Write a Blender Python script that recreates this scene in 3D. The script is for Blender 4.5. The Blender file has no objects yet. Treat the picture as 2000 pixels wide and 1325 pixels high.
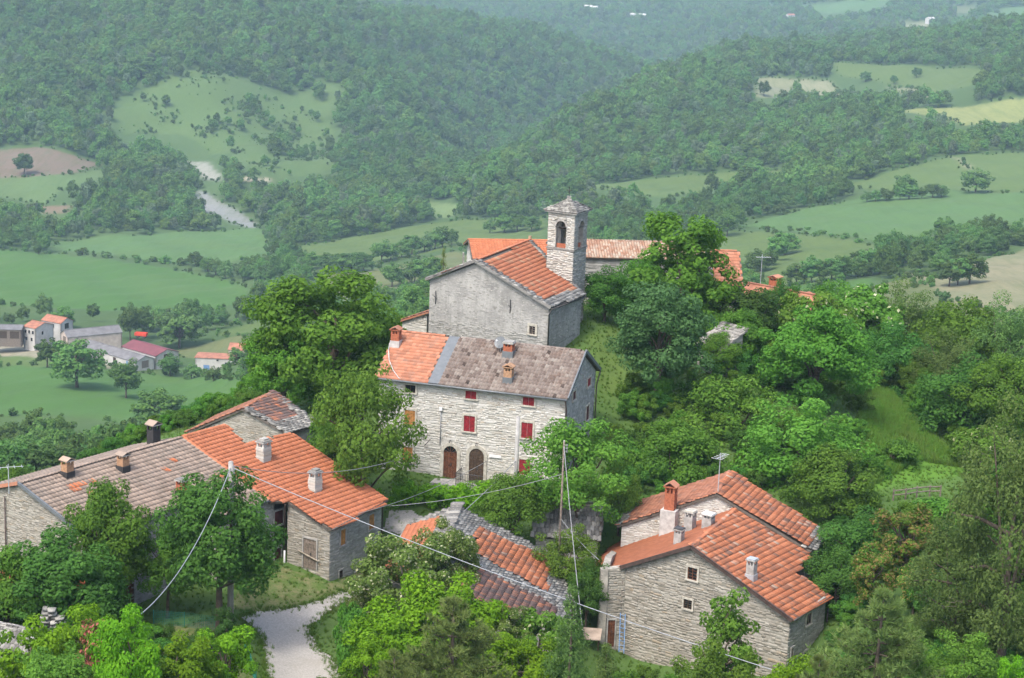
import bpy, bmesh, math, random
import numpy as np
from mathutils import Vector, Matrix

# ------------------------------------------------------------------ camera, sky, sun, exposure
S = bpy.context.scene
FPX, PITCH, ROLL = 3732.0, math.radians(13.5), math.radians(2.2)   # focal length in pixels of a 2000 px wide frame
cam_d = bpy.data.cameras.new('camera'); cam = bpy.data.objects.new('camera', cam_d)
S.collection.objects.link(cam); S.camera = cam
cam_d.sensor_width = 36.0; cam_d.lens = FPX / 2000 * 36.0
cam_d.clip_start = 1.0; cam_d.clip_end = 30000.0
cam.location = (0, 0, 0)
cam.rotation_mode = 'QUATERNION'
cam.rotation_quaternion = (Matrix.Rotation(math.radians(90) - PITCH, 4, 'X') @ Matrix.Rotation(ROLL, 4, 'Z')).to_quaternion()

SUN_EL, SUN_AZ = math.radians(57), math.radians(-147)    # azimuth clockwise from +Y: over the viewer's left shoulder
w = bpy.data.worlds.new('World'); S.world = w; w.use_nodes = True
nt = w.node_tree; nt.nodes.clear()
sky = nt.nodes.new('ShaderNodeTexSky'); sky.sky_type = 'NISHITA'; sky.sun_disc = False
sky.sun_elevation = SUN_EL; sky.sun_rotation = SUN_AZ
sky.air_density = 1.0; sky.dust_density = 4.0; sky.ozone_density = 1.0
bg = nt.nodes.new('ShaderNodeBackground'); bg.inputs[1].default_value = 0.15
wo = nt.nodes.new('ShaderNodeOutputWorld')
nt.links.new(sky.outputs[0], bg.inputs[0]); nt.links.new(bg.outputs[0], wo.inputs[0])
sd = bpy.data.lights.new('sun', 'SUN'); sun = bpy.data.objects.new('sun', sd); S.collection.objects.link(sun)
sd.energy = 1.05; sd.angle = math.radians(10.0); sd.color = (1.0, 0.97, 0.92)
sdir = Vector((math.sin(SUN_AZ) * math.cos(SUN_EL), math.cos(SUN_AZ) * math.cos(SUN_EL), math.sin(SUN_EL)))
sun.rotation_mode = 'QUATERNION'; sun.rotation_quaternion = sdir.to_track_quat('Z', 'Y')
sun.location = (-60, 60, 60)
S.view_settings.view_transform = 'Standard'; S.view_settings.look = 'None'
S.view_settings.exposure = 1.44; S.view_settings.gamma = 1.0; S.view_settings.use_curve_mapping = False
S.cycles.use_denoising = True
S.cycles.max_bounces = 8; S.cycles.diffuse_bounces = 6; S.cycles.volume_bounces = 0

# ------------------------------------------------------------------ surveying helpers: a sight line from the viewpoint to a known distance, height or plane
cp, sp, cr, sr = math.cos(PITCH), math.sin(PITCH), math.cos(ROLL), math.sin(ROLL)
def ray(x, y):
    a, b = x - 1000, 662.5 - y
    u, v = a * cr - b * sr, a * sr + b * cr
    return Vector((u / FPX, cp + v / FPX * sp, -sp + v / FPX * cp))
def atY(x, y, Y):
    d = ray(x, y); return d * (Y / d.y)
def atZ(x, y, Z):
    d = ray(x, y); return d * (Z / d.z)
def onplane(x, y, P, n):
    d = ray(x, y); return d * (P.dot(n) / d.dot(n))
def V(*a): return Vector(a)
def hdir(deg): return Vector((math.cos(math.radians(deg)), math.sin(math.radians(deg)), 0))
def px_per_m(P): return FPX / (P.y * cp - P.z * sp)
UP = Vector((0, 0, 1))

col = S.collection
def tag(o, label=None, cat=None, group=None, kind=None):
    if label: o['label'] = label
    if cat: o['category'] = cat
    if group: o['group'] = group
    if kind: o['kind'] = kind
    return o
def link(name, me, parent=None, mat=None):
    o = bpy.data.objects.new(name, me); col.objects.link(o)
    if mat is not None and me is not None and len(me.materials) == 0: me.materials.append(mat)
    if parent is not None:
        o.parent = parent; o.matrix_parent_inverse = parent_inv(parent)
    return o
_pinv = {}
def world_of(o):
    m = o.matrix_basis.copy()
    return (world_of(o.parent) @ o.matrix_parent_inverse @ m) if o.parent else m
def parent_inv(p):
    k = p.name
    if k not in _pinv: _pinv[k] = world_of(p).inverted()
    return _pinv[k]
def empty(name, loc, label, cat, group=None, rz=0):
    o = bpy.data.objects.new(name, None); col.objects.link(o)
    o.location = loc; o.rotation_euler = (0, 0, rz); o.empty_display_size = 0.3
    return tag(o, label, cat, group)

class MB:
    def __init__(s): s.v = []; s.f = []
    def add(s, vs, fs):
        b = len(s.v); s.v += [tuple(x) for x in vs]; s.f += [tuple(i + b for i in q) for q in fs]; return s
    def box(s, c, ex, ey, ez):      # centre and three half vectors
        c, ex, ey, ez = Vector(c), Vector(ex), Vector(ey), Vector(ez)
        vs = [c + ex * i + ey * j + ez * k for k in (-1, 1) for j in (-1, 1) for i in (-1, 1)]
        return s.add(vs, [(0, 2, 3, 1), (4, 5, 7, 6), (0, 1, 5, 4), (2, 6, 7, 3), (0, 4, 6, 2), (1, 3, 7, 5)])
    def abox(s, x0, x1, y0, y1, z0, z1):
        return s.box(((x0 + x1) / 2, (y0 + y1) / 2, (z0 + z1) / 2), ((x1 - x0) / 2, 0, 0), (0, (y1 - y0) / 2, 0), (0, 0, (z1 - z0) / 2))
    def prism(s, poly, d):          # polygon extruded along d
        n = len(poly); poly = [Vector(p) for p in poly]; d = Vector(d)
        vs = poly + [p + d for p in poly]
        return s.add(vs, [tuple(range(n - 1, -1, -1)), tuple(range(n, 2 * n))] + [(i, (i + 1) % n, n + (i + 1) % n, n + i) for i in range(n)])
    def tube(s, pts, rad, n=6, caps=True):
        pts = [Vector(p) for p in pts]; m = len(pts)
        if not hasattr(rad, '__len__'): rad = [rad] * m
        vs = []
        for i, p in enumerate(pts):
            t = (pts[min(i + 1, m - 1)] - pts[max(i - 1, 0)]).normalized()
            a = t.cross(UP if abs(t.z) < 0.9 else Vector((1, 0, 0))).normalized(); b = t.cross(a)
            vs += [p + (a * math.cos(6.28318 * k / n) + b * math.sin(6.28318 * k / n)) * rad[i] for k in range(n)]
        fs = [(i * n + k, i * n + (k + 1) % n, (i + 1) * n + (k + 1) % n, (i + 1) * n + k) for i in range(m - 1) for k in range(n)]
        if caps: fs += [tuple(range(n - 1, -1, -1)), tuple((m - 1) * n + k for k in range(n))]
        return s.add(vs, fs)
    def mesh(s, name='mesh', smooth=False):
        me = bpy.data.meshes.new(name); me.from_pydata(s.v, [], s.f); me.validate()
        if smooth: me.polygons.foreach_set('use_smooth', [True] * len(me.polygons))
        return me
    def build(s, name, mat, parent=None, smooth=False, fix=True):
        me = s.mesh(name, smooth)
        if fix:
            bm = bmesh.new(); bm.from_mesh(me); bmesh.ops.recalc_face_normals(bm, faces=bm.faces); bm.to_mesh(me); bm.free()
        return link(name, me, parent, mat)
def np_mesh(name, v, f, mat=None):      # fast quads/triangles from arrays
    me = bpy.data.meshes.new(name); v = np.asarray(v, np.float32); f = np.asarray(f, np.int32)
    k = f.shape[1]
    me.vertices.add(len(v)); me.vertices.foreach_set('co', v.ravel())
    me.loops.add(f.size); me.loops.foreach_set('vertex_index', f.ravel())
    me.polygons.add(len(f)); me.polygons.foreach_set('loop_start', np.arange(0, f.size, k, dtype=np.int32))
    me.polygons.foreach_set('loop_total', np.full(len(f), k, np.int32))
    me.update(calc_edges=True)
    if mat: me.materials.append(mat)
    return me

# ------------------------------------------------------------------ materials
class N:
    def __init__(s, name):
        s.m = bpy.data.materials.new(name); s.m.use_nodes = True; s.t = s.m.node_tree; s.t.nodes.clear()
        s.out = s.new('ShaderNodeOutputMaterial')
    def new(s, ty, **k):
        n = s.t.nodes.new(ty)
        for a, b in k.items(): setattr(n, a, b)
        return n
    def l(s, a, b): s.t.links.new(a, b)
    def val(s, sock, v):
        if hasattr(v, 'is_output'): s.l(v, sock)
        else: sock.default_value = v
    def math(s, op, a, b=0.0):
        n = s.new('ShaderNodeMath', operation=op); s.val(n.inputs[0], a); s.val(n.inputs[1], b); return n.outputs[0]
    def noise(s, scale, detail=4, rough=0.6, vec=None, w=None):
        n = s.new('ShaderNodeTexNoise'); n.inputs['Scale'].default_value = scale; n.inputs['Detail'].default_value = detail
        n.inputs['Roughness'].default_value = rough
        s.l(vec if vec is not None else s.pos(), n.inputs['Vector']); return n.outputs[0]
    def pos(s):
        if not hasattr(s, '_p'): s._p = s.new('ShaderNodeNewGeometry')
        return s._p.outputs['Position']
    def scaled(s, v, sc):
        n = s.new('ShaderNodeMapping'); n.inputs['Scale'].default_value = sc; s.l(v, n.inputs[0]); return n.outputs[0]
    def obj(s): return s.new('ShaderNodeTexCoord').outputs['Object']
    def rand(s):          # one value for each piece, whether it is an object or an island of a joined mesh
        a = s.new('ShaderNodeObjectInfo').outputs['Random']
        b = s.new('ShaderNodeNewGeometry').outputs['Random Per Island']
        return s.math('FRACT', s.math('ADD', a, b))
    def ramp(s, fac, stops):
        n = s.new('ShaderNodeValToRGB'); e = n.color_ramp.elements
        while len(e) < len(stops): e.new(0.5)
        for i, (p, c) in enumerate(stops): e[i].position = p; e[i].color = (*c, 1)
        s.l(fac, n.inputs[0]); return n.outputs[0]
    def mix(s, fac, a, b, mode='MIX'):
        n = s.new('ShaderNodeMix', data_type='RGBA', blend_type=mode); s.val(n.inputs[0], fac)
        for i, c in ((6, a), (7, b)):
            if hasattr(c, 'is_output'): s.l(c, n.inputs[i])
            else: n.inputs[i].default_value = (*c, 1)
        return n.outputs[2]
    def smooth(s, v, lo, hi):
        n = s.new('ShaderNodeMapRange', interpolation_type='SMOOTHSTEP'); s.l(v, n.inputs[0]); n.inputs[1].default_value = lo; n.inputs[2].default_value = hi; return n.outputs[0]
    def bsdf(s, colr, rough=0.85, bump=None, bd=0.02, spec=0.3, metal=0.0):
        b = s.new('ShaderNodeBsdfPrincipled')
        if hasattr(colr, 'is_output'): s.l(colr, b.inputs['Base Color'])
        else: b.inputs['Base Color'].default_value = (*colr, 1)
        s.val(b.inputs['Roughness'], rough); b.inputs['Specular IOR Level'].default_value = spec; b.inputs['Metallic'].default_value = metal
        if bump is not None:
            bn = s.new('ShaderNodeBump'); bn.inputs['Distance'].default_value = bd; bn.inputs['Strength'].default_value = 0.8; s.l(bump, bn.inputs['Height']); s.l(bn.outputs[0], b.inputs['Normal'])
        s.l(b.outputs[0], s.out.inputs['Surface']); return b
M = {}
def plain(name, c, rough=0.7, var=0.25, scale=3.0, spec=0.3, metal=0.0):
    n = N(name); a = n.noise(scale, 5); c2 = tuple(x * (1 - var) for x in c); c3 = tuple(min(1, x * (1 + var)) for x in c)
    n.bsdf(n.mix(n.math('ADD', n.smooth(a, 0.3, 0.7), 0), c2, c3), rough, a, 0.01, spec, metal); M[name] = n.m; return n.m
def stone_mat(name, stops, lichen=0.25, lich_c=(0.5, 0.5, 0.47), dark=0.3):
    n = N(name); r = n.rand(); c = n.ramp(r, stops)
    fine = n.noise(9.0, 6, 0.7); c = n.mix(n.math('MULTIPLY', n.smooth(fine, 0.45, 0.75), lichen), c, lich_c)
    big = n.noise(0.55, 5, 0.65); c = n.mix(n.math('MULTIPLY', n.smooth(big, 0.52, 0.72), dark), c, (0.11, 0.10, 0.085))
    n.bsdf(c, 0.92, n.noise(14, 5, 0.7), 0.03, 0.2); M[name] = n.m
def tile_mat(name, stops, blot=None, blot_c=(0.1, 0.09, 0.08), blot_a=0.6, lo=0.5, hi=0.62, sc=0.9):
    n = N(name); c = n.ramp(n.rand(), stops)
    f = n.noise(7, 5, 0.7); c = n.mix(n.math('MULTIPLY', n.smooth(f, 0.42, 0.78), 0.18), c, (0.22, 0.19, 0.15))
    if blot:
        b = n.noise(sc, 6, 0.72); c = n.mix(n.math('MULTIPLY', n.smooth(b, lo, hi), blot_a), c, blot_c)
    n.bsdf(c, 0.85, n.noise(18, 3), 0.01, 0.25); M[name] = n.m
def leaf_mat(name, a, b, c, trans=0.48, sc=0.5):
    n = N(name); r = n.rand(); base = n.mix(r, a, b)
    ns = n.noise(sc, 3, 0.6); base = n.mix(n.math('MULTIPLY', n.smooth(ns, 0.45, 0.7), 0.75), base, c)
    oi = n.new('ShaderNodeObjectInfo').outputs['Random']
    hs = n.new('ShaderNodeHueSaturation'); n.l(base, hs.inputs['Color'])
    n.l(n.math('ADD', n.math('MULTIPLY', oi, 0.035), 0.4825), hs.inputs['Hue']); n.l(n.math('ADD', n.math('MULTIPLY', oi, 0.7 if name in ('leaf_wood', 'leaf_scrub') else 0.4), 0.62 if name in ('leaf_wood', 'leaf_scrub') else 0.8), hs.inputs['Value'])
    b1 = n.new('ShaderNodeBsdfPrincipled'); n.l(hs.outputs[0], b1.inputs['Base Color']); b1.inputs['Roughness'].default_value = 0.7; b1.inputs['Specular IOR Level'].default_value = 0.12
    tr = n.new('ShaderNodeBsdfTranslucent'); n.l(hs.outputs[0], tr.inputs['Color'])
    mx = n.new('ShaderNodeMixShader'); mx.inputs[0].default_value = trans
    n.l(b1.outputs[0], mx.inputs[1]); n.l(tr.outputs[0], mx.inputs[2]); n.l(mx.outputs[0], n.out.inputs['Surface']); M[name] = n.m

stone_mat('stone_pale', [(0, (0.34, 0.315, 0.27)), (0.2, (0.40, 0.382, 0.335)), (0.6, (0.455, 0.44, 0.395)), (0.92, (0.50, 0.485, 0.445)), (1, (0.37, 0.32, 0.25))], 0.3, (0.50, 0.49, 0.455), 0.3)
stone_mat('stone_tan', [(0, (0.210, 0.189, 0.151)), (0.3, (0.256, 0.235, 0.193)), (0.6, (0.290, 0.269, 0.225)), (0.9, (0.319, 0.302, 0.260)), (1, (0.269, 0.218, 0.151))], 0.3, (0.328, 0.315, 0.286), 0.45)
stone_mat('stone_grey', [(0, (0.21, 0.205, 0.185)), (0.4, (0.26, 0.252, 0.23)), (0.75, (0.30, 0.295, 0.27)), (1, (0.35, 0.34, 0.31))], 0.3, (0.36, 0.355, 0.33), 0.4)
stone_mat('slab', [(0, (0.104, 0.100, 0.092)), (0.4, (0.176, 0.168, 0.156)), (0.8, (0.264, 0.256, 0.232)), (1, (0.352, 0.336, 0.304))], 0.55, (0.368, 0.360, 0.320), 0.2)
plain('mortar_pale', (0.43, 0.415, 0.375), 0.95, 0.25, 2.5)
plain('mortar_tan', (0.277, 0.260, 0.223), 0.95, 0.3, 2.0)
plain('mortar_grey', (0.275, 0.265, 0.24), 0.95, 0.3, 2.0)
def plaster():
    n = N('plaster'); p = n.pos()
    a = n.noise(0.5, 7, 0.68); c = n.mix(n.smooth(a, 0.35, 0.66), (0.230, 0.225, 0.212), (0.365, 0.357, 0.332))
    st = n.noise(1.0, 5, 0.7, n.scaled(p, (1.530, 1.530, 0.187))); c = n.mix(n.math('MULTIPLY', n.smooth(st, 0.48, 0.7), 0.55), c, (0.170, 0.166, 0.153))
    f = n.noise(5.0, 6, 0.75); c = n.mix(n.math('MULTIPLY', n.smooth(f, 0.5, 0.7), 0.5), c, (0.145, 0.140, 0.128))
    g = n.noise(3.0, 4, 0.6, n.scaled(p, (1, 1, 2.5))); c = n.mix(n.math('MULTIPLY', n.smooth(g, 0.56, 0.7), 0.5), c, (0.442, 0.425, 0.391))
    n.bsdf(c, 0.95, n.noise(6, 7, 0.7), 0.06, 0.15); M['plaster'] = n.m
plaster()
tile_mat('tile_orange', [(0, (0.333, 0.113, 0.055)), (0.5, (0.384, 0.132, 0.061)), (1, (0.421, 0.150, 0.075))], True, (0.267, 0.110, 0.061), 0.5, 0.5, 0.7, 0.6)
tile_mat('tile_church', [(0, (0.310, 0.113, 0.061)), (0.6, (0.384, 0.139, 0.072)), (0.9, (0.429, 0.176, 0.094)), (1, (0.370, 0.249, 0.158))], True, (0.281, 0.190, 0.122), 0.75, 0.58, 0.7, 0.55)
tile_mat('tile_grey', [(0, (0.209, 0.161, 0.124)), (0.5, (0.273, 0.210, 0.165)), (1, (0.325, 0.248, 0.192))], True, (0.178, 0.156, 0.130), 0.5, 0.45, 0.7, 0.6)
tile_mat('tile_pink', [(0, (0.036, 0.026, 0.022)), (0.06, (0.114, 0.085, 0.071)), (0.5, (0.161, 0.129, 0.111)), (0.9, (0.199, 0.167, 0.143)), (1, (0.235, 0.207, 0.179))], True, (0.170, 0.114, 0.086), 0.45, 0.5, 0.66, 0.8)
tile_mat('tile_rust', [(0, (0.244, 0.102, 0.061)), (0.5, (0.341, 0.136, 0.075)), (1, (0.399, 0.176, 0.108))], True, (0.244, 0.161, 0.122), 0.55, 0.48, 0.68, 1.4)
tile_mat('tile_old', [(0, (0.163, 0.090, 0.063)), (0.18, (0.292, 0.111, 0.058)), (0.6, (0.396, 0.137, 0.063)), (0.95, (0.447, 0.170, 0.084)), (1, (0.361, 0.281, 0.217))], True, (0.138, 0.106, 0.092), 0.8, 0.52, 0.68, 0.9)
tile_mat('tile_dark', [(0, (0.103, 0.073, 0.069)), (0.6, (0.172, 0.099, 0.082)), (0.85, (0.258, 0.120, 0.077)), (1, (0.447, 0.172, 0.086))], True, (0.112, 0.090, 0.082), 0.6, 0.45, 0.62, 0.8)
tile_mat('tile_coppi', [(0, (0.229, 0.118, 0.074)), (0.35, (0.299, 0.168, 0.111)), (0.7, (0.334, 0.235, 0.168)), (1, (0.387, 0.328, 0.262))], True, (0.299, 0.260, 0.213), 0.6, 0.45, 0.65, 1.2)
tile_mat('tile_spare', [(0, (0.407, 0.124, 0.050)), (1, (0.458, 0.161, 0.072))])
plain('deck', (0.10, 0.085, 0.07), 0.95)
plain('wood_dark', (0.055, 0.035, 0.022), 0.8, 0.4, 6)
plain('wood_door', (0.10, 0.038, 0.018), 0.6, 0.4, 6)
plain('wood_grey', (0.16, 0.13, 0.105), 0.9, 0.35, 6)
plain('wood_orange', (0.33, 0.155, 0.045), 0.75, 0.35, 5)
plain('paint_red', (0.20, 0.014, 0.02), 0.65, 0.3, 5)
plain('paint_maroon', (0.075, 0.02, 0.02), 0.7, 0.25, 4)
plain('metal_grey', (0.119, 0.130, 0.136), 0.5, 0.12, 3, 0.5)
plain('metal_dark', (0.05, 0.045, 0.042), 0.55, 0.3, 4, 0.5)
plain('metal_brown', (0.06, 0.04, 0.033), 0.6, 0.3, 3, 0.4)
plain('iron', (0.03, 0.03, 0.032), 0.6, 0.2, 5, 0.5)
plain('zinc', (0.42, 0.44, 0.46), 0.4, 0.15, 3, 0.5, 0.3)
plain('brick_red', (0.292, 0.094, 0.048), 0.85, 0.25, 7)
plain('brick_tan', (0.315, 0.184, 0.105), 0.85, 0.25, 7)
plain('cement', (0.295, 0.283, 0.262), 0.9, 0.25, 3)
plain('cement_light', (0.394, 0.377, 0.353), 0.9, 0.2, 3)
plain('bitumen', (0.035, 0.033, 0.033), 0.9, 0.2, 3)
plain('surround', (0.385, 0.361, 0.303), 0.9, 0.25, 4)
plain('white_wall', (0.410, 0.398, 0.373), 0.9, 0.12, 0.6)
plain('pink_wall', (0.410, 0.344, 0.295), 0.9, 0.15, 0.6)
plain('farm_grey', (0.139, 0.135, 0.135), 0.85, 0.2, 0.5)
plain('farm_red', (0.15, 0.045, 0.05), 0.6, 0.15, 0.4)
plain('farm_tile', (0.295, 0.127, 0.078), 0.85, 0.25, 0.8)
plain('blue_sheet', (0.13, 0.24, 0.42), 0.5, 0.1, 0.5)
plain('white_plastic', (0.615, 0.615, 0.607), 0.4, 0.05, 2, 0.5)
plain('cable_white', (0.258, 0.271, 0.289), 0.5, 0.05, 1, 0.4)
plain('cable_grey', (0.203, 0.209, 0.215), 0.6, 0.05, 1, 0.4)
plain('bark', (0.09, 0.07, 0.052), 0.95, 0.35, 4)
plain('bark_pale', (0.20, 0.175, 0.145), 0.95, 0.35, 4)
plain('dead_wood', (0.28, 0.24, 0.19), 0.95, 0.25, 4)
plain('mesh_green', (0.02, 0.16, 0.12), 0.6, 0.1, 2)
plain('tarp', (0.2, 0.21, 0.23), 0.35, 0.4, 2, 0.5)
plain('bell_bronze', (0.11, 0.085, 0.04), 0.45, 0.2, 4, 0.5, 0.7)
plain('rust_sheet', (0.30, 0.24, 0.19), 0.7, 0.3, 1.2)
plain('concrete_pole', (0.303, 0.295, 0.279), 0.9, 0.15, 2)
g = N('glass'); g.bsdf((0.012, 0.014, 0.017), 0.12, None, 0, 0.5); M['glass'] = g.m
leaf_mat('leaf_maple', (0.080, 0.220, 0.024), (0.140, 0.315, 0.038), (0.058, 0.172, 0.022))
leaf_mat('leaf_green', (0.082, 0.190, 0.022), (0.132, 0.260, 0.034), (0.066, 0.155, 0.022))
leaf_mat('leaf_dark', (0.056, 0.152, 0.024), (0.095, 0.215, 0.036), (0.046, 0.120, 0.022))
leaf_mat('leaf_blue', (0.062, 0.150, 0.046), (0.108, 0.215, 0.074), (0.052, 0.125, 0.036))
leaf_mat('leaf_lime', (0.120, 0.265, 0.010), (0.190, 0.360, 0.018), (0.085, 0.205, 0.010), 0.45)
leaf_mat('leaf_light', (0.100, 0.215, 0.024), (0.155, 0.285, 0.040), (0.080, 0.175, 0.022))
leaf_mat('leaf_olive', (0.090, 0.170, 0.038), (0.150, 0.240, 0.064), (0.070, 0.138, 0.034), 0.45)
leaf_mat('leaf_acacia', (0.116, 0.193, 0.033), (0.182, 0.259, 0.066), (0.083, 0.149, 0.029))
leaf_mat('leaf_brown', (0.23, 0.20, 0.055), (0.35, 0.27, 0.095), (0.12, 0.19, 0.035))
leaf_mat('needle', (0.120, 0.175, 0.042), (0.185, 0.240, 0.070), (0.090, 0.145, 0.038), 0.35)
leaf_mat('leaf_ivy', (0.045, 0.125, 0.026), (0.080, 0.175, 0.036), (0.06, 0.12, 0.03))
leaf_mat('leaf_wood', (0.075, 0.165, 0.036), (0.135, 0.238, 0.052), (0.068, 0.138, 0.040), 0.4, 0.012)
leaf_mat('leaf_scrub', (0.080, 0.165, 0.038), (0.130, 0.220, 0.055), (0.095, 0.155, 0.06), 0.35, 0.05)
leaf_mat('blossom', (0.40, 0.42, 0.22), (0.52, 0.52, 0.34), (0.34, 0.38, 0.18), 0.4)
leaf_mat('coral', (0.440, 0.160, 0.104), (0.496, 0.216, 0.152), (0.360, 0.128, 0.080), 0.3)
leaf_mat('grass_blade', (0.100, 0.190, 0.028), (0.145, 0.240, 0.042), (0.14, 0.20, 0.042), 0.5, 0.25)
leaf_mat('leaf_wood_light', (0.110, 0.205, 0.042), (0.170, 0.275, 0.060), (0.09, 0.18, 0.042), 0.4, 0.02)
leaf_mat('leaf_wood_grey', (0.105, 0.165, 0.080), (0.155, 0.215, 0.105), (0.08, 0.14, 0.06), 0.4, 0.02)
leaf_mat('grass_long', (0.110, 0.230, 0.028), (0.160, 0.290, 0.045), (0.14, 0.22, 0.04), 0.5, 0.3)
# ------------------------------------------------------------------ terrain: a survey of ground points and a thin-plate surface through them
CP = [  # sight (x, y) and distance Y
 # village
 (640,1140,118),(580,1325,105),(700,1130,121),(905,948,132),(770,1015,127),(1070,960,129),(1540,1330,106.5),(1230,1325,111),(1165,1030,125),(1160,1215,115.5),(1207,1280,113.6),
 (100,1230,109),(300,1215,110),(430,1200,111),(0,1330,102),(1000,1325,100),(2000,1330,96),(1800,1200,108),(1750,1050,120),
 (1800,955,134),(1650,960,131),(1750,800,158),(1450,960,130),(1250,960,130),(1250,870,137),(1190,745,148),(1170,672,151),(1240,655,156),(1330,690,154),(1420,720,152),
 (960,700,150),(840,660,158),(700,790,146),(1000,600,168),(1300,620,168),(1480,660,165),
 (1880,930,138),(1960,950,137),
 # slope below the village, meadow and farm
 (100,1000,240),(480,870,240),(250,950,330),(60,900,420),(350,830,470),(620,760,400),(120,745,560),(420,770,540),(0,700,640),(220,700,645),(420,722,625),(100,662,690),
 (560,640,690),(500,690,620),(800,630,600),(1000,640,450),
 # fields across the valley
 (50,600,800),(350,610,790),(100,510,960),(450,575,850),(300,480,1040),(500,500,1000),(520,450,1120),(120,465,1080),
 (620,500,980),(640,545,850),(770,500,960),(760,560,790),(880,440,1100),(1040,440,1060),(900,490,960),(1050,500,900),
 (1200,480,880),(1300,430,980),(1420,470,860),(1450,540,700),(1600,580,590),(1720,540,640),(1560,455,860),(1700,400,960),(1900,400,940),(1980,460,800),(1760,480,780),
 (1900,550,580),(1990,590,520),(1800,600,520),(1330,360,1130),(1500,345,1160),(1180,370,1130),(1700,350,1080),(1900,330,1090),(1990,300,1130),
 # stream and the wooded hill on the far side
 (700,400,1240),(880,410,1180),(1000,395,1180),(560,420,1200),(400,440,1150),(470,430,1160),(430,335,1300),(300,420,1180),(100,400,1170),(100,325,1270),(0,300,1290),
 (400,290,1380),(600,330,1360),(250,220,1440),(420,200,1480),(600,230,1490),(780,330,1390),(850,340,1440),
 (100,130,1560),(400,110,1610),(600,110,1660),(800,150,1760),(870,250,1640),(930,322,1700),(985,272,1850),(1060,234,1980),(1150,196,2080),(1000,170,2020),
 (0,20,1750),(250,10,1800),(500,25,1860),(760,40,2050),(1000,70,2220),(1200,118,2250),(1300,142,2280),
 (700,30,2500),(1000,95,2650),(1200,140,2650),(1330,172,2550),
 # spur on the right
 (930,346,1260),(985,302,1330),(1060,264,1410),(1150,224,1500),(1240,187,1590),(1330,154,1690),(930,368,1400),(985,328,1480),(1060,288,1570),(1150,248,1660),(1240,208,1750),(1330,172,1880),(1100,320,1270),(1300,280,1330),(1500,280,1290),(1700,270,1270),(1900,250,1250),(1450,170,1600),(1650,140,1640),(1850,150,1560),(1990,140,1520),
 (1420,120,1880),(1600,98,1900),(1850,80,1850),(1990,75,1800),(1600,105,2300),(1850,95,2250),(1420,140,2250),
 # far valley
 (1350,60,3000),(1100,30,3200),(1600,60,2750),(1900,50,2700),(1000,0,3700),(1400,0,3700),(1700,10,3300),(1980,15,3200),(600,-20,2700),(200,-40,2400),(0,-40,2300),
 (1000,-120,5000),(1900,-120,5000),(200,-140,4200),(1000,-180,8000),(1900,-180,8000),(100,-190,8000)]
XYZ = [(50,230,-64),(75,185,-57),(20,235,-72),(0,225,-78),(-45,215,-80),(-70,160,-58),(-60,130,-48),(-95,300,-108),(0,350,-112),(85,350,-100),(-28,150,-45),(60,150,-47),(-50,112,-46),(-20,60,-40),(20,60,-40),(60,60,-42),(-60,60,-42),(0,30,-30),(-15,88,-41.8),(15,88,-42.2),(38,90,-43),(-32,88,-40.8),(0,80,-40),(60,110,-47),(110,220,-66),(-160,240,-95)]
pa, pb, pq = [], [], []
for x, y, Y in CP:
    d = ray(x, y); pa.append(3 * d.x / d.y); pb.append(math.log(Y)); pq.append(d.z / d.y)
for X, Y, Z in XYZ: pa.append(3 * X / Y); pb.append(math.log(Y)); pq.append(Z / Y)
pa, pb, pq = map(np.array, (pa, pb, pq))
def tpsk(r2): return 0.5 * r2 * np.log(r2 + 1e-9)
K = tpsk((pa[:, None] - pa) ** 2 + (pb[:, None] - pb) ** 2) + 1e-3 * np.eye(len(pa))
P1 = np.stack([np.ones_like(pa), pa, pb], 1)
sol = np.linalg.solve(np.block([[K, P1], [P1.T, np.zeros((3, 3))]]), np.concatenate([pq, np.zeros(3)]))
def ground_np(X, Y):
    X = np.asarray(X, float); Y = np.maximum(np.asarray(Y, float), 20.0); sh = X.shape
    a = np.clip(3 * X.ravel() / Y.ravel(), -3.0, 3.0); b = np.log(Y.ravel()); q = np.empty_like(a)
    for i in range(0, len(a), 40000):
        A, B = a[i:i + 40000], b[i:i + 40000]
        q[i:i + 40000] = tpsk((A[:, None] - pa) ** 2 + (B[:, None] - pb) ** 2) @ sol[:-3] + sol[-3] + sol[-2] * A + sol[-1] * B
    z = q * Y.ravel(); x, y = X.ravel(), Y.ravel()
    k = np.clip((y - 1050) / 300, 0, 1)           # gullies and shoulders on the far hills
    z = z + k * (9 * np.sin(x / 47 + 1.3 * np.sin(y / 90)) * np.sin(y / 120 + x / 200) + 3 * np.sin(x / 23 + y / 61) + 1.5 * np.sin(x / 11 - y / 17))
    k2 = np.clip((y - 85) / 20, 0, 1) * (1 - k)
    z = z + k2 * np.clip(y / 700, 0.1, 1) * (0.5 * np.sin(x / 7.3 + y / 13) + 0.35 * np.sin(x / 3.9 - y / 5.7))
    return z.reshape(sh)
def ground(x, y): return float(ground_np(np.array([x]), np.array([y]))[0])
def hit(x, y, y0=300.0, y1=7000.0):              # where a sight line first meets the ground beyond y0
    d = ray(x, y); Y = np.geomspace(y0, y1, 700); X = Y * d.x / d.y; Z = Y * d.z / d.y
    below = np.nonzero(Z <= ground_np(X, Y))[0]
    i = below[0] if len(below) else len(Y) - 1
    if i == 0: return float(X[0]), float(Y[0])
    ys = np.linspace(Y[i - 1], Y[i], 30); b2 = np.nonzero(ys * d.z / d.y <= ground_np(ys * d.x / d.y, ys))[0]
    yy = ys[b2[0]] if len(b2) else Y[i]
    return float(yy * d.x / d.y), float(yy)
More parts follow.
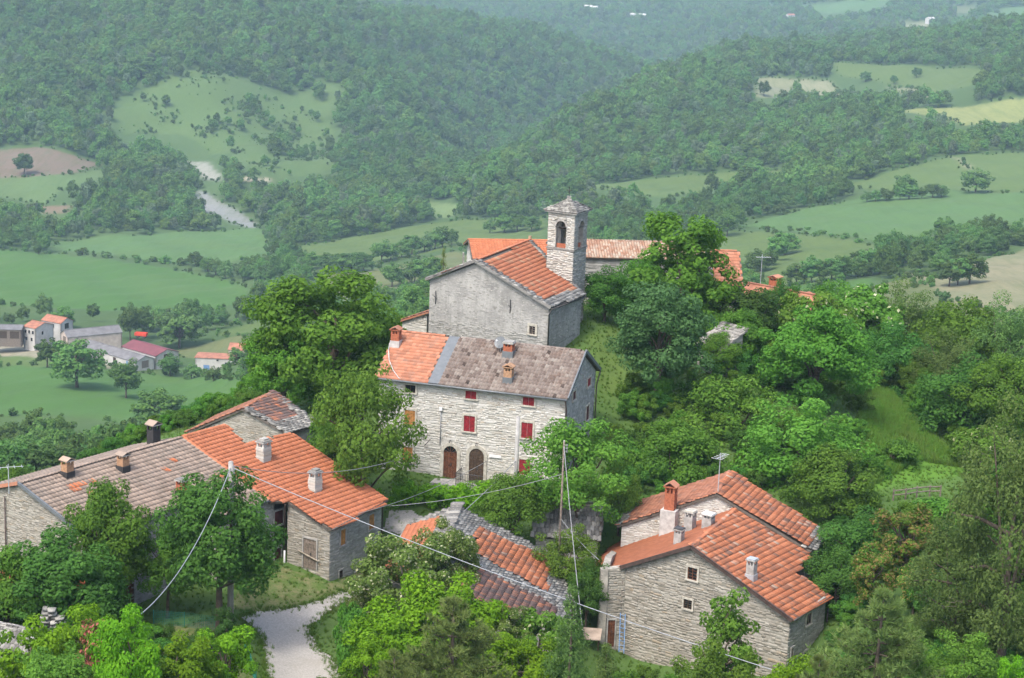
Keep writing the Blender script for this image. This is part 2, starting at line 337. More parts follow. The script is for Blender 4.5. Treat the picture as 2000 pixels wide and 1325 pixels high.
def inside(px, py, poly):
    r = np.zeros(np.shape(px), bool); n = len(poly); j = n - 1
    for i in range(n):
        xi, yi = poly[i]; xj, yj = poly[j]
        c = ((yi > py) != (yj > py)) & (px < (xj - xi) * (py - yi) / ((yj - yi) + 1e-12) + xi)
        r ^= c; j = i
    return r
# land use: outlines of fields, pastures and bare ground (colour, outline, first distance)
G1, G2, G3, DRY, STRAW = (0.056, 0.124, 0.026), (0.074, 0.138, 0.042), (0.084, 0.124, 0.034), (0.115, 0.128, 0.052), (0.20, 0.185, 0.11)
LAND = [
 (G1, [(-60,485),(120,497),(300,520),(430,545),(482,562),(488,590),(430,600),(340,612),(200,606),(100,602),(-60,590)]),
 (G2, [(95,472),(330,455),(515,447),(528,480),(522,500),(420,516),(320,514),(230,500),(120,488)]),
 (G3, [(585,482),(700,462),(820,440),(900,430),(1062,428),(1062,500),(930,500),(905,480),(880,484),(800,504),(700,522),(592,530)]),
 (DRY,[(612,540),(700,532),(800,514),(880,492),(930,500),(900,540),(775,575),(700,600),(640,590)]),
 (G1, [(-80,715),(120,712),(200,722),(330,735),(500,738),(620,750),(640,830),(480,905),(380,900),(330,850),(250,828),(120,812),(-80,812)]),
 ((0.270, 0.234, 0.171), [(-40,668),(60,672),(120,690),(230,712),(220,722),(120,706),(40,700),(-40,690)]),
 (G3, [(-60,694),(60,698),(120,706),(110,716),(-60,716)]),
 (G3, [(425,652),(500,628),(570,612),(610,620),(560,645),(500,662)]),
 (G2, [(335,712),(380,726),(480,728),(545,716),(545,745),(420,738),(330,730)]),
 (DRY,[(300,690),(480,655),(540,660),(500,700),(380,700)]),
 ((0.075, 0.122, 0.036), [(225,215),(320,152),(420,126),(470,160),(560,190),(650,240),(655,330),(560,350),(480,320),(350,262),(230,262)]),
 ((0.075, 0.122, 0.038), [(430,140),(560,190),(640,160),(680,180),(640,230),(560,215)]),
 ((0.149, 0.108, 0.081), [(-40,296),(70,288),(110,294),(196,322),(150,338),(60,346),(-40,348)]),
 ((0.090, 0.140, 0.050), [(-40,350),(150,340),(210,332),(215,352),(120,370),(90,400),(-40,380)]),
 ((0.180, 0.117, 0.090), [(75,404),(140,402),(130,416),(85,418)]),
 ((0.27, 0.26, 0.225), [(352,310),(390,316),(434,342),(430,356),(400,350),(376,330)]),
 ((0.215, 0.215, 0.21), [(384,372),(405,378),(442,400),(502,436),(498,448),(468,440),(425,420),(388,412)]),
 ((0.324, 0.279, 0.207), [(470,345),(530,350),(525,356),(470,354)]),
 (G3, [(1130,366),(1300,347),(1440,336),(1545,332),(1540,344),(1445,362),(1300,388),(1230,376)]),
 (G2, [(1452,442),(1560,412),(1700,384),(1850,372),(2080,380),(2080,462),(1900,440),(1760,474),(1640,462),(1540,452)]),
 (G3, [(1440,452),(1540,456),(1640,466),(1740,484),(1680,500),(1630,560),(1500,560),(1380,520),(1370,460)]),
 (G1, [(1520,560),(1700,545),(1720,590),(1500,600)]),
 (G3, [(1650,364),(1760,330),(1860,306),(2080,296),(2080,378),(1930,376),(1850,370),(1720,372)]),
 ((0.252, 0.216, 0.153), [(1853,306),(1866,308),(1902,330),(1890,330)]),
 ((0.198, 0.216, 0.077), [(1738,216),(1860,210),(2080,184),(2080,236),(1950,240),(1880,246),(1830,228)]),
 (G3, [(1622,124),(1760,128),(1922,136),(1905,166),(1830,184),(1720,160),(1640,148)]),
 ((0.20, 0.20, 0.12), [(1476,154),(1530,152),(1622,160),(1652,190),(1600,194),(1560,176),(1520,192),(1476,190)]),
 ((0.20, 0.20, 0.12), [(1735,168),(1830,180),(1825,194),(1740,178)]),
 (STRAW,[(1760,530),(1830,545),(1880,520),(1950,500),(2080,470),(2080,600),(1960,612),(1860,590),(1790,565)]),
 (DRY,[(1700,560),(1790,540),(1860,590),(1960,612),(1980,640),(1700,640)]),
 (G2, [(1565,12),(1640,4),(1740,-6),(1735,10),(1690,22),(1620,28)]),
 (G2, [(1930,30),(1960,16),(2080,10),(2080,38),(1990,42)]),
 ((0.234, 0.225, 0.135), [(1760,45),(1812,40),(1812,66),(1780,70)]),
 (G2, [(1400,96),(1480,84),(1490,98),(1420,110)]),
 (G2, [(430,8),(560,14),(570,34),(500,36),(440,22)]),
 (DRY,[(1862,12),(1900,10),(1930,20),(1870,26)]),
 ((0.126, 0.180, 0.068), [(830,395),(900,400),(880,425),(840,425)]),
]
LANDW = []
for c, poly in LAND:
    cy = sum(p[1] for p in poly) / len(poly)
    y0 = 380 if cy > 480 else 700
    if cy < 60: y0 = 2300
    elif cy < 105 and poly[0][0] > 1380: y0 = 2300
    w_ = []
    for i in range(len(poly)):                     # subdivide so that outlines follow the relief
        (x1, y1), (x2, y2) = poly[i], poly[(i + 1) % len(poly)]
        k = 3 if abs(x2 - x1) > 60 else 1
        for t in range(k): w_.append(hit(x1 + (x2 - x1) * t / k, y1 + (y2 - y1) * t / k, y0))
    LANDW.append((c, w_))
SOFT = (10, 11)                                    # clearings that the wood is growing into
def field_at(X, Y):
    r = np.zeros(np.shape(X), bool)
    for i, (c, wp) in enumerate(LANDW):
        q = inside(X, Y, wp)
        if i in SOFT: q &= (np.sin(X / 17.0 + 1.3 * np.sin(Y / 23.0)) + np.sin(Y / 31.0 + X / 29.0) + 0.9 * np.sin(X * 12.9898 + Y * 78.233)) < 0.85
        r |= q
    return r
# ground sheet: fan of cells that grow with distance
rr = np.concatenate([np.array([2, 12, 30, 50, 65, 78]), np.exp(np.concatenate([np.linspace(math.log(85), math.log(500), 260, endpoint=False), np.linspace(math.log(500), math.log(2300), 620, endpoint=False), np.linspace(math.log(2300), math.log(9000), 110)]))])
aa = np.concatenate([np.linspace(-1.1, -0.34, 20)[:-1], np.linspace(-0.34, 0.34, 330), np.linspace(0.34, 1.1, 20)[1:]])
A, RR = np.meshgrid(aa, rr); GX, GY = A * RR, RR * np.ones_like(A)
GZ = ground_np(GX, GY)
nv, na = A.shape
idx = np.arange(nv * na).reshape(nv, na)
quads = np.stack([idx[:-1, :-1], idx[:-1, 1:], idx[1:, 1:], idx[1:, :-1]], -1).reshape(-1, 4)
land = np.empty((nv, na, 4), np.float32); land[..., 3] = 1
land[..., :3] = (0.055, 0.095, 0.03)               # woodland floor by default
vil = np.clip((260 - GY) / 60, 0, 1)[..., None]
land[..., :3] = land[..., :3] * (1 - vil) + np.array((0.066, 0.118, 0.028)) * vil
for c, wp in LANDW: land[inside(GX, GY, wp), :3] = c
def zone(poly, y0=85): return [hit(x, y, y0, 230) for x, y in poly]
LAWN = [zone([(1150, 1060), (1145, 965), (1240, 955), (1300, 985), (1210, 1010), (1190, 1070)], 100), zone([(1140, 660), (1200, 640), (1235, 760), (1180, 770)], 120), zone([(1690, 960), (1800, 900), (1920, 925), (1900, 975), (1740, 985)], 110),
        zone([(430, 1200), (520, 1100), (640, 1140), (760, 1070), (840, 1010), (760, 990), (690, 1190), (640, 1280), (690, 1345), (440, 1345)], 90), zone([(1000, 960), (1090, 950), (1080, 1000), (1000, 1000)], 100), zone([(760, 960), (960, 960), (960, 1040), (760, 1040)], 100)]
BANK = zone([(1690, 750), (1740, 770), (1810, 850), (1920, 925), (1700, 960), (1670, 880)], 110)
for zn, c in ((LAWN[0], (0.05, 0.115, 0.02)), (LAWN[1], (0.085, 0.135, 0.03)), (LAWN[2], (0.075, 0.135, 0.03)), (BANK, (0.085, 0.18, 0.022))): land[inside(GX, GY, zn), :3] = c
acc = np.zeros_like(land[..., :3])                 # soften outlines by a cell
for di in (-1, 0, 1):
    for dj in (-1, 0, 1): acc += np.roll(np.roll(land[..., :3], di, 0), dj, 1) * (5.0 if di == 0 and dj == 0 else 0.5)
land[1:-1, 1:-1, :3] = (acc / 9)[1:-1, 1:-1]
n = N('land'); at = n.new('ShaderNodeVertexColor', layer_name='land').outputs[0]
f1 = n.noise(0.02, 6, 0.6); f2 = n.noise(0.6, 6, 0.7); f3 = n.noise(0.006, 3, 0.5); f4 = n.noise(0.09, 5, 0.65, n.scaled(n.pos(), (1, 0.45, 1)))
c = n.mix(n.math('MULTIPLY', n.smooth(f1, 0.42, 0.68), 0.22), at, (0.10, 0.135, 0.04))
c = n.mix(n.math('MULTIPLY', n.smooth(f4, 0.5, 0.72), 0.28), c, (0.055, 0.11, 0.035))
c = n.mix(n.math('MULTIPLY', n.smooth(f2, 0.45, 0.75), 0.35), c, (0.045, 0.085, 0.025))
f5 = n.noise(0.35, 4, 0.6, n.scaled(n.pos(), (1.0, 0.05, 1))); c = n.mix(n.math('MULTIPLY', n.smooth(f5, 0.45, 0.65), 0.22), c, (0.05, 0.085, 0.028))
c = n.mix(n.math('MULTIPLY', n.smooth(f3, 0.5, 0.6), 0.12), c, (0.09, 0.16, 0.06))
n.bsdf(c, 0.95, f2, 0.15, 0.1); M['land'] = n.m
me = np_mesh('ground', np.stack([GX, GY, GZ], -1).reshape(-1, 3), quads, M['land'])
ca = me.color_attributes.new('land', 'FLOAT_COLOR', 'POINT'); ca.data.foreach_set('color', land.ravel())
me.polygons.foreach_set('use_smooth', np.ones(len(me.polygons), bool))
ground_o = tag(link('ground', me), 'rolling green valley ground with fields and pastures', None, None, 'structure')
mb = MB(); mb.add([(-9000, -9000, -330), (9000, -9000, -330), (9000, 9500, -330), (-9000, 9500, -330)], [(0, 1, 2, 3)])
plain('lowland', (0.055, 0.095, 0.03), 0.95, 0.2, 0.01)
tag(mb.build('lowland', M['lowland']), 'wooded lowland beyond the hills', None, None, 'structure')

# ------------------------------------------------------------------ foliage makers
def leaf_cloud(rng, cen, crad, n, leaf, R, C, squash=0.8, up=0.35, asp=0.62, jit=0.5, shell=0.5):
    """n leaves gathered in clumps (cen, crad); returns quads"""
    k = len(cen); pr = crad ** 2; ci = rng.choice(k, n, p=pr / pr.sum())
    d = rng.normal(size=(n, 3)); d /= np.linalg.norm(d, axis=1, keepdims=True)
    r = crad[ci] * (shell + (1 - shell) * rng.random(n)) ** 0.8
    p = cen[ci] + d * r[:, None] * np.array([1, 1, squash])
    out = (p - C) / R; out /= np.linalg.norm(out, axis=1, keepdims=True) + 1e-6
    nn = 0.75 * d + 0.45 * out + np.array([0, 0, up]) + jit * rng.normal(size=(n, 3)); nn /= np.linalg.norm(nn, axis=1, keepdims=True)
    t = np.cross(nn, rng.normal(size=(n, 3))); t /= np.linalg.norm(t, axis=1, keepdims=True); b = np.cross(nn, t)
    s = leaf * (0.6 + 0.8 * rng.random(n))[:, None]
    v = np.stack([p - t * s * 0.5, p - b * s * asp * 0.5 + nn * s * 0.08, p + t * s * 0.5, p + b * s * asp * 0.5 + nn * s * 0.08], 1).reshape(-1, 3)
    return v, np.arange(4 * n).reshape(n, 4)
def clumps(rng, k, R, C, lo=0.16, hi=0.3, low=-0.75, surf=0.35, rough=0.16):
    c = []
    while len(c) < k:
        d = rng.normal(size=3); d /= np.linalg.norm(d)
        if d[2] < low: continue
        c.append(C + d * R * (surf + (1 - surf) * rng.random() ** 0.35) * (1 - rough + 2 * rough * rng.random()) * 0.84)
    return np.array(c), R.mean() * (lo + (hi - lo) * rng.random(k))
def limbs(rng, mb, cen, h0, h1, r0, crook=0.1, n=12, sides=6):
    p0 = Vector((0, 0, -0.6)); top = Vector((rng.normal() * 0.2, rng.normal() * 0.2, h1))
    path = [p0.lerp(top, t) + Vector((rng.normal(), rng.normal(), 0)) * crook * t for t in np.linspace(0, 1, 7)]
    mb.tube(path, [r0 * (1.25 if i == 0 else 1 - 0.8 * i / 6) for i in range(7)], sides)
    for i in rng.choice(len(cen), min(n, len(cen)), replace=False):
        e = Vector(cen[i]); t = rng.uniform(0.3, 0.85); s = p0.lerp(top, t); s.z = max(s.z, h0 * 0.8)
        if e.z < s.z: s.z = max(h0 * 0.6, e.z - 0.5)
        m = s.lerp(e, 0.5) + Vector((rng.normal(), rng.normal(), 0.6 + rng.normal() * 0.3)) * 0.25
        r = r0 * 0.38
        mb.tube([s, m, e], [r, r * 0.65, r * 0.2], 5, False)
TREE = {}
def dims(v):
    lo, hi = np.percentile(v, 0.6, axis=0), np.percentile(v, 99.4, axis=0); return (float(np.percentile(v[:, 2], 99.5)), float(hi[0] - lo[0]), float(hi[1] - lo[1]))
def broadleaf(key, seed, R, trunk, nclump, nleaf, leaf, mat, lo=0.16, hi=0.3, bark='bark', low=-0.75, surf=0.25, rough=0.24, blossom=0, asp=0.62, jit=0.5, sides=6, extra='blossom'):
    rng = np.random.default_rng(seed); R = np.array(R, float); C = np.array([0, 0, trunk + R[2] * 0.92])
    cen, cr_ = clumps(rng, nclump, R, C, lo, hi, low, surf, rough)
    v, f = leaf_cloud(rng, cen, cr_, nleaf, leaf, R, C, asp=asp, jit=jit)
    me = np_mesh('crown', v, f, M[mat])
    if blossom:
        m2 = np.zeros(len(f), np.int32); m2[rng.random(len(f)) < blossom] = 1
        me.materials.append(M[extra]); me.polygons.foreach_set('material_index', m2)
    mb = MB(); limbs(rng, mb, cen, trunk, trunk + R[2] * 1.3, 0.055 * R.mean() + 0.04, n=14 if nleaf > 3000 else 5, sides=sides)
    tm = mb.mesh('trunk', True); tm.materials.append(M[bark])
    TREE[key] = (me, tm) + dims(v)
broadleaf('maple', 1, (4, 4, 4.2), 1.6, 85, 22750, 0.228, 'leaf_maple', 0.15, 0.26)
broadleaf('maple_dark', 2, (3.6, 3.6, 4.0), 1.7, 80, 22750, 0.205, 'leaf_dark', 0.14, 0.26)
broadleaf('round_a', 3, (3.6, 3.5, 3.6), 1.6, 70, 17500, 0.213, 'leaf_green')
broadleaf('round_b', 4, (3.4, 3.7, 3.3), 1.4, 60, 16625, 0.213, 'leaf_green', 0.18, 0.34, rough=0.25)
broadleaf('round_c', 5, (3.5, 3.5, 3.9), 1.5, 65, 16625, 0.205, 'leaf_dark', 0.16, 0.32, rough=0.24)
broadleaf('light_a', 6, (3.2, 3.2, 3.9), 1.5, 75, 14875, 0.190, 'leaf_light', 0.13, 0.26, rough=0.28)
broadleaf('light_b', 7, (3.4, 3.2, 3.4), 1.3, 70, 14000, 0.190, 'leaf_light', 0.13, 0.28, rough=0.28)
broadleaf('upright', 8, (2.6, 2.6, 4.4), 1.5, 85, 14875, 0.213, 'leaf_maple', 0.12, 0.26, rough=0.3)
broadleaf('blue', 9, (3.2, 3.2, 4.0), 1.8, 75, 18375, 0.198, 'leaf_blue', 0.15, 0.3, rough=0.2)
broadleaf('acacia', 10, (3.4, 3.2, 3.2), 1.8, 95, 14000, 0.182, 'leaf_acacia', 0.10, 0.2, surf=0.2, rough=0.25, blossom=0.10, bark='bark_pale')
broadleaf('elder', 11, (2.4, 2.4, 2.0), 0.4, 55, 10500, 0.190, 'leaf_light', 0.14, 0.28, rough=0.2, blossom=0.05)
broadleaf('lime', 12, (2.2, 2.2, 2.0), 0.3, 60, 14000, 0.144, 'leaf_lime', 0.15, 0.28, low=-0.95)
broadleaf('lime_b', 13, (2.0, 2.0, 2.4), 0.4, 50, 11375, 0.152, 'leaf_lime', 0.14, 0.3, rough=0.25, low=-0.95)
broadleaf('olive', 14, (4.0, 4.0, 5.2), 0.1, 120, 26250, 0.167, 'leaf_olive', 0.10, 0.22, rough=0.22, asp=0.5, low=-0.99)
broadleaf('brown', 15, (1.9, 1.9, 2.3), 0.4, 55, 6500, 0.17, 'leaf_green', 0.12, 0.25, rough=0.3, low=-0.9, blossom=0.42, extra='leaf_brown')
broadleaf('whip', 16, (1.5, 1.5, 3.0), 0.8, 42, 4550, 0.167, 'leaf_light', 0.12, 0.26, surf=0.2, rough=0.35)
broadleaf('bush_a', 17, (1.8, 1.8, 1.4), 0.1, 38, 7350, 0.160, 'leaf_green', 0.18, 0.34, low=-0.95)
broadleaf('bush_b', 18, (1.7, 1.9, 1.5), 0.1, 38, 7350, 0.160, 'leaf_dark', 0.18, 0.34, low=-0.95)
broadleaf('coral', 19, (1.6, 1.6, 1.7), 0.3, 40, 5600, 0.152, 'leaf_light', 0.14, 0.28, blossom=0.4, extra='coral', low=-0.95)
broadleaf('ivy', 20, (1.8, 1.8, 2.4), 0.1, 50, 10500, 0.152, 'leaf_ivy', 0.16, 0.3, low=-0.98)
# trees seen across the valley: larger leaf sprays, fewer of them
for i, (sd_, R_, tr) in enumerate([(31, (4.6, 4.6, 4.4), 1.6), (32, (4.2, 4.4, 5.0), 1.8), (33, (5.0, 4.6, 4.0), 1.4), (34, (3.2, 3.4, 4.8), 1.2)]):
    broadleaf('mid%d' % i, sd_, R_, tr, 55, 3200, 0.62, 'leaf_wood' if i != 2 else 'leaf_scrub', 0.17, 0.32, rough=0.22, sides=5)
broadleaf('midbush0', 35, (2.0, 2.2, 1.5), 0.0, 22, 900, 0.500, 'leaf_scrub', 0.2, 0.4, low=-0.98)
broadleaf('midbush1', 36, (1.8, 1.7, 1.9), 0.0, 22, 900, 0.500, 'leaf_wood', 0.2, 0.4, low=-0.98)
FARM_ = ['leaf_wood', 'leaf_wood', 'leaf_wood_light', 'leaf_wood', 'leaf_wood', 'leaf_wood', 'leaf_wood_grey']
for i, (sd_, R_) in enumerate([(41, (4.4, 4.4, 5.0)), (42, (4.0, 4.2, 5.6)), (43, (4.8, 4.5, 4.4)), (44, (3.4, 3.3, 5.4)), (45, (4.2, 4.2, 4.6)), (46, (4.6, 4.4, 5.2)), (47, (3.0, 3.0, 4.6))]):
    broadleaf('far%d' % i, sd_, R_, 0.8, 34, 1100, 0.92, FARM_[i], 0.22, 0.36, rough=0.2, sides=4)

def pine(key, seed, H, rad, mat='needle', tiers=11, dens=1.0):
    rng = np.random.default_rng(seed); mb = MB()
    mb.tube([(0, 0, -0.6), (0.05, 0, H * 0.5), (0, 0.05, H)], [0.16, 0.1, 0.03], 7)
    vs, fs = [], []; nvv = 0
    P, Dd = [], []
    for i in range(tiers):
        t = i / (tiers - 1); z = H * (0.22 + 0.75 * t); L = rad * (1 - t) ** 0.75 + 0.25
        for k in range(rng.integers(5, 8)):
            a = rng.uniform(0, 6.283); ll = L * rng.uniform(0.6, 1.1)
            d = Vector((math.cos(a), math.sin(a), 0))
            pts = [Vector((0, 0, z)), Vector((0, 0, z)) + d * ll * 0.5 + UP * 0.04 * ll, Vector((0, 0, z)) + d * ll + UP * 0.32 * ll]
            mb.tube(pts, [0.045, 0.03, 0.012], 4, False)
            for q in np.arange(0.35, 1.02, 0.13 / max(0.5, ll)):
                base = pts[0].lerp(pts[1], q * 2) if q < 0.5 else pts[1].lerp(pts[2], q * 2 - 1)
                for s in range(3):
                    off = Vector(rng.normal(size=3)) * 0.16 * ll * 0.5
                    P.append(base + off); Dd.append((d * 0.55 + UP * 0.75 + Vector(rng.normal(size=3)) * 0.25).normalized())
    P.append(Vector((0, 0, H))); Dd.append(UP)
    P = np.array(P); Dd = np.array(Dd); m = len(P); k = int(16 * dens)
    pp = np.repeat(P, k, 0); dd = np.repeat(Dd, k, 0) * 0.8 + rng.normal(size=(m * k, 3)) * 0.5; dd /= np.linalg.norm(dd, axis=1, keepdims=True)
    ln = 0.30 * (0.6 + 0.6 * rng.random(m * k))[:, None]; t = np.cross(dd, rng.normal(size=(m * k, 3))); t /= np.linalg.norm(t, axis=1, keepdims=True)
    v = np.stack([pp - t * 0.022, pp + t * 0.022, pp + dd * ln], 1).reshape(-1, 3)
    me = np_mesh('crown', v, np.arange(len(v)).reshape(-1, 3), M[mat])
    tm = mb.mesh('trunk', True); tm.materials.append(M['bark']); TREE[key] = (me, tm) + dims(v)
pine('pine', 51, 6.5, 2.6, 'needle', 11, 1.0)
pine('pine_b', 52, 6.0, 2.2, 'needle', 10, 1.0)
def thuja(key, seed, H, rad, mat):
    rng = np.random.default_rng(seed); k = 110; z = rng.random(k) ** 1.3; a = rng.random(k) * 6.283
    rr_ = rad * (1 - z) ** 0.8 * (0.45 + 0.6 * rng.random(k))
    cen = np.stack([np.cos(a) * rr_, np.sin(a) * rr_, 0.3 + z * (H - 0.5)], 1); R = np.array([rad, rad, H / 2]); C = np.array([0, 0, H * 0.35])
    v, f = leaf_cloud(rng, cen, 0.28 + 0.28 * (1 - z), 9000, 0.17, R, C, asp=0.3, up=0.2, jit=0.6)
    me = np_mesh('crown', v, f, M[mat]); mb = MB(); mb.tube([(0, 0, -0.6), (0, 0, H * 0.9)], [0.14, 0.03], 6)
    tm = mb.mesh('trunk'); tm.materials.append(M['bark']); TREE[key] = (me, tm) + dims(v)
thuja('thuja', 53, 6.5, 1.5, 'leaf_olive')
thuja('spruce', 54, 8.0, 1.8, 'needle')

rt = random.Random(7)
def place_tree(kind, X, Y, zb, H, W, name, label, cat='tree', group=None, rz=None, tilt=0.0):
    cm, tm, h, w_, d_ = TREE[kind]
    root = empty(name, (X, Y, zb), label, cat, group, rt.uniform(0, 6.28) if rz is None else rz)
    if tilt: root.rotation_euler = (rt.uniform(-tilt, tilt), rt.uniform(-tilt, tilt), root.rotation_euler[2])
    root.scale = (W / w_, W / d_, H / h)
    for nm, me in (('trunk', tm), ('crown', cm)):
        o = bpy.data.objects.new(nm, me); col.objects.link(o); o.parent = root
    return root
def tree_px(kind, cx, top, wpx, bot, Y, name, label, cat='tree', group=None, sink=0.0):
    """crown seen from top to bot around cx at distance Y; the trunk goes down to the ground"""
    T = atY(cx, top, Y); B = atY(cx, bot, Y); W = wpx / px_per_m(T.lerp(B, 0.5))
    g_ = ground(T.x, Y); cm, tm, h, w_, d_ = TREE[kind]
    H = T.z - g_ + 0.1; sink = max(sink, 0.85 * W * (h / w_) - H)
    return place_tree(kind, T.x, Y, g_ - sink, max(H, 0.6) + sink, W, name, label, cat, group)

def scatter(name, label, X, Y, scale, keys, seed, cat='forest', zoff=0.0, asp=None, kind='stuff', parts=('crown',)):
    """one mass of vegetation: points on the ground that carry copies of the sprays in keys"""
    rng = np.random.default_rng(seed); n_ = len(X); Z = ground_np(X, Y) + zoff
    me = bpy.data.meshes.new(name); me.vertices.add(n_); me.vertices.foreach_set('co', np.stack([X, Y, Z], -1).astype(np.float32).ravel())
    a = me.attributes.new('pick', 'INT', 'POINT'); a.data.foreach_set('value', rng.integers(0, len(keys), n_).astype(np.int32))
    a = me.attributes.new('turn', 'FLOAT_VECTOR', 'POINT'); tv = np.zeros((n_, 3), np.float32); tv[:, 2] = rng.random(n_) * 6.283; tv[:, :2] = rng.normal(size=(n_, 2)) * 0.06; a.data.foreach_set('vector', tv.ravel())
    a = me.attributes.new('size', 'FLOAT_VECTOR', 'POINT'); sv = np.repeat(np.asarray(scale, np.float32)[:, None], 3, 1); sv[:, 2] *= 0.8 + 0.45 * rng.random(n_); a.data.foreach_set('vector', sv.ravel())
    o = link(name, me); tag(o, label, cat, None, kind)
    cc = bpy.data.collections.new(name + '_sprays')
    for i, k in enumerate(keys):
        q = bpy.data.objects.new('spray_%d' % i, TREE[k][0]); cc.objects.link(q)
    ng = bpy.data.node_groups.new(name, 'GeometryNodeTree')
    ng.interface.new_socket('Geometry', in_out='INPUT', socket_type='NodeSocketGeometry'); ng.interface.new_socket('Geometry', in_out='OUTPUT', socket_type='NodeSocketGeometry')
    gi = ng.nodes.new('NodeGroupInput'); go = ng.nodes.new('NodeGroupOutput'); ip = ng.nodes.new('GeometryNodeInstanceOnPoints')
    ci = ng.nodes.new('GeometryNodeCollectionInfo'); ci.inputs['Collection'].default_value = cc; ci.inputs['Separate Children'].default_value = True; ci.inputs['Reset Children'].default_value = True
    ip.inputs['Pick Instance'].default_value = True
    def na_(nm, ty):
        q = ng.nodes.new('GeometryNodeInputNamedAttribute'); q.data_type = ty; q.inputs['Name'].default_value = nm
        return [s_ for s_ in q.outputs if s_.enabled][0]
    L = ng.links.new
    L(gi.outputs[0], ip.inputs['Points']); L(ci.outputs[0], ip.inputs['Instance'])
    L(na_('pick', 'INT'), ip.inputs['Instance Index']); L(na_('turn', 'FLOAT_VECTOR'), ip.inputs['Rotation']); L(na_('size', 'FLOAT_VECTOR'), ip.inputs['Scale'])
    L(ip.outputs[0], go.inputs[0])
    md = o.modifiers.new('scatter', 'NODES'); md.node_group = ng
    return o

# ------------------------------------------------------------------ the woods across the valley
def wood_points(seed, y0, y1, half, step, jitter=0.48, a0=None):
    rng = np.random.default_rng(seed); ys = np.arange(y0, y1, step); out = []
    for y in ys:
        xs = np.arange(-half * y, half * y, step); out.append(np.stack([xs, np.full_like(xs, y)], -1))
    p = np.concatenate(out) + rng.uniform(-jitter, jitter, (sum(len(o) for o in out), 2)) * step
    return p[:, 0], p[:, 1], rng
def nearfield(X, Y, d):
    r = np.zeros(np.shape(X), bool)
    for dx, dy in ((d, 0), (-d, 0), (0, d), (0, -d)): r |= field_at(X + dx, Y + dy)
    return r
def blocks(X, Y, h):                                # would a tree of height h here stand between the viewpoint and open ground
    z = ground_np(X, Y); r = np.zeros(np.shape(X), bool)
    for f_ in (0.35, 0.7, 1.0):
        q = np.abs(z) / np.maximum(np.abs(z) - h * f_, 1.0); r |= field_at(X * q, Y * q)
    return r
def masks(X, Y, h):                                 # a tree top here would stand before the open meadow as it is seen from the viewpoint
    z = ground_np(X, Y) + h; zc_ = Y * cp - z * sp; u = FPX * X / zc_; v = FPX * (Y * sp + z * cp) / zc_
    px, py = 1000 + u * cr + v * sr, 662.5 - (v * cr - u * sr); r = np.zeros(np.shape(X), bool)
    for i in (4, 7, 8, 9): r |= inside(px, py, LAND[i][1])
    return r
def seen(X, Y, h=10.0):                             # inside the view with a margin to each side
    return np.abs(X) < 0.33 * Y + 25
CLEAR = [hit(x, y, 500) for x, y in [(-60,640),(60,628),(140,622),(240,640),(330,660),(345,700),(300,716),(120,690),(-60,700)]]
CLEAR2 = [hit(x, y, 500) for x, y in [(370,700),(440,690),(445,672),(480,668),(490,690),(540,655),(545,690),(480,728),(372,728)]]
def farm(X, Y):
    r = inside(X, Y, CLEAR) | inside(X, Y, CLEAR2)
    for q in (1.03, 1.06): r |= inside(X * q, Y * q, CLEAR) | inside(X * q, Y * q, CLEAR2)
    return r
X, Y, rng = wood_points(61, 1060, 2420, 0.345, 7.3)
k = ~nearfield(X, Y, 4.0) & seen(X, Y) & ~blocks(X, Y, 7.0)
X, Y = X[k], Y[k]
patch = 0.5 + 0.5 * np.sin(X / 60 + np.sin(Y / 45)) * np.sin(Y / 70 - X / 110)
sc = (0.55 + 0.8 * rng.random(len(X)) ** 1.2) * (0.85 + 0.3 * patch)
hl = (X < -0.02 * Y) 
scatter('forest', 'dense dark green broadleaf forest covering the hillside across the valley', X[hl], Y[hl], sc[hl], ['far%d' % i for i in range(7)], 62)
scatter('forest', 'dense forest covering the long spur above the pale terraced fields', X[~hl], Y[~hl], sc[~hl], ['far%d' % i for i in range(7)], 63)
X, Y, rng = wood_points(64, 2420, 4600, 0.34, 11.0)
k = ~nearfield(X, Y, 5.0) & ~blocks(X, Y, 7.0); X, Y = X[k], Y[k]
scatter('forest', 'hazy blue green forest on the farthest hills', X, Y, 0.75 + 0.6 * rng.random(len(X)), ['far0', 'far2', 'far4', 'far6'], 65)
X, Y, rng = wood_points(66, 560, 1060, 0.36, 6.6)
k = ~nearfield(X, Y, 4.5) & ~farm(X, Y) & ~blocks(X, Y, 9.5); X, Y = X[k], Y[k]
scatter('woodland', 'bushy woodland strips running between the valley fields', X, Y, 0.5 + 0.5 * rng.random(len(X)), ['mid0', 'mid1', 'mid2', 'mid3', 'midbush0', 'midbush1'], 67, 'woodland')
X, Y, rng = wood_points(68, 250, 560, 0.42, 5.2)
k = ~nearfield(X, Y, 4.0) & ~farm(X, Y) & ~blocks(X, Y, 11.0) & ~masks(X, Y, 9.0) & ~masks(X, Y, 5.0); X, Y = X[k], Y[k]
scatter('woodland', 'thick woodland on the slope below the village beside the meadow', X, Y, 0.5 + 0.5 * rng.random(len(X)), ['mid0', 'mid1', 'mid2', 'mid3', 'midbush1'], 69, 'woodland')
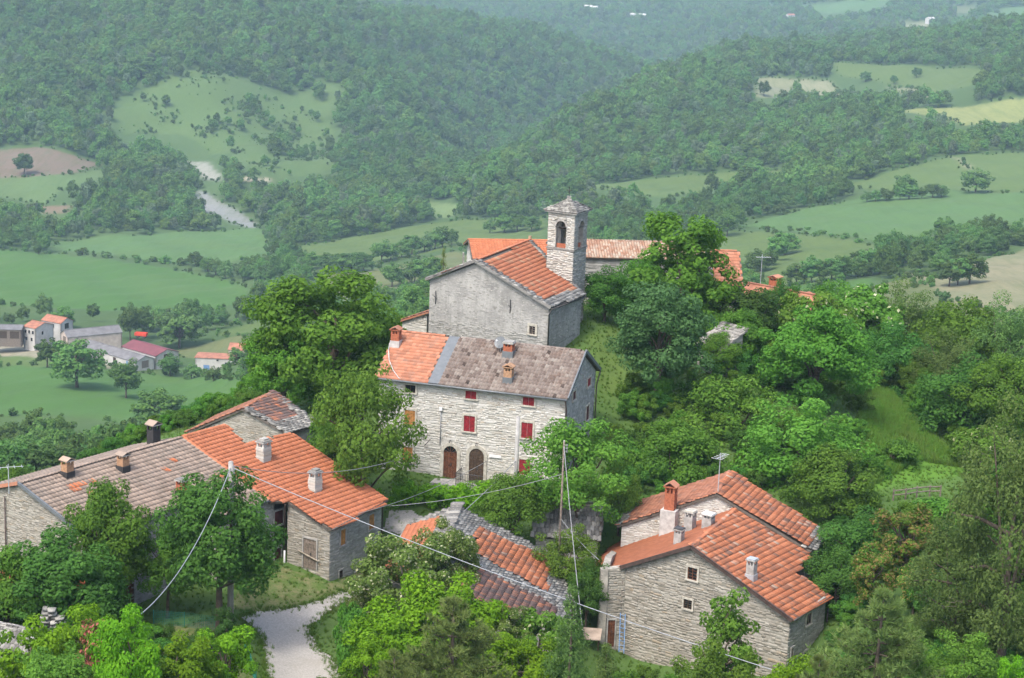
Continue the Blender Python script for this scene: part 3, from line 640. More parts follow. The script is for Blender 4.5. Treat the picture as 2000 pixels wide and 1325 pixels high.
# scrub on the clearing of the hillside
cw = LANDW[10][1]; xs = np.array([p[0] for p in cw]); ys = np.array([p[1] for p in cw])
rng = np.random.default_rng(70); X = rng.uniform(xs.min(), xs.max(), 9000); Y = rng.uniform(ys.min(), ys.max(), 9000)
k = inside(X, Y, cw) & (np.sin(X / 19 + 2 + np.sin(Y / 13)) * np.sin(Y / 27 + np.sin(X / 11)) + rng.normal(size=len(X)) * 0.5 > 0.55) ; X, Y = X[k], Y[k]
scatter('scrub', 'scattered thorn scrub on the pale hillside clearing', X, Y, 0.22 + 0.95 * rng.random(len(X)) ** 4, ['midbush0', 'midbush1', 'midbush0', 'mid3'], 71, 'scrub')
# low hedges and field margins
rng = np.random.default_rng(72); hx_, hy_ = [], []
for i, (c, wp) in enumerate(LANDW):
    if i in SOFT or max(p[1] for p in wp) > 2300: continue
    for (xa, ya), (xb, yb) in zip(wp, wp[1:] + wp[:1]):
        L_ = math.hypot(xb - xa, yb - ya); k_ = int(L_ / 3.2)
        if L_ > 400 or rng.random() < 0.18: continue
        for t in (np.arange(k_) + rng.random(k_)) / max(k_, 1): hx_.append(xa + (xb - xa) * t + rng.normal() * 1.2); hy_.append(ya + (yb - ya) * t + rng.normal() * 1.2)
X, Y = np.array(hx_), np.array(hy_); k = np.sin(X / 13 + Y / 21) + rng.normal(size=len(X)) * 0.4 > -0.5; X, Y = X[k], Y[k]
scatter('hedgerow', 'low straggling hedgerows along the margins of the valley fields', X, Y, 0.25 + 0.6 * rng.random(len(X)) ** 2, ['midbush0', 'midbush1'], 73, 'hedgerow')
# ------------------------------------------------------------------ masonry, tiles, openings
def c1(x, y): return 680 + .32 * x, 360 + .32 * y
def c2(x, y): return 680 + .32 * x, 620 + .32 * y
def c3(x, y): return .32 * x, 760 + .32 * y
def c4(x, y): return 300 + .3018 * x, 800 + .3018 * y
def c5(x, y): return 1100 + .3358 * x, 880 + .3358 * y
def c6(x, y): return 680 + .2906 * x, 940 + .2906 * y
rs = np.random.default_rng(5)
STONE_V = []
for i in range(10):
    r_ = np.random.default_rng(100 + i); j = lambda a: r_.uniform(-a, a)
    back = [(-1 + j(.05), 0, -1 + j(.08)), (1 + j(.05), 0, -1 + j(.08)), (1 + j(.05), 0, 1 + j(.08)), (-1 + j(.05), 0, 1 + j(.08))]
    fr = [(x * (0.86 + j(.1)), -1 + j(.3), z * (0.78 + j(.14))) for x, y, z in back]
    STONE_V.append(np.array(back + fr))
STONE_F = np.array([(4, 5, 6, 7), (0, 1, 5, 4), (1, 2, 6, 5), (2, 3, 7, 6), (3, 0, 4, 7)])
_sm = {}
def stone_mesh(i, mat):
    if (i, mat) not in _sm: _sm[(i, mat)] = np_mesh('stone', STONE_V[i], STONE_F, M[mat])
    return _sm[(i, mat)]
def frame_matrix(o, ex, ey, ez):
    return Matrix(((ex.x, ey.x, ez.x, o.x), (ex.y, ey.y, ez.y, o.y), (ex.z, ey.z, ez.z, o.z), (0, 0, 0, 1)))
class Wall:
    """vertical wall from p0 to p1 (outside on the right-hand side walking p0 to p1); top is a list of (distance, height)"""
    def __init__(s, root, p0, p1, zb, top, mat, thick=0.45, name='wall'):
        s.p0 = Vector((p0.x, p0.y, 0)); d = Vector((p1.x - p0.x, p1.y - p0.y, 0)); s.L = d.length; s.ex = d / s.L
        s.n = Vector((s.ex.y, -s.ex.x, 0)); s.zb = zb; s.root = root; s.ops = []
        s.top = [(0, top[0][1])] + [t for t in top if 0 < t[0] < s.L] + [(s.L, top[-1][1])] if len(top) > 1 else [(0, top[0][1]), (s.L, top[0][1])]
        poly = [s.P(0, zb), s.P(s.L, zb)] + [s.P(u, z) for u, z in reversed(s.top)]
        s.o = MB().prism(poly, -s.n * thick).build(name, M[mat], root)
    def P(s, u, z, off=0.0): return s.p0 + s.ex * u + UP * z + s.n * off
    def ztop(s, u): return float(np.interp(u, [t[0] for t in s.top], [t[1] for t in s.top]))
    def uz(s, x, y):
        q = onplane(x, y, s.P(0, 0), s.n); return (q - s.p0).dot(s.ex), q.z
    def rect(s, x0, y0, x1, y1):
        a = s.uz(x0, (y0 + y1) / 2)[0]; b = s.uz(x1, (y0 + y1) / 2)[0]; xm = (x0 + x1) / 2
        return a, b, s.uz(xm, y1)[1], s.uz(xm, y0)[1]
    def stones(s, mat, quota, hmin=0.13, hmax=0.26, lmin=0.22, lmax=0.75, zfrom=None, zto=None, seed=1, depth=0.028, quoin=True, u0=0.0, u1=None, keep=1.0):
        rg = np.random.default_rng(seed); items = []; zmin = s.zb if zfrom is None else zfrom; zmax = max(t[1] for t in s.top) if zto is None else zto
        u1 = s.L if u1 is None else u1
        cuts = [u0]                                      # bays of independent courses, so that no bed joint runs the whole wall
        while cuts[-1] < u1 - 2.2: cuts.append(cuts[-1] + rg.uniform(0.5, 1.3))
        cuts.append(u1)
        for c0, c1 in zip(cuts[:-1], cuts[1:]):
            z = zmin - rg.uniform(0, hmax); odd = 0
            while z < zmax:
                h = hmin + (hmax - hmin) * rg.random(); u = c0 - (0.0 if c0 == u0 else rg.uniform(0, 0.25)); odd ^= 1; first = c0 == u0
                while u < c1 - 0.05:
                    l = rg.uniform(lmin, lmax) * (0.55 + 0.75 * (h / hmax))
                    if quoin and first: l = 0.55 if odd else 0.33
                    first = False
                    last = c1 == u1
                    if u + l > c1 - 0.12: l = c1 - u + (0 if last else 0.0)
                    a, b = u, u + l; u += l
                    if b - a < 0.07: continue
                    dz = rg.normal() * 0.022; hh = h * rg.uniform(0.75, 1.15)
                    zt = min(s.ztop(a + 0.02), s.ztop(b - 0.02))
                    if z + hh + 0.02 > zt: continue
                    hit_ = [q for q in s.ops if b > q[0] and a < q[1] and z + hh > q[2] and z < q[3]]
                    if hit_:
                        cut = hit_[0]
                        if a < cut[0] - 0.1: b = cut[0]
                        elif b > cut[1] + 0.1: a = cut[1]
                        else: continue
                    if rg.random() > keep: continue
                    items.append(((a + b) / 2, z + dz + hh / 2, (b - a) / 2 - 0.010, hh / 2 - 0.008, depth * rg.uniform(0.3, 1.25), int(rg.integers(0, 10)), rg.normal() * 0.06))
                z += h
        if not items: return
        big = sorted(range(len(items)), key=lambda i: -items[i][2] * items[i][3])[:quota]; bs = set(big)
        for i in big:
            u, z, hl, hh, dp, k, rot = items[i]
            o = bpy.data.objects.new('stone', stone_mesh(k, mat)); col.objects.link(o); o.parent = s.o
            o.matrix_basis = frame_matrix(s.P(u, z), s.ex * hl + UP * rot * hl, -s.n * dp, UP * hh)
        rest = [items[i] for i in range(len(items)) if i not in bs]
        if rest:
            vs = []; ex, nn, up = np.array(s.ex), np.array(s.n), np.array(UP)
            for u, z, hl, hh, dp, k, rot in rest:
                q = STONE_V[k]; vs.append(np.array(s.P(u, z)) + q[:, :1] * hl * (ex + up * rot) - q[:, 1:2] * dp * nn + q[:, 2:] * hh * up)
            nr = len(rest); f = (STONE_F[None] + 8 * np.arange(nr)[:, None, None]).reshape(-1, 4)
            o = link('stone_facing', np_mesh('stone_facing', np.concatenate(vs), f, M[mat]), s.o); o['kind'] = 'stuff'
    # openings ---------------------------------------------------------------
    def opening(s, kind, r, mat='wood_dark', sur='surround', sw=0.12, arch=False, label=None, leaves=2, sill=True):
        u0, u1, z0, z1 = r; w_ = u1 - u0
        B = lambda mb, a, b, c, d, o0, o1: mb.box(s.P((a + b) / 2, (c + d) / 2, (o0 + o1) / 2), s.ex * ((b - a) / 2), UP * ((d - c) / 2), s.n * ((o1 - o0) / 2))
        s.ops.append((u0 - sw, u1 + sw, z0 - (sw if kind != 'door' else 0), z1 + sw + (w_ / 2 if arch else 0)))
        m = MB()
        B(m, u0 - sw, u0, z0 - 0.0, z1, 0.0, 0.085); B(m, u1, u1 + sw, z0, z1, 0.0, 0.085)
        if not arch: B(m, u0 - sw, u1 + sw, z1, z1 + sw * 1.15, 0.0, 0.09)
        else:
            k = 9; c = (u0 + u1) / 2; ri, ro = w_ / 2, w_ / 2 + sw
            for i in range(k):
                a0, a1 = math.pi * i / k, math.pi * (i + 1) / k - 0.01
                q = [s.P(c - math.cos(a) * r_, z1 + math.sin(a) * r_, 0.0) for a, r_ in ((a0, ri), (a1, ri), (a1, ro), (a0, ro))]
                m.prism(q, s.n * 0.09)
        nm = 'door' if kind == 'door' else 'window'
        part = m.build(nm, M[sur], s.root)
        if label: part['label'] = label
        if kind == 'door':
            B2 = MB(); k = max(3, int(w_ / 0.2))
            for i in range(k):
                q = MB(); B(q, u0 + w_ * i / k + 0.006, u0 + w_ * (i + 1) / k - 0.006, z0, z1, 0.012, 0.03 + 0.008 * (i % 2)); q.build('plank', M[mat], part)
            if arch:
                c = (u0 + u1) / 2; q = [s.P(c - math.cos(a) * w_ / 2, z1 + math.sin(a) * w_ / 2, 0.012) for a in np.linspace(0, math.pi, 11)]
                MB().prism(q, s.n * 0.015).build('fanlight', M['glass'] if arch == 'glass' else M[mat], part)
                if arch == 'glass':
                    q = MB()
                    for a in np.linspace(0.3, math.pi - 0.3, 5): q.tube([s.P(c, z1, 0.035), s.P(c - math.cos(a) * w_ / 2, z1 + math.sin(a) * w_ / 2, 0.035)], 0.016, 4)
                    B(q, u0, u1, z1 - 0.03, z1 + 0.03, 0.012, 0.045); q.build('fanlight_bars', M[mat], part)
            for zz in (z0 + 0.3, (z0 + z1) / 2, z1 - 0.3):
                q = MB(); B(q, u0 + 0.03, u1 - 0.03, zz - 0.05, zz + 0.05, 0.03, 0.05); q.build('door_rail', M[mat], part)
            q = MB(); B(q, u0 + w_ * 0.52, u0 + w_ * 0.6, z0 + 0.95, z0 + 1.1, 0.045, 0.08); q.build('handle', M['iron'], part)
        elif kind == 'shutter':
            for i in range(leaves):
                a, b = u0 + w_ * i / leaves + 0.008, u0 + w_ * (i + 1) / leaves - 0.008; q = MB(); kk = 3
                for j in range(kk): B(q, a + (b - a) * j / kk + 0.004, a + (b - a) * (j + 1) / kk - 0.004, z0 + 0.01, z1 - 0.01, 0.01, 0.036)
                for zz in (z0 + (z1 - z0) * 0.2, z0 + (z1 - z0) * 0.8): B(q, a + 0.01, b - 0.01, zz - 0.035, zz + 0.035, 0.036, 0.05)
                q.build('shutter', M[mat], part)
        else:
            q = MB(); B(q, u0, u1, z0, z1, 0.004, 0.012); q.build('pane', M['glass'], part)
            q = MB(); t = 0.045
            for a, b, c, d in ((u0, u0 + t, z0, z1), (u1 - t, u1, z0, z1), (u0 + t, u1 - t, z0, z0 + t), (u0 + t, u1 - t, z1 - t, z1), ((u0 + u1) / 2 - t / 2, (u0 + u1) / 2 + t / 2, z0 + t, z1 - t)): B(q, a, b, c, d, 0.012, 0.05)
            if kind == 'bars':
                for zz in np.linspace(z0, z1, 5)[1:-1]: B(q, u0 + t, u1 - t, zz - 0.012, zz + 0.012, 0.02, 0.045)
            q.build('casement', M[mat], part)
        if kind != 'door' and sill:
            q = MB(); B(q, u0 - sw * 1.2, u1 + sw * 1.2, z0 - 0.10, z0 - 0.003, 0.0, 0.14); q.build('sill', M[sur], part)
        return part

def tile_geo(style, w_, L, k=0):
    r_ = np.random.default_rng(300 + k)
    if style == 'slab':
        xs = [-.5 + r_.uniform(-.06, .06), .5 + r_.uniform(-.06, .06)]; t = 0.05 + r_.uniform(0, .04); s0 = r_.uniform(-.12, .12); s1 = r_.uniform(-.12, .12); lift = r_.uniform(0.0, 0.05)
        v = [(xs[0] * w_, -.5 * L, .02), (xs[1] * w_, -.5 * L, .02), (xs[1] * w_ * 0.96, (.5 + s0) * L, t + lift), (xs[0] * w_ * 0.96, (.5 + s1) * L, t + lift),
             (xs[1] * w_ * 0.96, (.5 + s0) * L, lift - .01), (xs[0] * w_ * 0.96, (.5 + s1) * L, lift - .01), (xs[0] * w_, -.5 * L, -.03), (xs[1] * w_, -.5 * L, -.03)]
        return np.array(v), [(0, 1, 2, 3), (3, 2, 4, 5), (0, 3, 5, 6), (2, 1, 7, 4)]
    prof = {'wave': [(-.5, .0), (-.2, -.01), (.0, .045), (.24, .075), (.5, .015)], 'flat': [(-.5, .012), (-.3, .0), (0.0, .016), (.3, .0), (.5, .012)],
            'coppi': [(-.5, -.02), (-.3, .05), (0, .085), (.3, .05), (.5, -.02)], 'pan': [(-.5, .02), (-.4, .03), (-.3, .0), (.3, .0), (.5, .03)]}[style]
    lip = {'wave': .065, 'flat': .05, 'coppi': .04, 'pan': .062}[style]
    n_ = len(prof); v = [(x * w_, -.5 * L, z + 0.005) for x, z in prof] + [(x * w_, .5 * L, z + lip + 0.005) for x, z in prof] + [(x * w_, .5 * L, -.012) for x, z in prof]
    f = [(i, i + 1, n_ + i + 1, n_ + i) for i in range(n_ - 1)] + [(n_ + i, n_ + i + 1, 2 * n_ + i + 1, 2 * n_ + i) for i in range(n_ - 1)]
    return np.array(v), f
_tm = {}
def tile_mesh(style, w_, L, k, mat):
    key = (style, round(w_, 3), round(L, 3), k, mat)
    if key not in _tm:
        v, f = tile_geo(style, w_, L, k); _tm[key] = np_mesh('tile', v, np.array(f), M[mat])
    return _tm[key]
def lay(roof, poly, udir, style, w_, e, mat, quota, seed=1, lift=0.02, name='tile', skip=0.0, jit=0.01, spare=None, holes=(), grow=0.04, wavy=0.0):
    """tiles or slabs laid in courses over a planar polygon; udir runs along the eave"""
    poly = [Vector(p) for p in poly]; u = Vector(udir).normalized()
    nrm = Vector((0, 0, 0))
    for i in range(len(poly)):
        a, b = poly[i], poly[(i + 1) % len(poly)]; nrm += a.cross(b)
    nrm.normalize(); nrm = nrm if nrm.z > 0 else -nrm
    u = (u - nrm * u.dot(nrm)).normalized(); v = nrm.cross(u); v = v if v.z < 0 else -v; u = v.cross(nrm) if (v.cross(nrm)).dot(u) > 0 else v.cross(nrm)
    O = poly[0]; uv = [((p - O).dot(u), (p - O).dot(v)) for p in poly]
    rg = np.random.default_rng(seed); L = e * 1.14; items = []
    umin, umax = min(p[0] for p in uv), max(p[0] for p in uv); vmax = max(p[1] for p in uv); vmin = min(p[1] for p in uv)
    rows = int((vmax - vmin) / e) + 1
    cx_ = sum(p[0] for p in uv) / len(uv); cy_ = sum(p[1] for p in uv) / len(uv)
    g_ = 1 + grow / max(0.5, (vmax - vmin) / 2)
    uvt = [(cx_ + (a - cx_) * g_, cy_ + (b - cy_) * g_) for a, b in uv]
    for r_ in range(rows):
        vc = vmax - e * (r_ + 0.5); a = umin + (0.5 * w_ if (r_ % 2 and style in ('slab', 'flat')) else 0) - w_ * 0.25 * (style == 'slab') * rg.random()
        us = np.arange(a + w_ / 2, umax, w_)
        if not len(us): continue
        ok = inside(us, np.full_like(us, vc), uvt)
        for q in us[ok]:
            if skip and rg.random() < skip: continue
            if any(inside(np.array([q]), np.array([vc]), h)[0] for h in holes): continue
            z_ = wavy * (math.sin(q * 0.9 + vc * 0.5) + math.sin(vc * 1.3 + 2)) if wavy else 0.0
            items.append((q, vc, rg.normal() * jit, rg.normal() * jit * 0.6, int(rg.integers(0, 6)) if style == 'slab' else 0, z_))
    if not items: return
    P = [O + u * i[0] + v * i[1] + nrm * (lift + i[5]) for i in items]
    order = sorted(range(len(items)), key=lambda i: P[i].length)[:quota]; os_ = set(order)
    def mat_of(i):
        q, vc, r1, r2, k, z_ = items[i]
        uu = u + v * (r1 * (4 if style == 'slab' else 1)); vv = v - u * (r1 * (4 if style == 'slab' else 1)); nn = nrm + u * r2
        return frame_matrix(P[i], uu, vv, nn)
    spares = set()
    if spare:
        for (su, sv, ru, rv) in spare:
            for i, it in enumerate(items):
                if abs(it[0] - su) < ru and abs(it[1] - sv) < rv: spares.add(i)
    for i in order:
        o = bpy.data.objects.new(name, tile_mesh(style, w_, L, items[i][4], 'tile_spare' if i in spares else mat)); col.objects.link(o); o.parent = roof; o.matrix_basis = mat_of(i)
    for sub, mm in (([i for i in range(len(items)) if i not in os_ and i not in spares], mat), ([i for i in spares if i not in os_], 'tile_spare')):
        if not sub: continue
        vs, fs, b = [], [], 0
        for i in sub:
            tv, tf = tile_geo(style, w_, L, items[i][4]); m4 = np.array(mat_of(i)); vs.append(tv @ m4[:3, :3].T + m4[:3, 3]); fs.append(np.array(tf) + b); b += len(tv)
        o = link(name + '_courses', np_mesh(name + '_courses', np.concatenate(vs), np.concatenate(fs), M[mm]), roof); o['kind'] = 'stuff'
    return (O, u, v)
def deck(root, poly, thick=0.14, mat='deck', name='roof'):
    poly = [Vector(p) for p in poly]; nrm = Vector((0, 0, 0))
    for i in range(len(poly)): nrm += poly[i].cross(poly[(i + 1) % len(poly)])
    nrm.normalize(); nrm = nrm if nrm.z > 0 else -nrm
    return MB().prism(poly, -nrm * thick).build(name, M[mat], root)
_rm = {}
def ridge(roof, a, b, mat, step=0.38, r=0.13, name='ridge_tile', rough=0.0):
    a, b = Vector(a), Vector(b); d = b - a; n_ = max(1, int(d.length / step)); t = d.normalized(); s_ = t.cross(UP).normalized(); up = s_.cross(t)
    key = (mat, r, step)
    if key not in _rm:
        vs = []; k = 6
        for q, rad in ((-.5, r * 0.9), (.55, r * 1.08)): vs += [(math.cos(math.pi * i / k) * rad, q * step, math.sin(math.pi * i / k) * rad * 0.8) for i in range(k + 1)]
        k += 1
        _rm[key] = np_mesh('ridge_tile', np.array(vs), np.array([(i, i + 1, k + i + 1, k + i) for i in range(k - 1)]), M[mat])
    for i in range(n_):
        o = bpy.data.objects.new(name, _rm[key]); col.objects.link(o); o.parent = roof
        o.matrix_basis = frame_matrix(a + t * (step * (i + 0.5)) + up * (0.02 + rt.uniform(-rough, rough)), s_, t, up)
def bar(root, a, b, wid, hei, mat, name):
    a, b = Vector(a), Vector(b); t = (b - a); s_ = t.normalized().cross(UP).normalized(); up = s_.cross(t.normalized())
    return MB().box((a + b) / 2, t / 2, s_ * wid / 2, up * hei / 2).build(name, M[mat], root)
def pipe(root, pts, r, mat, name): return MB().tube(pts, r, 8).build(name, M[mat], root, True)
def chimney(root, base, w_, d_, h, body, cap='slab', rz=0, flash=None, style='pots', capmat='tile_rust'):
    """base is on the roof; the shaft runs 0.6 m down into it"""
    ex, ey = hdir(rz) * (w_ / 2), hdir(rz + 90) * (d_ / 2); base = Vector(base)
    hs = h * 0.62
    ch = MB().box(base + UP * (hs / 2 - 0.3), ex, ey, UP * (hs / 2 + 0.3)).build('chimney', M[body], root)
    p = MB()                                             # four little piers with openings between
    for i in (-1, 1):
        for j in (-1, 1): p.box(base + UP * (hs + h * 0.11) + ex * i * 0.8 + ey * j * 0.8, ex * 0.2, ey * 0.2, UP * h * 0.11)
    p.box(base + UP * (hs + h * 0.09), ex * 0.14, ey * 0.85, UP * h * 0.09)
    p.build('pier', M[body], ch)
    zc = hs + h * 0.22
    MB().box(base + UP * (zc + 0.03), ex * 1.25, ey * 1.25, UP * 0.03).build('cap_plate', M['cement' if cap != 'brick' else body], ch)
    if style == 'pots':                                  # little gabled hood of two tiles
        for i in (-1, 1):
            MB().add([base + UP * (zc + 0.07) + ex * i * 1.35 - ey * 1.35, base + UP * (zc + 0.07) + ex * i * 1.35 + ey * 1.35, base + UP * (zc + 0.07 + h * 0.16) + ey * 1.35, base + UP * (zc + 0.07 + h * 0.16) - ey * 1.35,
                      base + UP * (zc + 0.02) + ex * i * 1.3 - ey * 1.3, base + UP * (zc + 0.02) + ex * i * 1.3 + ey * 1.3, base + UP * (zc + 0.03 + h * 0.16) + ey * 1.3, base + UP * (zc + 0.03 + h * 0.16) - ey * 1.3],
                     [(0, 1, 2, 3), (4, 7, 6, 5), (0, 4, 5, 1), (1, 5, 6, 2), (2, 6, 7, 3), (3, 7, 4, 0)]).build('hood_tile', M[capmat], ch)
    else:
        MB().box(base + UP * (zc + 0.10), ex * 1.1, ey * 1.1, UP * 0.04).build('cap_slab', M[cap], ch)
        if style == 'stack': MB().box(base + UP * (zc + 0.2) + ex * 0.1, ex * 0.7, ey * 0.7, UP * 0.06).build('cap_stone', M[cap], ch)
    if flash:
        f = MB()
        for sg, a, b in ((1, ex, ey), (-1, ex, ey)): f.box(base + a * sg * 1.08 + UP * 0.0, a * 0.09, b * 1.15, UP * 0.26); f.box(base + b * sg * 1.08, a * 1.0, b * 0.09, UP * 0.26)
        f.build('flashing', M[flash], ch)
    return ch
def antenna(base, h, name, label, els=5, rz=30, parent=None):
    r_ = empty(name, base, label, 'antenna')
    MB().tube([base, base + UP * h], 0.03, 6).build('mast', M['zinc'], r_)
    d = hdir(rz); b = MB().tube([base + UP * h * 0.9 - d * 0.6, base + UP * h * 0.9 + d * 0.9], 0.02, 5).build('boom', M['zinc'], r_)
    s_ = hdir(rz + 90); q = MB()
    for i in range(els):
        c = base + UP * h * 0.9 + d * (-0.5 + 1.3 * i / (els - 1)); q.tube([c - s_ * (0.4 - 0.03 * i), c + s_ * (0.4 - 0.03 * i)], 0.014, 4)
    q.build('elements', M['zinc'], r_)
    return r_
def plane_of(a, b, c):
    n_ = (b - a).cross(c - a).normalized(); return a, (n_ if n_.z > 0 else -n_)
# ================================================================== main house with the red shutters
th = -16.4; EX, EY = hdir(th), hdir(th + 90)
O = V(4.07, 130.0, -35.43); Lm, Dm, Rm = 14.53, 9.21, 2.45
zb = -44.5
house = empty('stone_house', (O.x - 7, O.y + 4, zb), 'pale stone three-storey house with dark red shutters and twin arched doors', 'house')
ov, og = 0.38, 0.22
wFR = O + EY * ov - EX * og; wFL = O - EX * (Lm - og) + EY * ov; wBR = O + EY * (Dm - ov) - EX * og; wBL = O - EX * (Lm - og) + EY * (Dm - ov)
ze = O.z + Rm * ov / (Dm / 2) - 0.16; zr = O.z + Rm - 0.2
front = Wall(house, wFL, wFR, zb, [(0, ze)], 'mortar_pale')
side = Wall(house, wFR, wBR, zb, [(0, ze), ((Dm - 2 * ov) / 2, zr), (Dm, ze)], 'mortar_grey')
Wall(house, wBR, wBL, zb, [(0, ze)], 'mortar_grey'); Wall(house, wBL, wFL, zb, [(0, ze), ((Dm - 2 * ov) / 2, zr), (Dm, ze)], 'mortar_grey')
def R2(wl, f, x0, y0, x1, y1): a, b = f(x0, y0); c, d = f(x1, y1); return wl.rect(a, b, c, d)
front.opening('window', R2(front, c2, 350, 412, 413, 458), 'wood_dark', label='small dark attic window under the orange tiled roof')
front.opening('shutter', R2(front, c2, 717, 449, 784, 497), 'paint_red'); front.opening('shutter', R2(front, c2, 1067, 488, 1137, 538), 'paint_red')
front.opening('shutter', R2(front, c2, 345, 566, 410, 655), 'wood_orange', label='bare orange wooden shutters')
front.opening('shutter', R2(front, c2, 707, 600, 775, 697), 'paint_red'); front.opening('shutter', R2(front, c2, 1058, 642, 1127, 738), 'paint_red')
front.opening('shutter', R2(front, c2, 332, 790, 395, 880), 'wood_orange'); front.opening('shutter', R2(front, c2, 1044, 867, 1112, 960), 'paint_red')
d1 = R2(front, c2, 582, 826, 664, 980); d2 = R2(front, c2, 738, 845, 828, 1003)
front.opening('door', d1, 'wood_door', sw=0.24, arch='glass', label='arched panelled door with a fanlight')
front.opening('door', d2, 'wood_dark', sw=0.24, arch=True, label='arched dark plank door behind the railing')
for r_ in [(1358, 625, 1376, 676), (1368, 450, 1385, 502), (1457, 370, 1476, 420), (1449, 540, 1466, 626)]:
    side.opening('shutter', R2(side, c2, *r_), 'paint_maroon' if r_[0] != 1457 else 'paint_red', sw=0.08)
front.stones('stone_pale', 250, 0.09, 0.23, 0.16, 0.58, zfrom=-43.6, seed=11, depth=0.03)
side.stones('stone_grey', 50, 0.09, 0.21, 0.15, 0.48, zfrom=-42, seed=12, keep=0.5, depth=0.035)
zg = min(d1[2], d2[2])
q = front.P((d1[0] + d2[1]) / 2, zg - 0.9, 0.75)         # stone landing in front of the doors
MB().box(q, EX * ((d2[1] - d1[0]) / 2 + 0.5), front.n * 0.75, UP * 0.88).build('landing', M['cement'], house)
for i in range(4): MB().box(front.P(d2[1] + 0.65 + 0.3 * i, zg - 1.0 - 0.17 * i, 0.6), EX * 0.15, front.n * 0.6, UP * 0.85).build('step', M['cement_light'], house)
rl = MB(); a0, a1 = d2[0] - 0.55, d2[1] + 0.4
for s_ in np.linspace(a0, a1, 17): rl.tube([front.P(s_, zg - 0.02, 1.42), front.P(s_, zg + 0.92, 1.42)], 0.016, 5)
for zz in (zg + 0.1, zg + 0.92): rl.tube([front.P(a0, zz, 1.42), front.P(a1, zz, 1.42)], 0.025, 5)
for s_ in np.linspace(0.1, 1.4, 8): rl.tube([front.P(a0, zg - 0.02, s_), front.P(a0, zg + 0.92, s_)], 0.016, 5)
rl.tube([front.P(a0, zg + 0.92, 0.05), front.P(a0, zg + 0.92, 1.42)], 0.025, 5)
rl.build('railing', M['iron'], house)
MB().tube([front.P((d1[0] + d1[1]) / 2, d1[3] + 0.95, 0.0), front.P((d1[0] + d1[1]) / 2, d1[3] + 1.0, 0.25), front.P((d1[0] + d1[1]) / 2, d1[3] + 0.85, 0.4)], 0.035, 6).build('wall_lamp', M['iron'], house)
MB().tube([front.P((d2[0] + d2[1]) / 2, d2[3] + 0.95, 0.0), front.P((d2[0] + d2[1]) / 2, d2[3] + 1.0, 0.25), front.P((d2[0] + d2[1]) / 2, d2[3] + 0.85, 0.4)], 0.035, 6).build('wall_lamp', M['iron'], house)
u_, z_ = front.uz(*c2(570, 560)); pipe(house, [front.P(u_, z_, 0.12), front.P(u_, z_ - 2.7, 0.12)], 0.03, 'cable_grey', 'conduit')
MB().box(front.P(u_, z_ + 0.05, 0.14), EX * 0.11, front.n * 0.08, UP * 0.13).build('junction_box', M['white_plastic'], house)
u_, z_ = front.uz(*c2(900, 846)); MB().box(front.P(u_, z_, 0.12), EX * 0.45, front.n * 0.01, UP * 0.11).build('name_plate', M['white_plastic'], house)
MB().tube([front.P(front.uz(*c2(470, 780))[0], front.uz(*c2(470, 780))[1], 0.1), front.P(front.uz(*c2(520, 730))[0], front.uz(*c2(520, 730))[1], 0.7)], 0.03, 5).build('bracket', M['iron'], house)
# roof
A0 = O - EX * Lm; RF = O + EY * Dm / 2 + UP * Rm; RL = RF - EX * Lm; BR = O + EY * Dm; BL = A0 + EY * Dm
rfront = deck(house, [A0, O, RF, RL]); rback = deck(house, [RL, RF, BR, BL])
P0, n0 = plane_of(O, RF, A0)
t1 = (onplane(*c2(490, 398), P0, n0) - A0).dot(EX); t2 = (onplane(*c2(565, 402), P0, n0) - A0).dot(EX)
lay(rfront, [A0, A0 + EX * t1, RL + EX * t1, RL], EX, 'flat', 0.26, 0.34, 'tile_rust', 110, 21)
lay(rfront, [A0 + EX * t2, O, RF, RL + EX * t2], EX, 'wave', 0.275, 0.37, 'tile_pink', 190, 22)
lay(rback, [RL, RF, BR, BL], EX, 'wave', 0.275, 0.37, 'tile_pink', 0, 23)
MB().prism([A0 + EX * t1 + n0 * 0.03, A0 + EX * t2 + n0 * 0.03, RL + EX * t2 + n0 * 0.03, RL + EX * t1 + n0 * 0.03], n0 * 0.05).build('flashing_strip', M['metal_grey'], rfront)
ridge(rfront, RL, RL + EX * t1, 'tile_rust'); ridge(rfront, RL + EX * t2, RF, 'tile_pink')
for a, b in ((O, RF), (RF, BR)): bar(house, a + EX * 0.05 + UP * 0.03, b + EX * 0.05 + UP * 0.03, 0.10, 0.24, 'metal_grey', 'verge_trim')
pipe(house, [A0 - EY * 0.06 - UP * 0.06, O - EY * 0.06 - UP * 0.06], 0.075, 'metal_grey', 'gutter')
pipe(house, [O - EY * 0.06 - UP * 0.1 - EX * 0.15, wFR + UP * (O.z - 0.75) * 0 + V(0, 0, 0) - EX * 0.02 + EX * 0.1 + V(0, 0, -0.9), V(wFR.x, wFR.y, -38.2) + EX * 0.1, V(wFR.x, wFR.y, zb) + EX * 0.1], 0.05, 'metal_brown', 'downpipe')
pipe(house, [BR - UP * 0.1 + EX * 0.05, wBR + EX * 0.12 - UP * 1.1, V(wBR.x, wBR.y, zb) + EX * 0.12], 0.05, 'metal_brown', 'downpipe')
chimney(house, onplane(*c2(292, 168), P0, n0) + UP * 0.1, 0.62, 0.62, 1.25, 'brick_red', 'brick', th, 'cement_light', 'pots', 'tile_rust')
chimney(house, onplane(*c2(980, 232), P0, n0) + UP * 0.1, 0.68, 0.68, 0.98, 'brick_red', 'slab', th, 'metal_grey', 'slab')
chimney(house, onplane(*c2(978, 392), P0, n0) + UP * 0.1, 0.6, 0.58, 1.15, 'brick_tan', 'brick', th, 'metal_grey', 'pots', 'brick_tan')
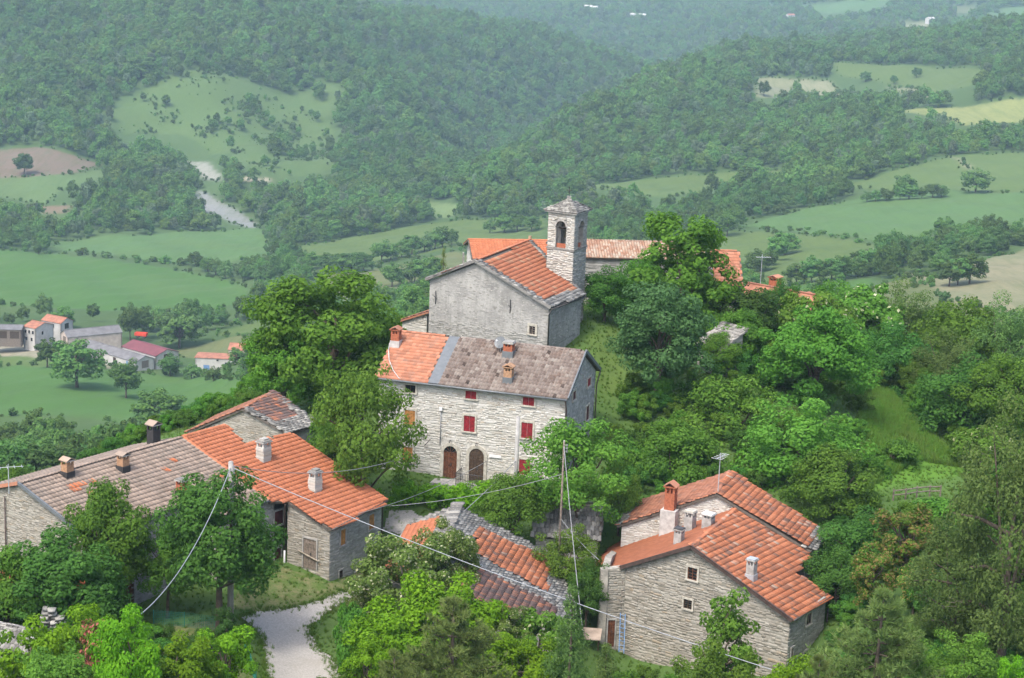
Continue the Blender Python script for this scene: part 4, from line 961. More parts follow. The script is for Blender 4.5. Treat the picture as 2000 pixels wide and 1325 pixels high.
pts = [onplane(*c2(*p), P0, n0) + n0 * 0.14 for p in ((255, 165), (248, 210), (252, 270), (275, 330), (305, 372), (318, 385))]
MB().tube(pts, 0.035, 5).build('roof_cable', M['cement_light'], house)
dp = onplane(*c2(930, 215), P0, n0)
dish = empty('satellite_dish', dp, 'grey satellite dish beside the brick chimney on the pale stone house ridge', 'satellite dish')
MB().tube([dp - UP * 0.1, dp + UP * 0.9], 0.03, 6).build('mast', M['zinc'], dish)
cv, cf = [], []; dc = dp + UP * 0.72; dn = (hdir(-120) + UP * 0.5).normalized(); da = dn.cross(UP).normalized(); db = da.cross(dn)
for i in range(5):
    for k in range(18):
        r_ = 0.45 * i / 4; cv.append(dc + (da * math.cos(k * .349) + db * math.sin(k * .349)) * r_ + dn * (r_ * r_ * 0.35 + 0.1))
for i in range(4):
    for k in range(18): cf.append((i * 18 + k, i * 18 + (k + 1) % 18, (i + 1) * 18 + (k + 1) % 18, (i + 1) * 18 + k))
MB().add(cv, cf).build('reflector', M['metal_grey'], dish, True)
MB().tube([dc - db * 0.45 + dn * 0.15, dc + dn * 0.6], 0.018, 5).build('feed_arm', M['zinc'], dish)
MB().box(dc + dn * 0.62, da * 0.05, db * 0.05, dn * 0.07).build('receiver', M['white_plastic'], dish)

# ================================================================== church and bell tower
fa = -28.0; FX = hdir(fa); FN = V(FX.y, -FX.x, 0)
ER = atY(1076, 602, 147); PK = onplane(928, 510, ER, FN); EL = onplane(832, 546, ER, FN)
RB = atZ(1035, 469, PK.z); SB = (RB - PK); SB.z = 0; SB.normalize()
P1_, n1_ = plane_of(ER, PK, RB)
EB = onplane(1143, 577, P1_, n1_)
church = empty('stone_church', ((ER + EL) / 2).to_tuple()[:2] + (-37.5,), 'old rendered stone church with a terracotta roof and slab edges behind the bell tower corner', 'church')
church['label'] = 'large grey rendered stone church with a wide gable and orange tiled roof'
zc = -38.5
wER = ER - FX * 0.25 - UP * 0.15 + SB * 0.25; wEL = EL + FX * 0.25 - UP * 0.12 + SB * 0.25; wPK = PK - UP * 0.22
lf = (wER - wEL).xy.length; lp = (wPK - wEL).xy.length
fac = Wall(church, wEL, wER, zc, [(0, wEL.z), (lp, wPK.z), (lf, wER.z)], 'plaster')
ebw = EB - FX * 0.25 - SB * 0.25
sid = Wall(church, wER, ebw, zc, [(0, wER.z), (5, EB.z - 0.15)], 'plaster')
BLK = EL + SB * 9; Wall(church, ebw, BLK, zc, [(0, EB.z - 0.4), (14, EB.z - 0.6)], 'plaster')
Wall(church, BLK, wEL, zc, [(0, BLK.z - .15), (9, wEL.z)], 'plaster')
fac.opening('bars', R2(fac, c1, 1107, 866, 1144, 916), 'wood_grey', sw=0.16, label='small square barred window')
fac.stones('stone_grey', 120, 0.07, 0.16, 0.10, 0.32, zfrom=-36.5, seed=34, keep=0.2, depth=0.016, quoin=False)
fac.stones('stone_grey', 90, 0.1, 0.2, 0.15, 0.45, zfrom=-37.2, zto=-35.2, seed=31, keep=0.55, depth=0.03, quoin=False)
fac.stones('stone_grey', 60, 0.22, 0.36, 0.4, 0.7, zfrom=-37.0, seed=32, u0=fac.L - 0.5, depth=0.03, quoin=False, keep=0.6)
sid.stones('stone_grey', 90, 0.09, 0.21, 0.15, 0.48, zfrom=-37.5, seed=33, keep=0.4, depth=0.025)
for q in ((535, 690), (990, 745)):
    u_, z_ = fac.uz(*c1(*q)); m = MB(); m.tube([fac.P(u_, z_ - 0.55, 0.04), fac.P(u_ + 0.04, z_, 0.08), fac.P(u_, z_ + 0.55, 0.04)], 0.04, 5); m.tube([fac.P(u_ - 0.15, z_ + 0.1, 0.05), fac.P(u_ + 0.1, z_ - 0.12, 0.05)], 0.03, 5); m.build('anchor_iron', M['iron'], church)
pipe(church, [ER - UP * 0.2 + FX * 0.0, wER + FX * 0.06 + FN * 0.1 - UP * 0.5, V(wER.x, wER.y, zc) + FX * 0.06 + FN * 0.1], 0.06, 'metal_dark', 'downpipe')
rr_ = deck(church, [PK, ER, EB, RB]); rl_ = deck(church, [PK, RB, EL + SB * 10.5, EL])
lay(rr_, [PK.lerp(ER, 0.08) , PK.lerp(ER, 0.86) + SB * 0.5, ER.lerp(EB, 1.0).lerp(PK + (EB - ER), 0.13), RB], SB, 'pan', 0.30, 0.43, 'tile_church', 200, 41, jit=0.008)
lay(rl_, [PK, RB, EL + SB * 10.5, EL], SB, 'pan', 0.30, 0.43, 'tile_church', 0, 42)
# stone slab verges
def strip(roof, a, b, inward, wid, quota, seed, udir, mat='slab', w_=0.42, e=0.3, lift=0.07):
    a, b, inward = Vector(a), Vector(b), Vector(inward).normalized() * wid
    lay(roof, [a, b, b + inward, a + inward], udir, 'slab', w_, e, mat, quota, seed, lift, 'slab', jit=0.03)
strip(rr_, PK, ER, SB, 0.62, 60, 43, SB); strip(rl_, EL, PK, SB, 0.55, 40, 44, SB); strip(rr_, ER, EB, PK - ER, 0.95, 40, 45, SB); strip(rr_, RB, EB, -SB, 0.55, 30, 46, SB)
ridge(rr_, PK + SB * 0.4, RB, 'tile_church', 0.4, 0.14)
bar(church, PK + FN * 0.04, ER + FN * 0.04, 0.1, 0.2, 'slab', 'verge_stone'); bar(church, EL + FN * 0.04, PK + FN * 0.04, 0.1, 0.2, 'slab', 'verge_stone')
pipe(church, [ER + FX * 0.08 - UP * 0.1, EB + FX * 0.08 - UP * 0.1], 0.07, 'metal_dark', 'gutter')
MB().tube([RB + UP * 0.0, RB + UP * 0.35], 0.14, 8).build('ridge_finial', M['tile_church'], church)

# tower
TL = onplane(1067, 525, P1_, n1_); tf = -27.0; TX = hdir(tf); TN = V(TX.y, -TX.x, 0); TB = -TN; TW = 2.42
TLz = V(TL.x, TL.y, 0)
tower = empty('bell_tower', (TL.x + 1.1, TL.y + 0.6, -37.5), 'square stone bell tower with arched belfry openings and slab roof', 'tower')
def at_t(y, x=1100): return atY(x, y, TL.y - 0.6).z
zt, zs, za, zl = at_t(417), at_t(488), at_t(432), at_t(496)
cs = [TLz, TLz + TX * TW, TLz + TX * TW + TB * TW, TLz + TB * TW]
walls_t = []
for i in range(4):
    a, b = cs[i], cs[(i + 1) % 4]
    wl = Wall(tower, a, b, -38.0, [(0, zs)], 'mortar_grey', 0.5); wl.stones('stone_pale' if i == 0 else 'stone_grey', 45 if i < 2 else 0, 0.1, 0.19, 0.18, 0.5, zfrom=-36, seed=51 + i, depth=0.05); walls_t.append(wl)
    # belfry stage: pier, arch, pier; real opening through the wall
    w_ = TW; ow = 0.92; u0, u1 = (w_ - ow) / 2, (w_ + ow) / 2; sp_ = za - ow / 2
    for p, (q0, q1) in enumerate(((0.0, u0), (u1, w_))):
        d_ = 0.42
        if i % 2 == 1: q0, q1 = (q0 + d_, q1) if p == 0 else (q0, q1 - d_)
        MB().prism([wl.P(q0, zs), wl.P(q1, zs), wl.P(q1, zt), wl.P(q0, zt)], -wl.n * d_).build('belfry_pier', M['mortar_grey'], tower)
    arc = [wl.P(u1 - ow / 2 * (1 - math.cos(a)), sp_ + math.sin(a) * ow / 2) for a in np.linspace(0, math.pi, 11)]
    MB().prism([wl.P(u0, zt), wl.P(u1, zt)][::-1] + [] + arc[::-1] if False else [wl.P(u1, zt), wl.P(u0, zt)] + arc[::-1], -wl.n * 0.42).build('belfry_arch', M['mortar_grey'], tower)
    tw = Wall.__new__(Wall); tw.__dict__.update(wl.__dict__); tw.zb = zs; tw.top = [(0, zt), (w_, zt)]; tw.ops = [(u0 - 0.02, u1 + 0.02, zs, za + 0.02)]
    tw.stones('stone_pale' if i == 0 else 'stone_grey', 40 if i < 2 else 0, 0.09, 0.18, 0.16, 0.42, seed=61 + i, depth=0.05)
    rg_ = MB(); k = 9
    for j in range(k):
        a0, a1 = math.pi * j / k, math.pi * (j + 1) / k - 0.03; c = w_ / 2
        rg_.prism([wl.P(c - math.cos(a) * r_, sp_ + math.sin(a) * r_, 0.0) for a, r_ in ((a0, ow / 2 - .01), (a1, ow / 2 - .01), (a1, ow / 2 + .16), (a0, ow / 2 + .16))], wl.n * 0.09)
    rg_.build('arch_ring', M['cement'], tower)
    MB().box(wl.P(w_ / 2, zs + 0.06, -0.1), wl.ex * (w_ / 2 + 0.05), wl.n * 0.2, UP * 0.05).build('string_course', M['slab'], tower)
    if i < 2:
        MB().tube([wl.P(u0 - 0.05, sp_ - 0.05, 0.06), wl.P(u1 + 0.05, sp_ - 0.05, 0.06)], 0.03, 5).build('tie_rod', M['iron'], tower)
        MB().box(wl.P(w_ / 2, zs + 0.28, -0.2), wl.ex * (ow / 2 - 0.01), wl.n * 0.02, UP * 0.2).build('belfry_panel', M['brick_red'], tower)
MB().prism([c + UP * zs for c in cs], UP * 0.05).build('belfry_floor', M['cement'], tower)
tc = (cs[0] + cs[2]) / 2; oh = 0.24
ec = [c + (c - tc).normalized() * oh * 1.41 + UP * (zt + 0.02) for c in cs]; ap = tc + UP * (zt + 0.98)
MB().prism(ec, UP * 0.08).build('cornice', M['cement'], tower)
for i in range(4):
    a, b = ec[i] + UP * 0.1, ec[(i + 1) % 4] + UP * 0.1
    rd = MB().add([a, b, ap, (a + b) / 2 - UP * 0.0 + (tc + UP * zt - (a + b) / 2) * 0.5], [(0, 1, 2)]).build('roof', M['deck'], tower)
    lay(rd, [a, b, ap], (b - a), 'slab', 0.34, 0.22, 'slab', 60 if i < 2 else 20, 71 + i, 0.03, 'slab', jit=0.035, grow=0.08)
cross_z = ap.z
MB().box(ap + UP * 0.12, V(.16, 0, 0), V(0, .16, 0), UP * 0.16).build('finial_block', M['slab'], tower)
m = MB(); m.tube([ap + UP * 0.1, ap + UP * 1.05], 0.035, 5); m.tube([ap + UP * 0.78 - TX * 0.24, ap + UP * 0.78 + TX * 0.24], 0.03, 5); m.build('cross', M['iron'], tower)
bell = empty('church_bell', (tc.x, tc.y, zs + 0.9), 'dark bronze bell hanging in the belfry arch', 'bell')
prof = [(0.02, 0.62), (0.16, 0.6), (0.2, 0.45), (0.24, 0.2), (0.33, 0.02), (0.31, 0.0)]; bv = []; bf = []
for r_, z_ in prof: bv += [tc + V(math.cos(k * .5236) * r_, math.sin(k * .5236) * r_, zs + 0.85 + z_) for k in range(12)]
for i in range(len(prof) - 1): bf += [(i * 12 + k, i * 12 + (k + 1) % 12, (i + 1) * 12 + (k + 1) % 12, (i + 1) * 12 + k) for k in range(12)]
MB().add(bv, bf).build('bell_body', M['bell_bronze'], bell, True)
MB().box(tc + UP * (zs + 1.6), TX * (TW / 2 - 0.3), TB * 0.07, UP * 0.09).build('headstock', M['wood_dark'], bell)

# ================================================================== long left house: grey wing and orange wing on one great slope
az = -36.0; sl = 0.33; dv = hdir(az)
E1 = atY(*c4(1150, 780), 118); nL = V(dv.x * sl, dv.y * sl, 1).normalized()
g4 = lambda x, y: onplane(*c4(x, y), E1, nL)
g3 = lambda x, y: onplane(*c3(x, y), E1, nL)
UD = hdir(az + 90)
R0, R1, R2_, R3, R4 = g3(180, 632), g4(180, 182), g4(470, 104), g4(770, 183), g4(905, 158)
E2, N1_, B0, B1 = g4(1510, 590), g4(600, 230), g4(745, 592), g4(872, 600)
farm1 = empty('long_stone_house', (R1.x + 2, R1.y - 4, -45.5), 'long stone house under a weathered grey brown tile roof behind two round trees', 'house')
orange = empty('orange_roof_house', (E1.x - 3, E1.y + 4, -45.5), 'stone house with a bright new orange tile roof beside the gravel road', 'house')
zlow = -46.5
# grey wing: front slope with a longer skirt at its far end
GEv = (g3(920, 778) - R0).dot(dv)                        # how far the eave lies from the ridge
dn3 = (B0 - R1); 
ub = (R1 - R0).dot(UD); vT = (B0 - R1).dot(dv); vS = vT * 0.74
def onL(P_, u, v):
    q = P_ + UD * u + dv * v; q.z = E1.z - ((q - E1).dot(nL) / nL.z - (q.z - E1.z)); return q
def LP(u, v):                                            # point of the great slope, measured from the ridge at R1
    q = V(R1.x, R1.y, 0) + UD * u + dv * v; q.z = E1.z - ((q.x - E1.x) * nL.x + (q.y - E1.y) * nL.y) / nL.z; return q
uA = -ub
gp = [LP(uA, 0), LP(uA, vS), LP(-4.2, vS), LP(-4.2, vT), LP(0, vT), LP(0, 0)]
rg1 = deck(farm1, gp)
lay(rg1, gp, UD, 'pan', 0.30, 0.42, 'tile_grey', 240, 81, spare=None)
# a few newer tiles let into the grey slope
def spare_tiles(roof, pts, f):
    for x, y in pts:
        p = f(x, y); o = bpy.data.objects.new('tile', tile_mesh('pan', 0.31, 0.48, 0, 'tile_spare')); col.objects.link(o); o.parent = roof
        o.matrix_basis = frame_matrix(p + nL * 0.035, UD, dv.normalized() - UP * sl, nL)
spare_tiles(rg1, [(430, 600), (455, 592), (480, 586), (505, 580), (445, 618), (470, 612), (562, 565), (550, 642), (560, 640), (1045, 434), (1058, 438), (1005, 494), (1018, 498), (1335, 530), (1348, 534)], g3)
# back slope of the grey wing
bk = lambda u, v: (lambda q: V(q.x, q.y, LP(u, 0).z - sl * v))(LP(u, 0) - dv * v)
bp = [bk(uA, 0), bk(0, 0), bk(0, 4.6), bk(uA, 4.6)]
rb1 = deck(farm1, bp); lay(rb1, bp, UD, 'pan', 0.30, 0.42, 'tile_grey', 0, 82)
ridge(rg1, LP(uA, 0), LP(0, 0), 'tile_grey', 0.4, 0.14)
# walls of the grey wing
W1, W2 = bk(uA + 0.2, 4.4), LP(uA + 0.2, vS - 0.3)
gw = Wall(farm1, W1, W2, zlow, [(0, W1.z - 0.15), (4.4, LP(uA, 0).z - 0.18), (4.4 + vS, W2.z - 0.15)], 'mortar_tan')
gw.stones('stone_tan', 170, 0.09, 0.21, 0.15, 0.48, zfrom=-44.5, seed=83)
fw = Wall(farm1, W2, LP(-4.2, vS - 0.3), zlow, [(0, W2.z - 0.16)], 'mortar_grey'); fw.stones('stone_grey', 40, 0.09, 0.21, 0.15, 0.48, zfrom=-45.5, seed=84)
W5, W6 = LP(-4.2, vT - 0.3), LP(0.9, vT - 0.3)
Wall(farm1, LP(-4.0, vS - 0.3), LP(-4.0, vT - 0.3), zlow, [(0, LP(0, vS).z - 0.16), (3, LP(0, vT).z - 0.16)], 'mortar_grey')
fw2 = Wall(farm1, W5, W6, zlow, [(0, W5.z - 0.16)], 'mortar_grey')
for r_ in [(1672, 742, 1725, 826), (1672, 970, 1712, 1045)]: fw2.opening('shutter', R2(fw2, c3, *r_), 'paint_maroon', 'cement', 0.1)
fw2.stones('stone_grey', 60, 0.09, 0.21, 0.15, 0.48, zfrom=-45.5, seed=85)
Wall(farm1, bk(0, 4.4), W1, zlow, [(0, W1.z - 0.15)], 'mortar_tan')
fw.opening('door', (3.0, 4.0, -45.2, -43.2), 'wood_door', 'cement', 0.1)
bar(farm1, LP(uA, 0) - UD * 0.03 + UP * 0.04, LP(uA, vS) - UD * 0.03 + UP * 0.04, 0.12, 0.22, 'metal_grey', 'verge_trim'); bar(farm1, bk(uA, 4.6) - UD * 0.03 + UP * 0.04, LP(uA, 0) - UD * 0.03 + UP * 0.04, 0.12, 0.22, 'tile_rust', 'verge_trim')
pipe(farm1, [LP(uA, vS) + dv * 0.05, LP(-4.2, vS) + dv * 0.05], 0.07, 'metal_dark', 'gutter'); pipe(farm1, [LP(-4.2, vT) + dv * 0.05, LP(0, vT) + dv * 0.05], 0.07, 'metal_grey', 'gutter')
u_, z_ = gw.uz(*c3(38, 700)); pipe(farm1, [gw.P(u_, z_ + 0.5, 0.12), gw.P(u_, zlow, 0.12)], 0.045, 'metal_brown', 'downpipe')
cR = az + 90
for (x, y), s_, bdy, fl in (((412, 535), 0.62, 'brick_tan', 'bitumen'), ((752, 500), 0.62, 'brick_tan', 'bitumen'), ((1112, 655), 0.62, 'brick_red', 'bitumen')):
    chimney(farm1, g3(x, y) + UP * 0.12, s_ * 0.92, s_ * 0.92, 1.12, bdy, 'slab', cR, fl, 'pots' if x < 1000 else 'slab', 'tile_coppi' if x < 600 else 'tile_grey')
chb = bk(-1.4, 1.2); chimney(farm1, chb, 0.68, 0.62, 1.6, 'bitumen', 'slab', cR, None, 'pots', 'tile_grey')
ab = g3(55, 640); antenna(ab, 1.9, 'tv_antenna', 'thin tv antenna at the left end of the grey brown roof ridge', 4, 20)
# orange wing
uN = (N1_ - R1).dot(UD); vN = (N1_ - R1).dot(dv); u2 = (R2_ - R1).dot(UD); u4 = (E2 - R1).dot(UD); uB = (B1 - R1).dot(UD); vB = (B1 - R1).dot(dv); vE = (E1 - R1).dot(dv); uE = (E1 - R1).dot(UD)
op = [LP(0, 0), LP(0, vT + 0.1), LP(uB, vB), E1.copy(), E2.copy(), R4.copy(), g4(770, 186), N1_.copy(), R2_.copy()]
ro = deck(orange, op); lay(ro, op, UD, 'pan', 0.30, 0.42, 'tile_orange', 300, 91, jit=0.006, grow=0.1)
ridge(ro, LP(0, 0) + UP * 0.02, R2_ + UP * 0.02, 'tile_orange', 0.4, 0.15); ridge(ro, g4(770, 186) + UP * 0.02, R4 + UP * 0.02, 'tile_orange', 0.4, 0.15)
ridge(ro, LP(0.1, 0.1) + UP * 0.03, LP(0.1, vT) + UP * 0.03, 'tile_orange', 0.42, 0.12)
X1 = E1 - dv * 0.3 + UD * 0.2; X2 = E2 - dv * 0.3 - UD * 0.2; X0 = V(LP(uB + 0.15, vB - 0.2).x, LP(uB + 0.15, vB - 0.2).y, 0)
ow_ = Wall(orange, X0, X1, zlow, [(0, LP(uB, vB).z - 0.16), (9, X1.z - 0.16 + 0.05)], 'mortar_tan')
dr = R2(ow_, c4, 972, 838, 1056, 1030); ow_.opening('door', dr, 'wood_grey', 'cement', 0.1, label='weathered grey plank barn door with a leaning beam')
ow_.stones('stone_tan', 150, 0.09, 0.21, 0.15, 0.48, zfrom=-45.6, seed=92)
a, b = ow_.uz(*c4(945, 905)), ow_.uz(*c4(1078, 978)); MB().tube([ow_.P(a[0], a[1], 0.2), ow_.P(b[0], b[1], 0.2)], 0.05, 5).build('door_beam', M['dead_wood'], orange)
os2 = Wall(orange, X1, X2, zlow, [(0, X1.z - 0.14), (9, X2.z - 0.14)], 'mortar_grey')
for r_, kd in [((1206, 775, 1238, 876), 'shutter'), ((1390, 678, 1424, 772), 'shutter'), ((1384, 936, 1408, 968), 'window'), ((1198, 1040, 1220, 1086), 'window')]:
    os2.opening(kd, R2(os2, c4, *r_), 'wood_orange' if kd == 'shutter' else 'wood_dark', 'cement', 0.08, sill=(kd == 'shutter'))
os2.stones('stone_grey', 110, 0.09, 0.21, 0.15, 0.48, zfrom=-45.6, seed=93)
X3 = V(R4.x, R4.y, R4.z) + V(0, 0, 0) - UD * 0.2
Wall(orange, X2, X3, zlow, [(0, X2.z - 0.14), (9, X3.z - 0.2)], 'mortar_grey'); Wall(orange, X3, LP(0, 0.2), zlow, [(0, X3.z - 0.25), (9, LP(0, 0).z - 1.4)], 'mortar_grey')
pipe(orange, [E1 + dv * 0.06, E2 + dv * 0.06], 0.075, 'metal_dark', 'gutter')
u_, z_ = ow_.uz(*c4(852, 640)); pq_ = X0 - UD * 0.2 - dv * 0.05
pipe(orange, [LP(uB - 0.3, vB) - UP * 0.1, V(pq_.x, pq_.y, LP(uB, vB).z - 0.6), V(pq_.x, pq_.y, -43.8)], 0.06, 'metal_brown', 'downpipe')
pipe(orange, [V(pq_.x, pq_.y, -43.8), V(pq_.x, pq_.y, -45.4)], 0.065, 'white_plastic', 'downpipe_foot')
ph = X2 + UD * 0.12; pipe(orange, [E2 + dv * 0.0, V(ph.x, ph.y, E2.z - 0.6), V(ph.x, ph.y, -45.5)], 0.055, 'metal_brown', 'downpipe')
chimney(orange, g4(712, 330) + UP * 0.05, 0.72, 0.66, 1.5, 'stone_pale', 'slab', cR, None, 'stack'); chimney(orange, g4(1045, 525) + UP * 0.05, 0.66, 0.58, 1.45, 'stone_pale', 'slab', cR, None, 'stack')
for c_ in [o for o in col.objects if o.parent == orange and o.name.startswith('chimney')]:      # rough coursed stone on the two shafts
    bb = [c_.data.vertices[i].co for i in range(8)]; lo = min(v.z for v in bb); hi = max(v.z for v in bb); ctr = sum((v for v in bb), V(0, 0, 0)) / 8
    e1_, e2_ = hdir(cR), hdir(cR + 90); hw = max((v - ctr).dot(e1_) for v in bb); hd = max((v - ctr).dot(e2_) for v in bb); z_ = lo + 0.6; k = 0
    while z_ < hi - 0.05:
        hh = rt.uniform(0.08, 0.14); j = rt.uniform(0.01, 0.05)
        MB().box(V(ctr.x, ctr.y, z_ + hh / 2), e1_ * (hw + j), e2_ * (hd + rt.uniform(0.01, 0.05)), UP * (hh / 2 - 0.008)).build('course_stone', M['stone_pale'], c_); z_ += hh; k += 1

# ================================================================== stone barn behind the orange roof
a = atY(*c3(1760, 275), 133); b = atZ(*c3(1955, 215), a.z); f_ = math.degrees(math.atan2((b - a).y, (b - a).x)) - 90
fx = hdir(f_); fn = V(fx.y, -fx.x, 0); pk = onplane(*c3(1480, 122), a, fn); le = onplane(*c3(1140, 265), a, fn); rbk = atZ(*c3(1665, 18), pk.z); sd2 = hdir(f_ + 90)
lb = le + (rbk - pk)
barn = empty('stone_barn', (pk.x, pk.y + 3, -46), 'ruinous stone barn with patchy old tiles and slab edges behind the orange roof', 'barn')
gwl = Wall(barn, le + fx * 0.3 + sd2 * 0.2, a - fx * 0.3 + sd2 * 0.2, -47, [(0, le.z - 0.1), ((pk - le).xy.length - 0.3, pk.z - 0.15), (20, a.z - 0.1)], 'mortar_tan')
gwl.stones('stone_tan', 120, 0.09, 0.21, 0.15, 0.48, zfrom=-43, seed=101)
Wall(barn, a - fx * 0.3 + sd2 * 0.2, b - fx * 0.3, -47, [(0, a.z - 0.1)], 'mortar_grey').stones('stone_grey', 40, 0.09, 0.21, 0.15, 0.48, zfrom=-43, seed=102)
Wall(barn, lb + fx * 0.3, le + fx * 0.3 + sd2 * 0.2, -47, [(0, lb.z - 0.1)], 'mortar_grey')
rA = deck(barn, [pk, a, b, rbk]); rB = deck(barn, [pk, rbk, lb, le])
lay(rA, [pk.lerp(a, 0.03) + (rbk - pk) * 0.1, pk.lerp(a, 0.72) + (rbk - pk) * 0.12, rbk.lerp(b, 0.68), rbk], sd2, 'pan', 0.30, 0.4, 'tile_dark', 130, 103, skip=0.01, wavy=0.03)
lay(rB, [pk, rbk, lb, le], sd2, 'pan', 0.30, 0.4, 'tile_rust', 0, 104)
strip(rA, pk, a, rbk - pk, 0.8, 60, 105, sd2); strip(rA, a, b, pk - a, 1.9, 80, 106, sd2); strip(rB, le, pk, rbk - pk, 0.35, 60, 107, sd2, 'tile_rust'); strip(rA, rbk, b, pk - rbk, 0.7, 30, 108, sd2)
ridge(rA, pk, rbk, 'tile_rust', 0.4, 0.13, rough=0.03)

# ================================================================== stone barn with the hipped slab roof in the middle
sF, azF = 0.40, -11.0; dF = hdir(azF); uF = hdir(azF + 90)
PF = atY(*c6(1500, 860), 111); nF = V(dF.x * sF, dF.y * sF, 1).normalized()
g6 = lambda x, y: onplane(*c6(x, y), PF, nF)
FT = g6(735, 165); 
FLn = V(-hdir(azF + 14).x * 0.45, -hdir(azF + 14).y * 0.45, 1).normalized()           # left slope falls the other way
h6 = lambda x, y: onplane(*c6(x, y), FT, FLn)
FB = g6(560, 560)
mid = empty('slab_roof_barn', (FT.x + 2, FT.y - 5, -47), 'old barn with a mossy stone slab roof and red tile insets behind the flowering acacia', 'barn')
rp = [FT, g6(1180, 400), g6(1430, 540), g6(1505, 860), g6(1395, 985), g6(980, 850), g6(640, 700), g6(590, 480)]
rF = deck(mid, rp, 0.16)
lay(rF, [g6(735, 170), g6(1180, 400), g6(1430, 540), g6(1345, 530), g6(870, 312), g6(822, 475), g6(690, 560), g6(600, 470)], uF, 'slab', 0.40, 0.24, 'slab', 120, 111, 0.03, 'slab', jit=0.03)
lay(rF, [g6(1345, 530), g6(1430, 540), g6(1505, 860), g6(1395, 985), g6(1400, 850), g6(1330, 755)], uF, 'slab', 0.40, 0.24, 'slab', 60, 112, 0.03, 'slab', jit=0.03)
lay(rF, [g6(822, 475), g6(1330, 755), g6(1400, 850), g6(850, 565), g6(760, 545)], uF, 'slab', 0.42, 0.26, 'slab', 60, 113, 0.05, 'slab', jit=0.03)
lay(rF, [g6(870, 312), g6(1345, 530), g6(1330, 755), g6(828, 472)], uF, 'pan', 0.30, 0.42, 'tile_old', 130, 114, 0.05, jit=0.012, wavy=0.02)
lay(rF, [g6(850, 565), g6(1400, 850), g6(1395, 985), g6(980, 850), g6(640, 700), g6(700, 570)], uF, 'pan', 0.30, 0.42, 'tile_dark', 120, 115, 0.03, jit=0.012, wavy=0.02)
lpF = [FT, g6(590, 480), h6(230, 660), h6(400, 300), h6(560, 225)]
lpF = [FT, h6(640, 420), h6(520, 640), h6(200, 680), h6(380, 330), h6(540, 232)]
rF2 = deck(mid, lpF, 0.16)
lay(rF2, [h6(635, 235), h6(590, 350), h6(470, 640), h6(200, 680), h6(400, 300)], uF, 'flat', 0.28, 0.38, 'tile_orange', 50, 116, 0.03)
lay(rF2, [FT, h6(640, 420), h6(590, 350), h6(635, 235)], uF, 'slab', 0.38, 0.24, 'slab', 40, 117, 0.03, 'slab', jit=0.03); lay(rF2, [FT, h6(635, 235), h6(400, 300), h6(540, 232)], uF, 'slab', 0.38, 0.24, 'slab', 20, 118, 0.03, 'slab', jit=0.03)
for i in range(15):                                       # big ridge stones
    p = FT.lerp(g6(620, 440), i / 14) + UP * 0.1; s_ = stone_mesh(i % 10, 'slab')
    o = bpy.data.objects.new('ridge_stone', s_); col.objects.link(o); o.parent = rF; o.matrix_basis = frame_matrix(p, dF * rt.uniform(.3, .45), -UP * rt.uniform(.07, .13) + dF * .03, uF * rt.uniform(.16, .3))
wp = [g6(1180, 405), g6(1425, 548), g6(1490, 855), g6(1390, 970), h6(500, 640), h6(230, 665), h6(400, 330), FT]
for i in range(1, 5):
    a, b = wp[i], wp[i + 1]; Wall(mid, b, a, -48, [(0, b.z - 0.2), (40, a.z - 0.2)], 'mortar_grey') if False else Wall(mid, a, b, -48, [(0, a.z - 0.25), (40, b.z - 0.25)], 'mortar_grey')
Wall(mid, wp[6], wp[7], -48, [(0, wp[6].z - 0.3), (40, wp[7].z - 0.4)], 'mortar_grey'); Wall(mid, wp[5], wp[6], -48, [(0, wp[5].z - 0.3), (40, wp[6].z - 0.3)], 'mortar_grey')

# ================================================================== pair of stone houses at the lower right
EFR = atY(*c5(1335, 990), 107); EBR = atZ(*c5(1555, 850), EFR.z); ga = math.degrees(math.atan2((EBR - EFR).y, (EBR - EFR).x)) - 90
GX_, GS = hdir(ga), hdir(ga + 90); GN = V(GX_.y, -GX_.x, 0)
gPK = onplane(*c5(745, 560), EFR, GN); gLE = onplane(*c5(335, 680), EFR, GN); gRB = atZ(*c5(1010, 335), gPK.z)
right = empty('gabled_stone_house', (gPK.x, gPK.y + 3, -46.5), 'big gabled stone house with mottled orange tiles and two tiny gable windows', 'house')
zq = -49.5
wr = EFR - GX_ * 0.3 + GS * 0.25; wl_ = gLE + GX_ * 0.25 + GS * 0.25
gl = (wr - wl_).xy.length; gp_ = (gPK - gLE).xy.length - 0.25
gf = Wall(right, wl_, wr, zq, [(0, gLE.z - 0.0), (gp_, gPK.z - 0.2), (gl, EFR.z - 0.1)], 'mortar_tan')
gf.opening('bars', R2(gf, c5, 727, 680, 782, 752), 'wood_door', 'surround', 0.13, label='small gable window with brown frame and stone surround'); gf.opening('bars', R2(gf, c5, 703, 866, 752, 920), 'wood_dark', 'surround', 0.1)
gf.stones('stone_tan', 215, 0.10, 0.25, 0.17, 0.55, zfrom=-48.5, seed=121, depth=0.035)
lw = onplane(*c5(222, 680), wl_, V(0, 1, 0)); 
kx = atZ(*c5(222, 690), gLE.z - 0.1)                     # the chamfered corner wall with the door
ch_w = Wall(right, kx, wl_, zq, [(0, gLE.z - 0.15), (9, gLE.z - 0.0)], 'mortar_tan')
ch_w.opening('door', R2(ch_w, c5, 257, 985, 298, 1140), 'wood_door', 'cement', 0.08); ch_w.stones('stone_tan', 35, 0.09, 0.21, 0.15, 0.48, zfrom=-48.5, seed=122)
gs_ = Wall(right, wr, EBR - GX_ * 0.3, zq, [(0, EFR.z - 0.1)], 'mortar_grey')
for r_ in [(1412, 948, 1438, 1010), (1395, 1168, 1422, 1250), (1322, 1150, 1332, 1210)]: gs_.opening('window', R2(gs_, c5, *r_), 'wood_grey', 'surround' if r_[0] == 1412 else 'cement', 0.1)
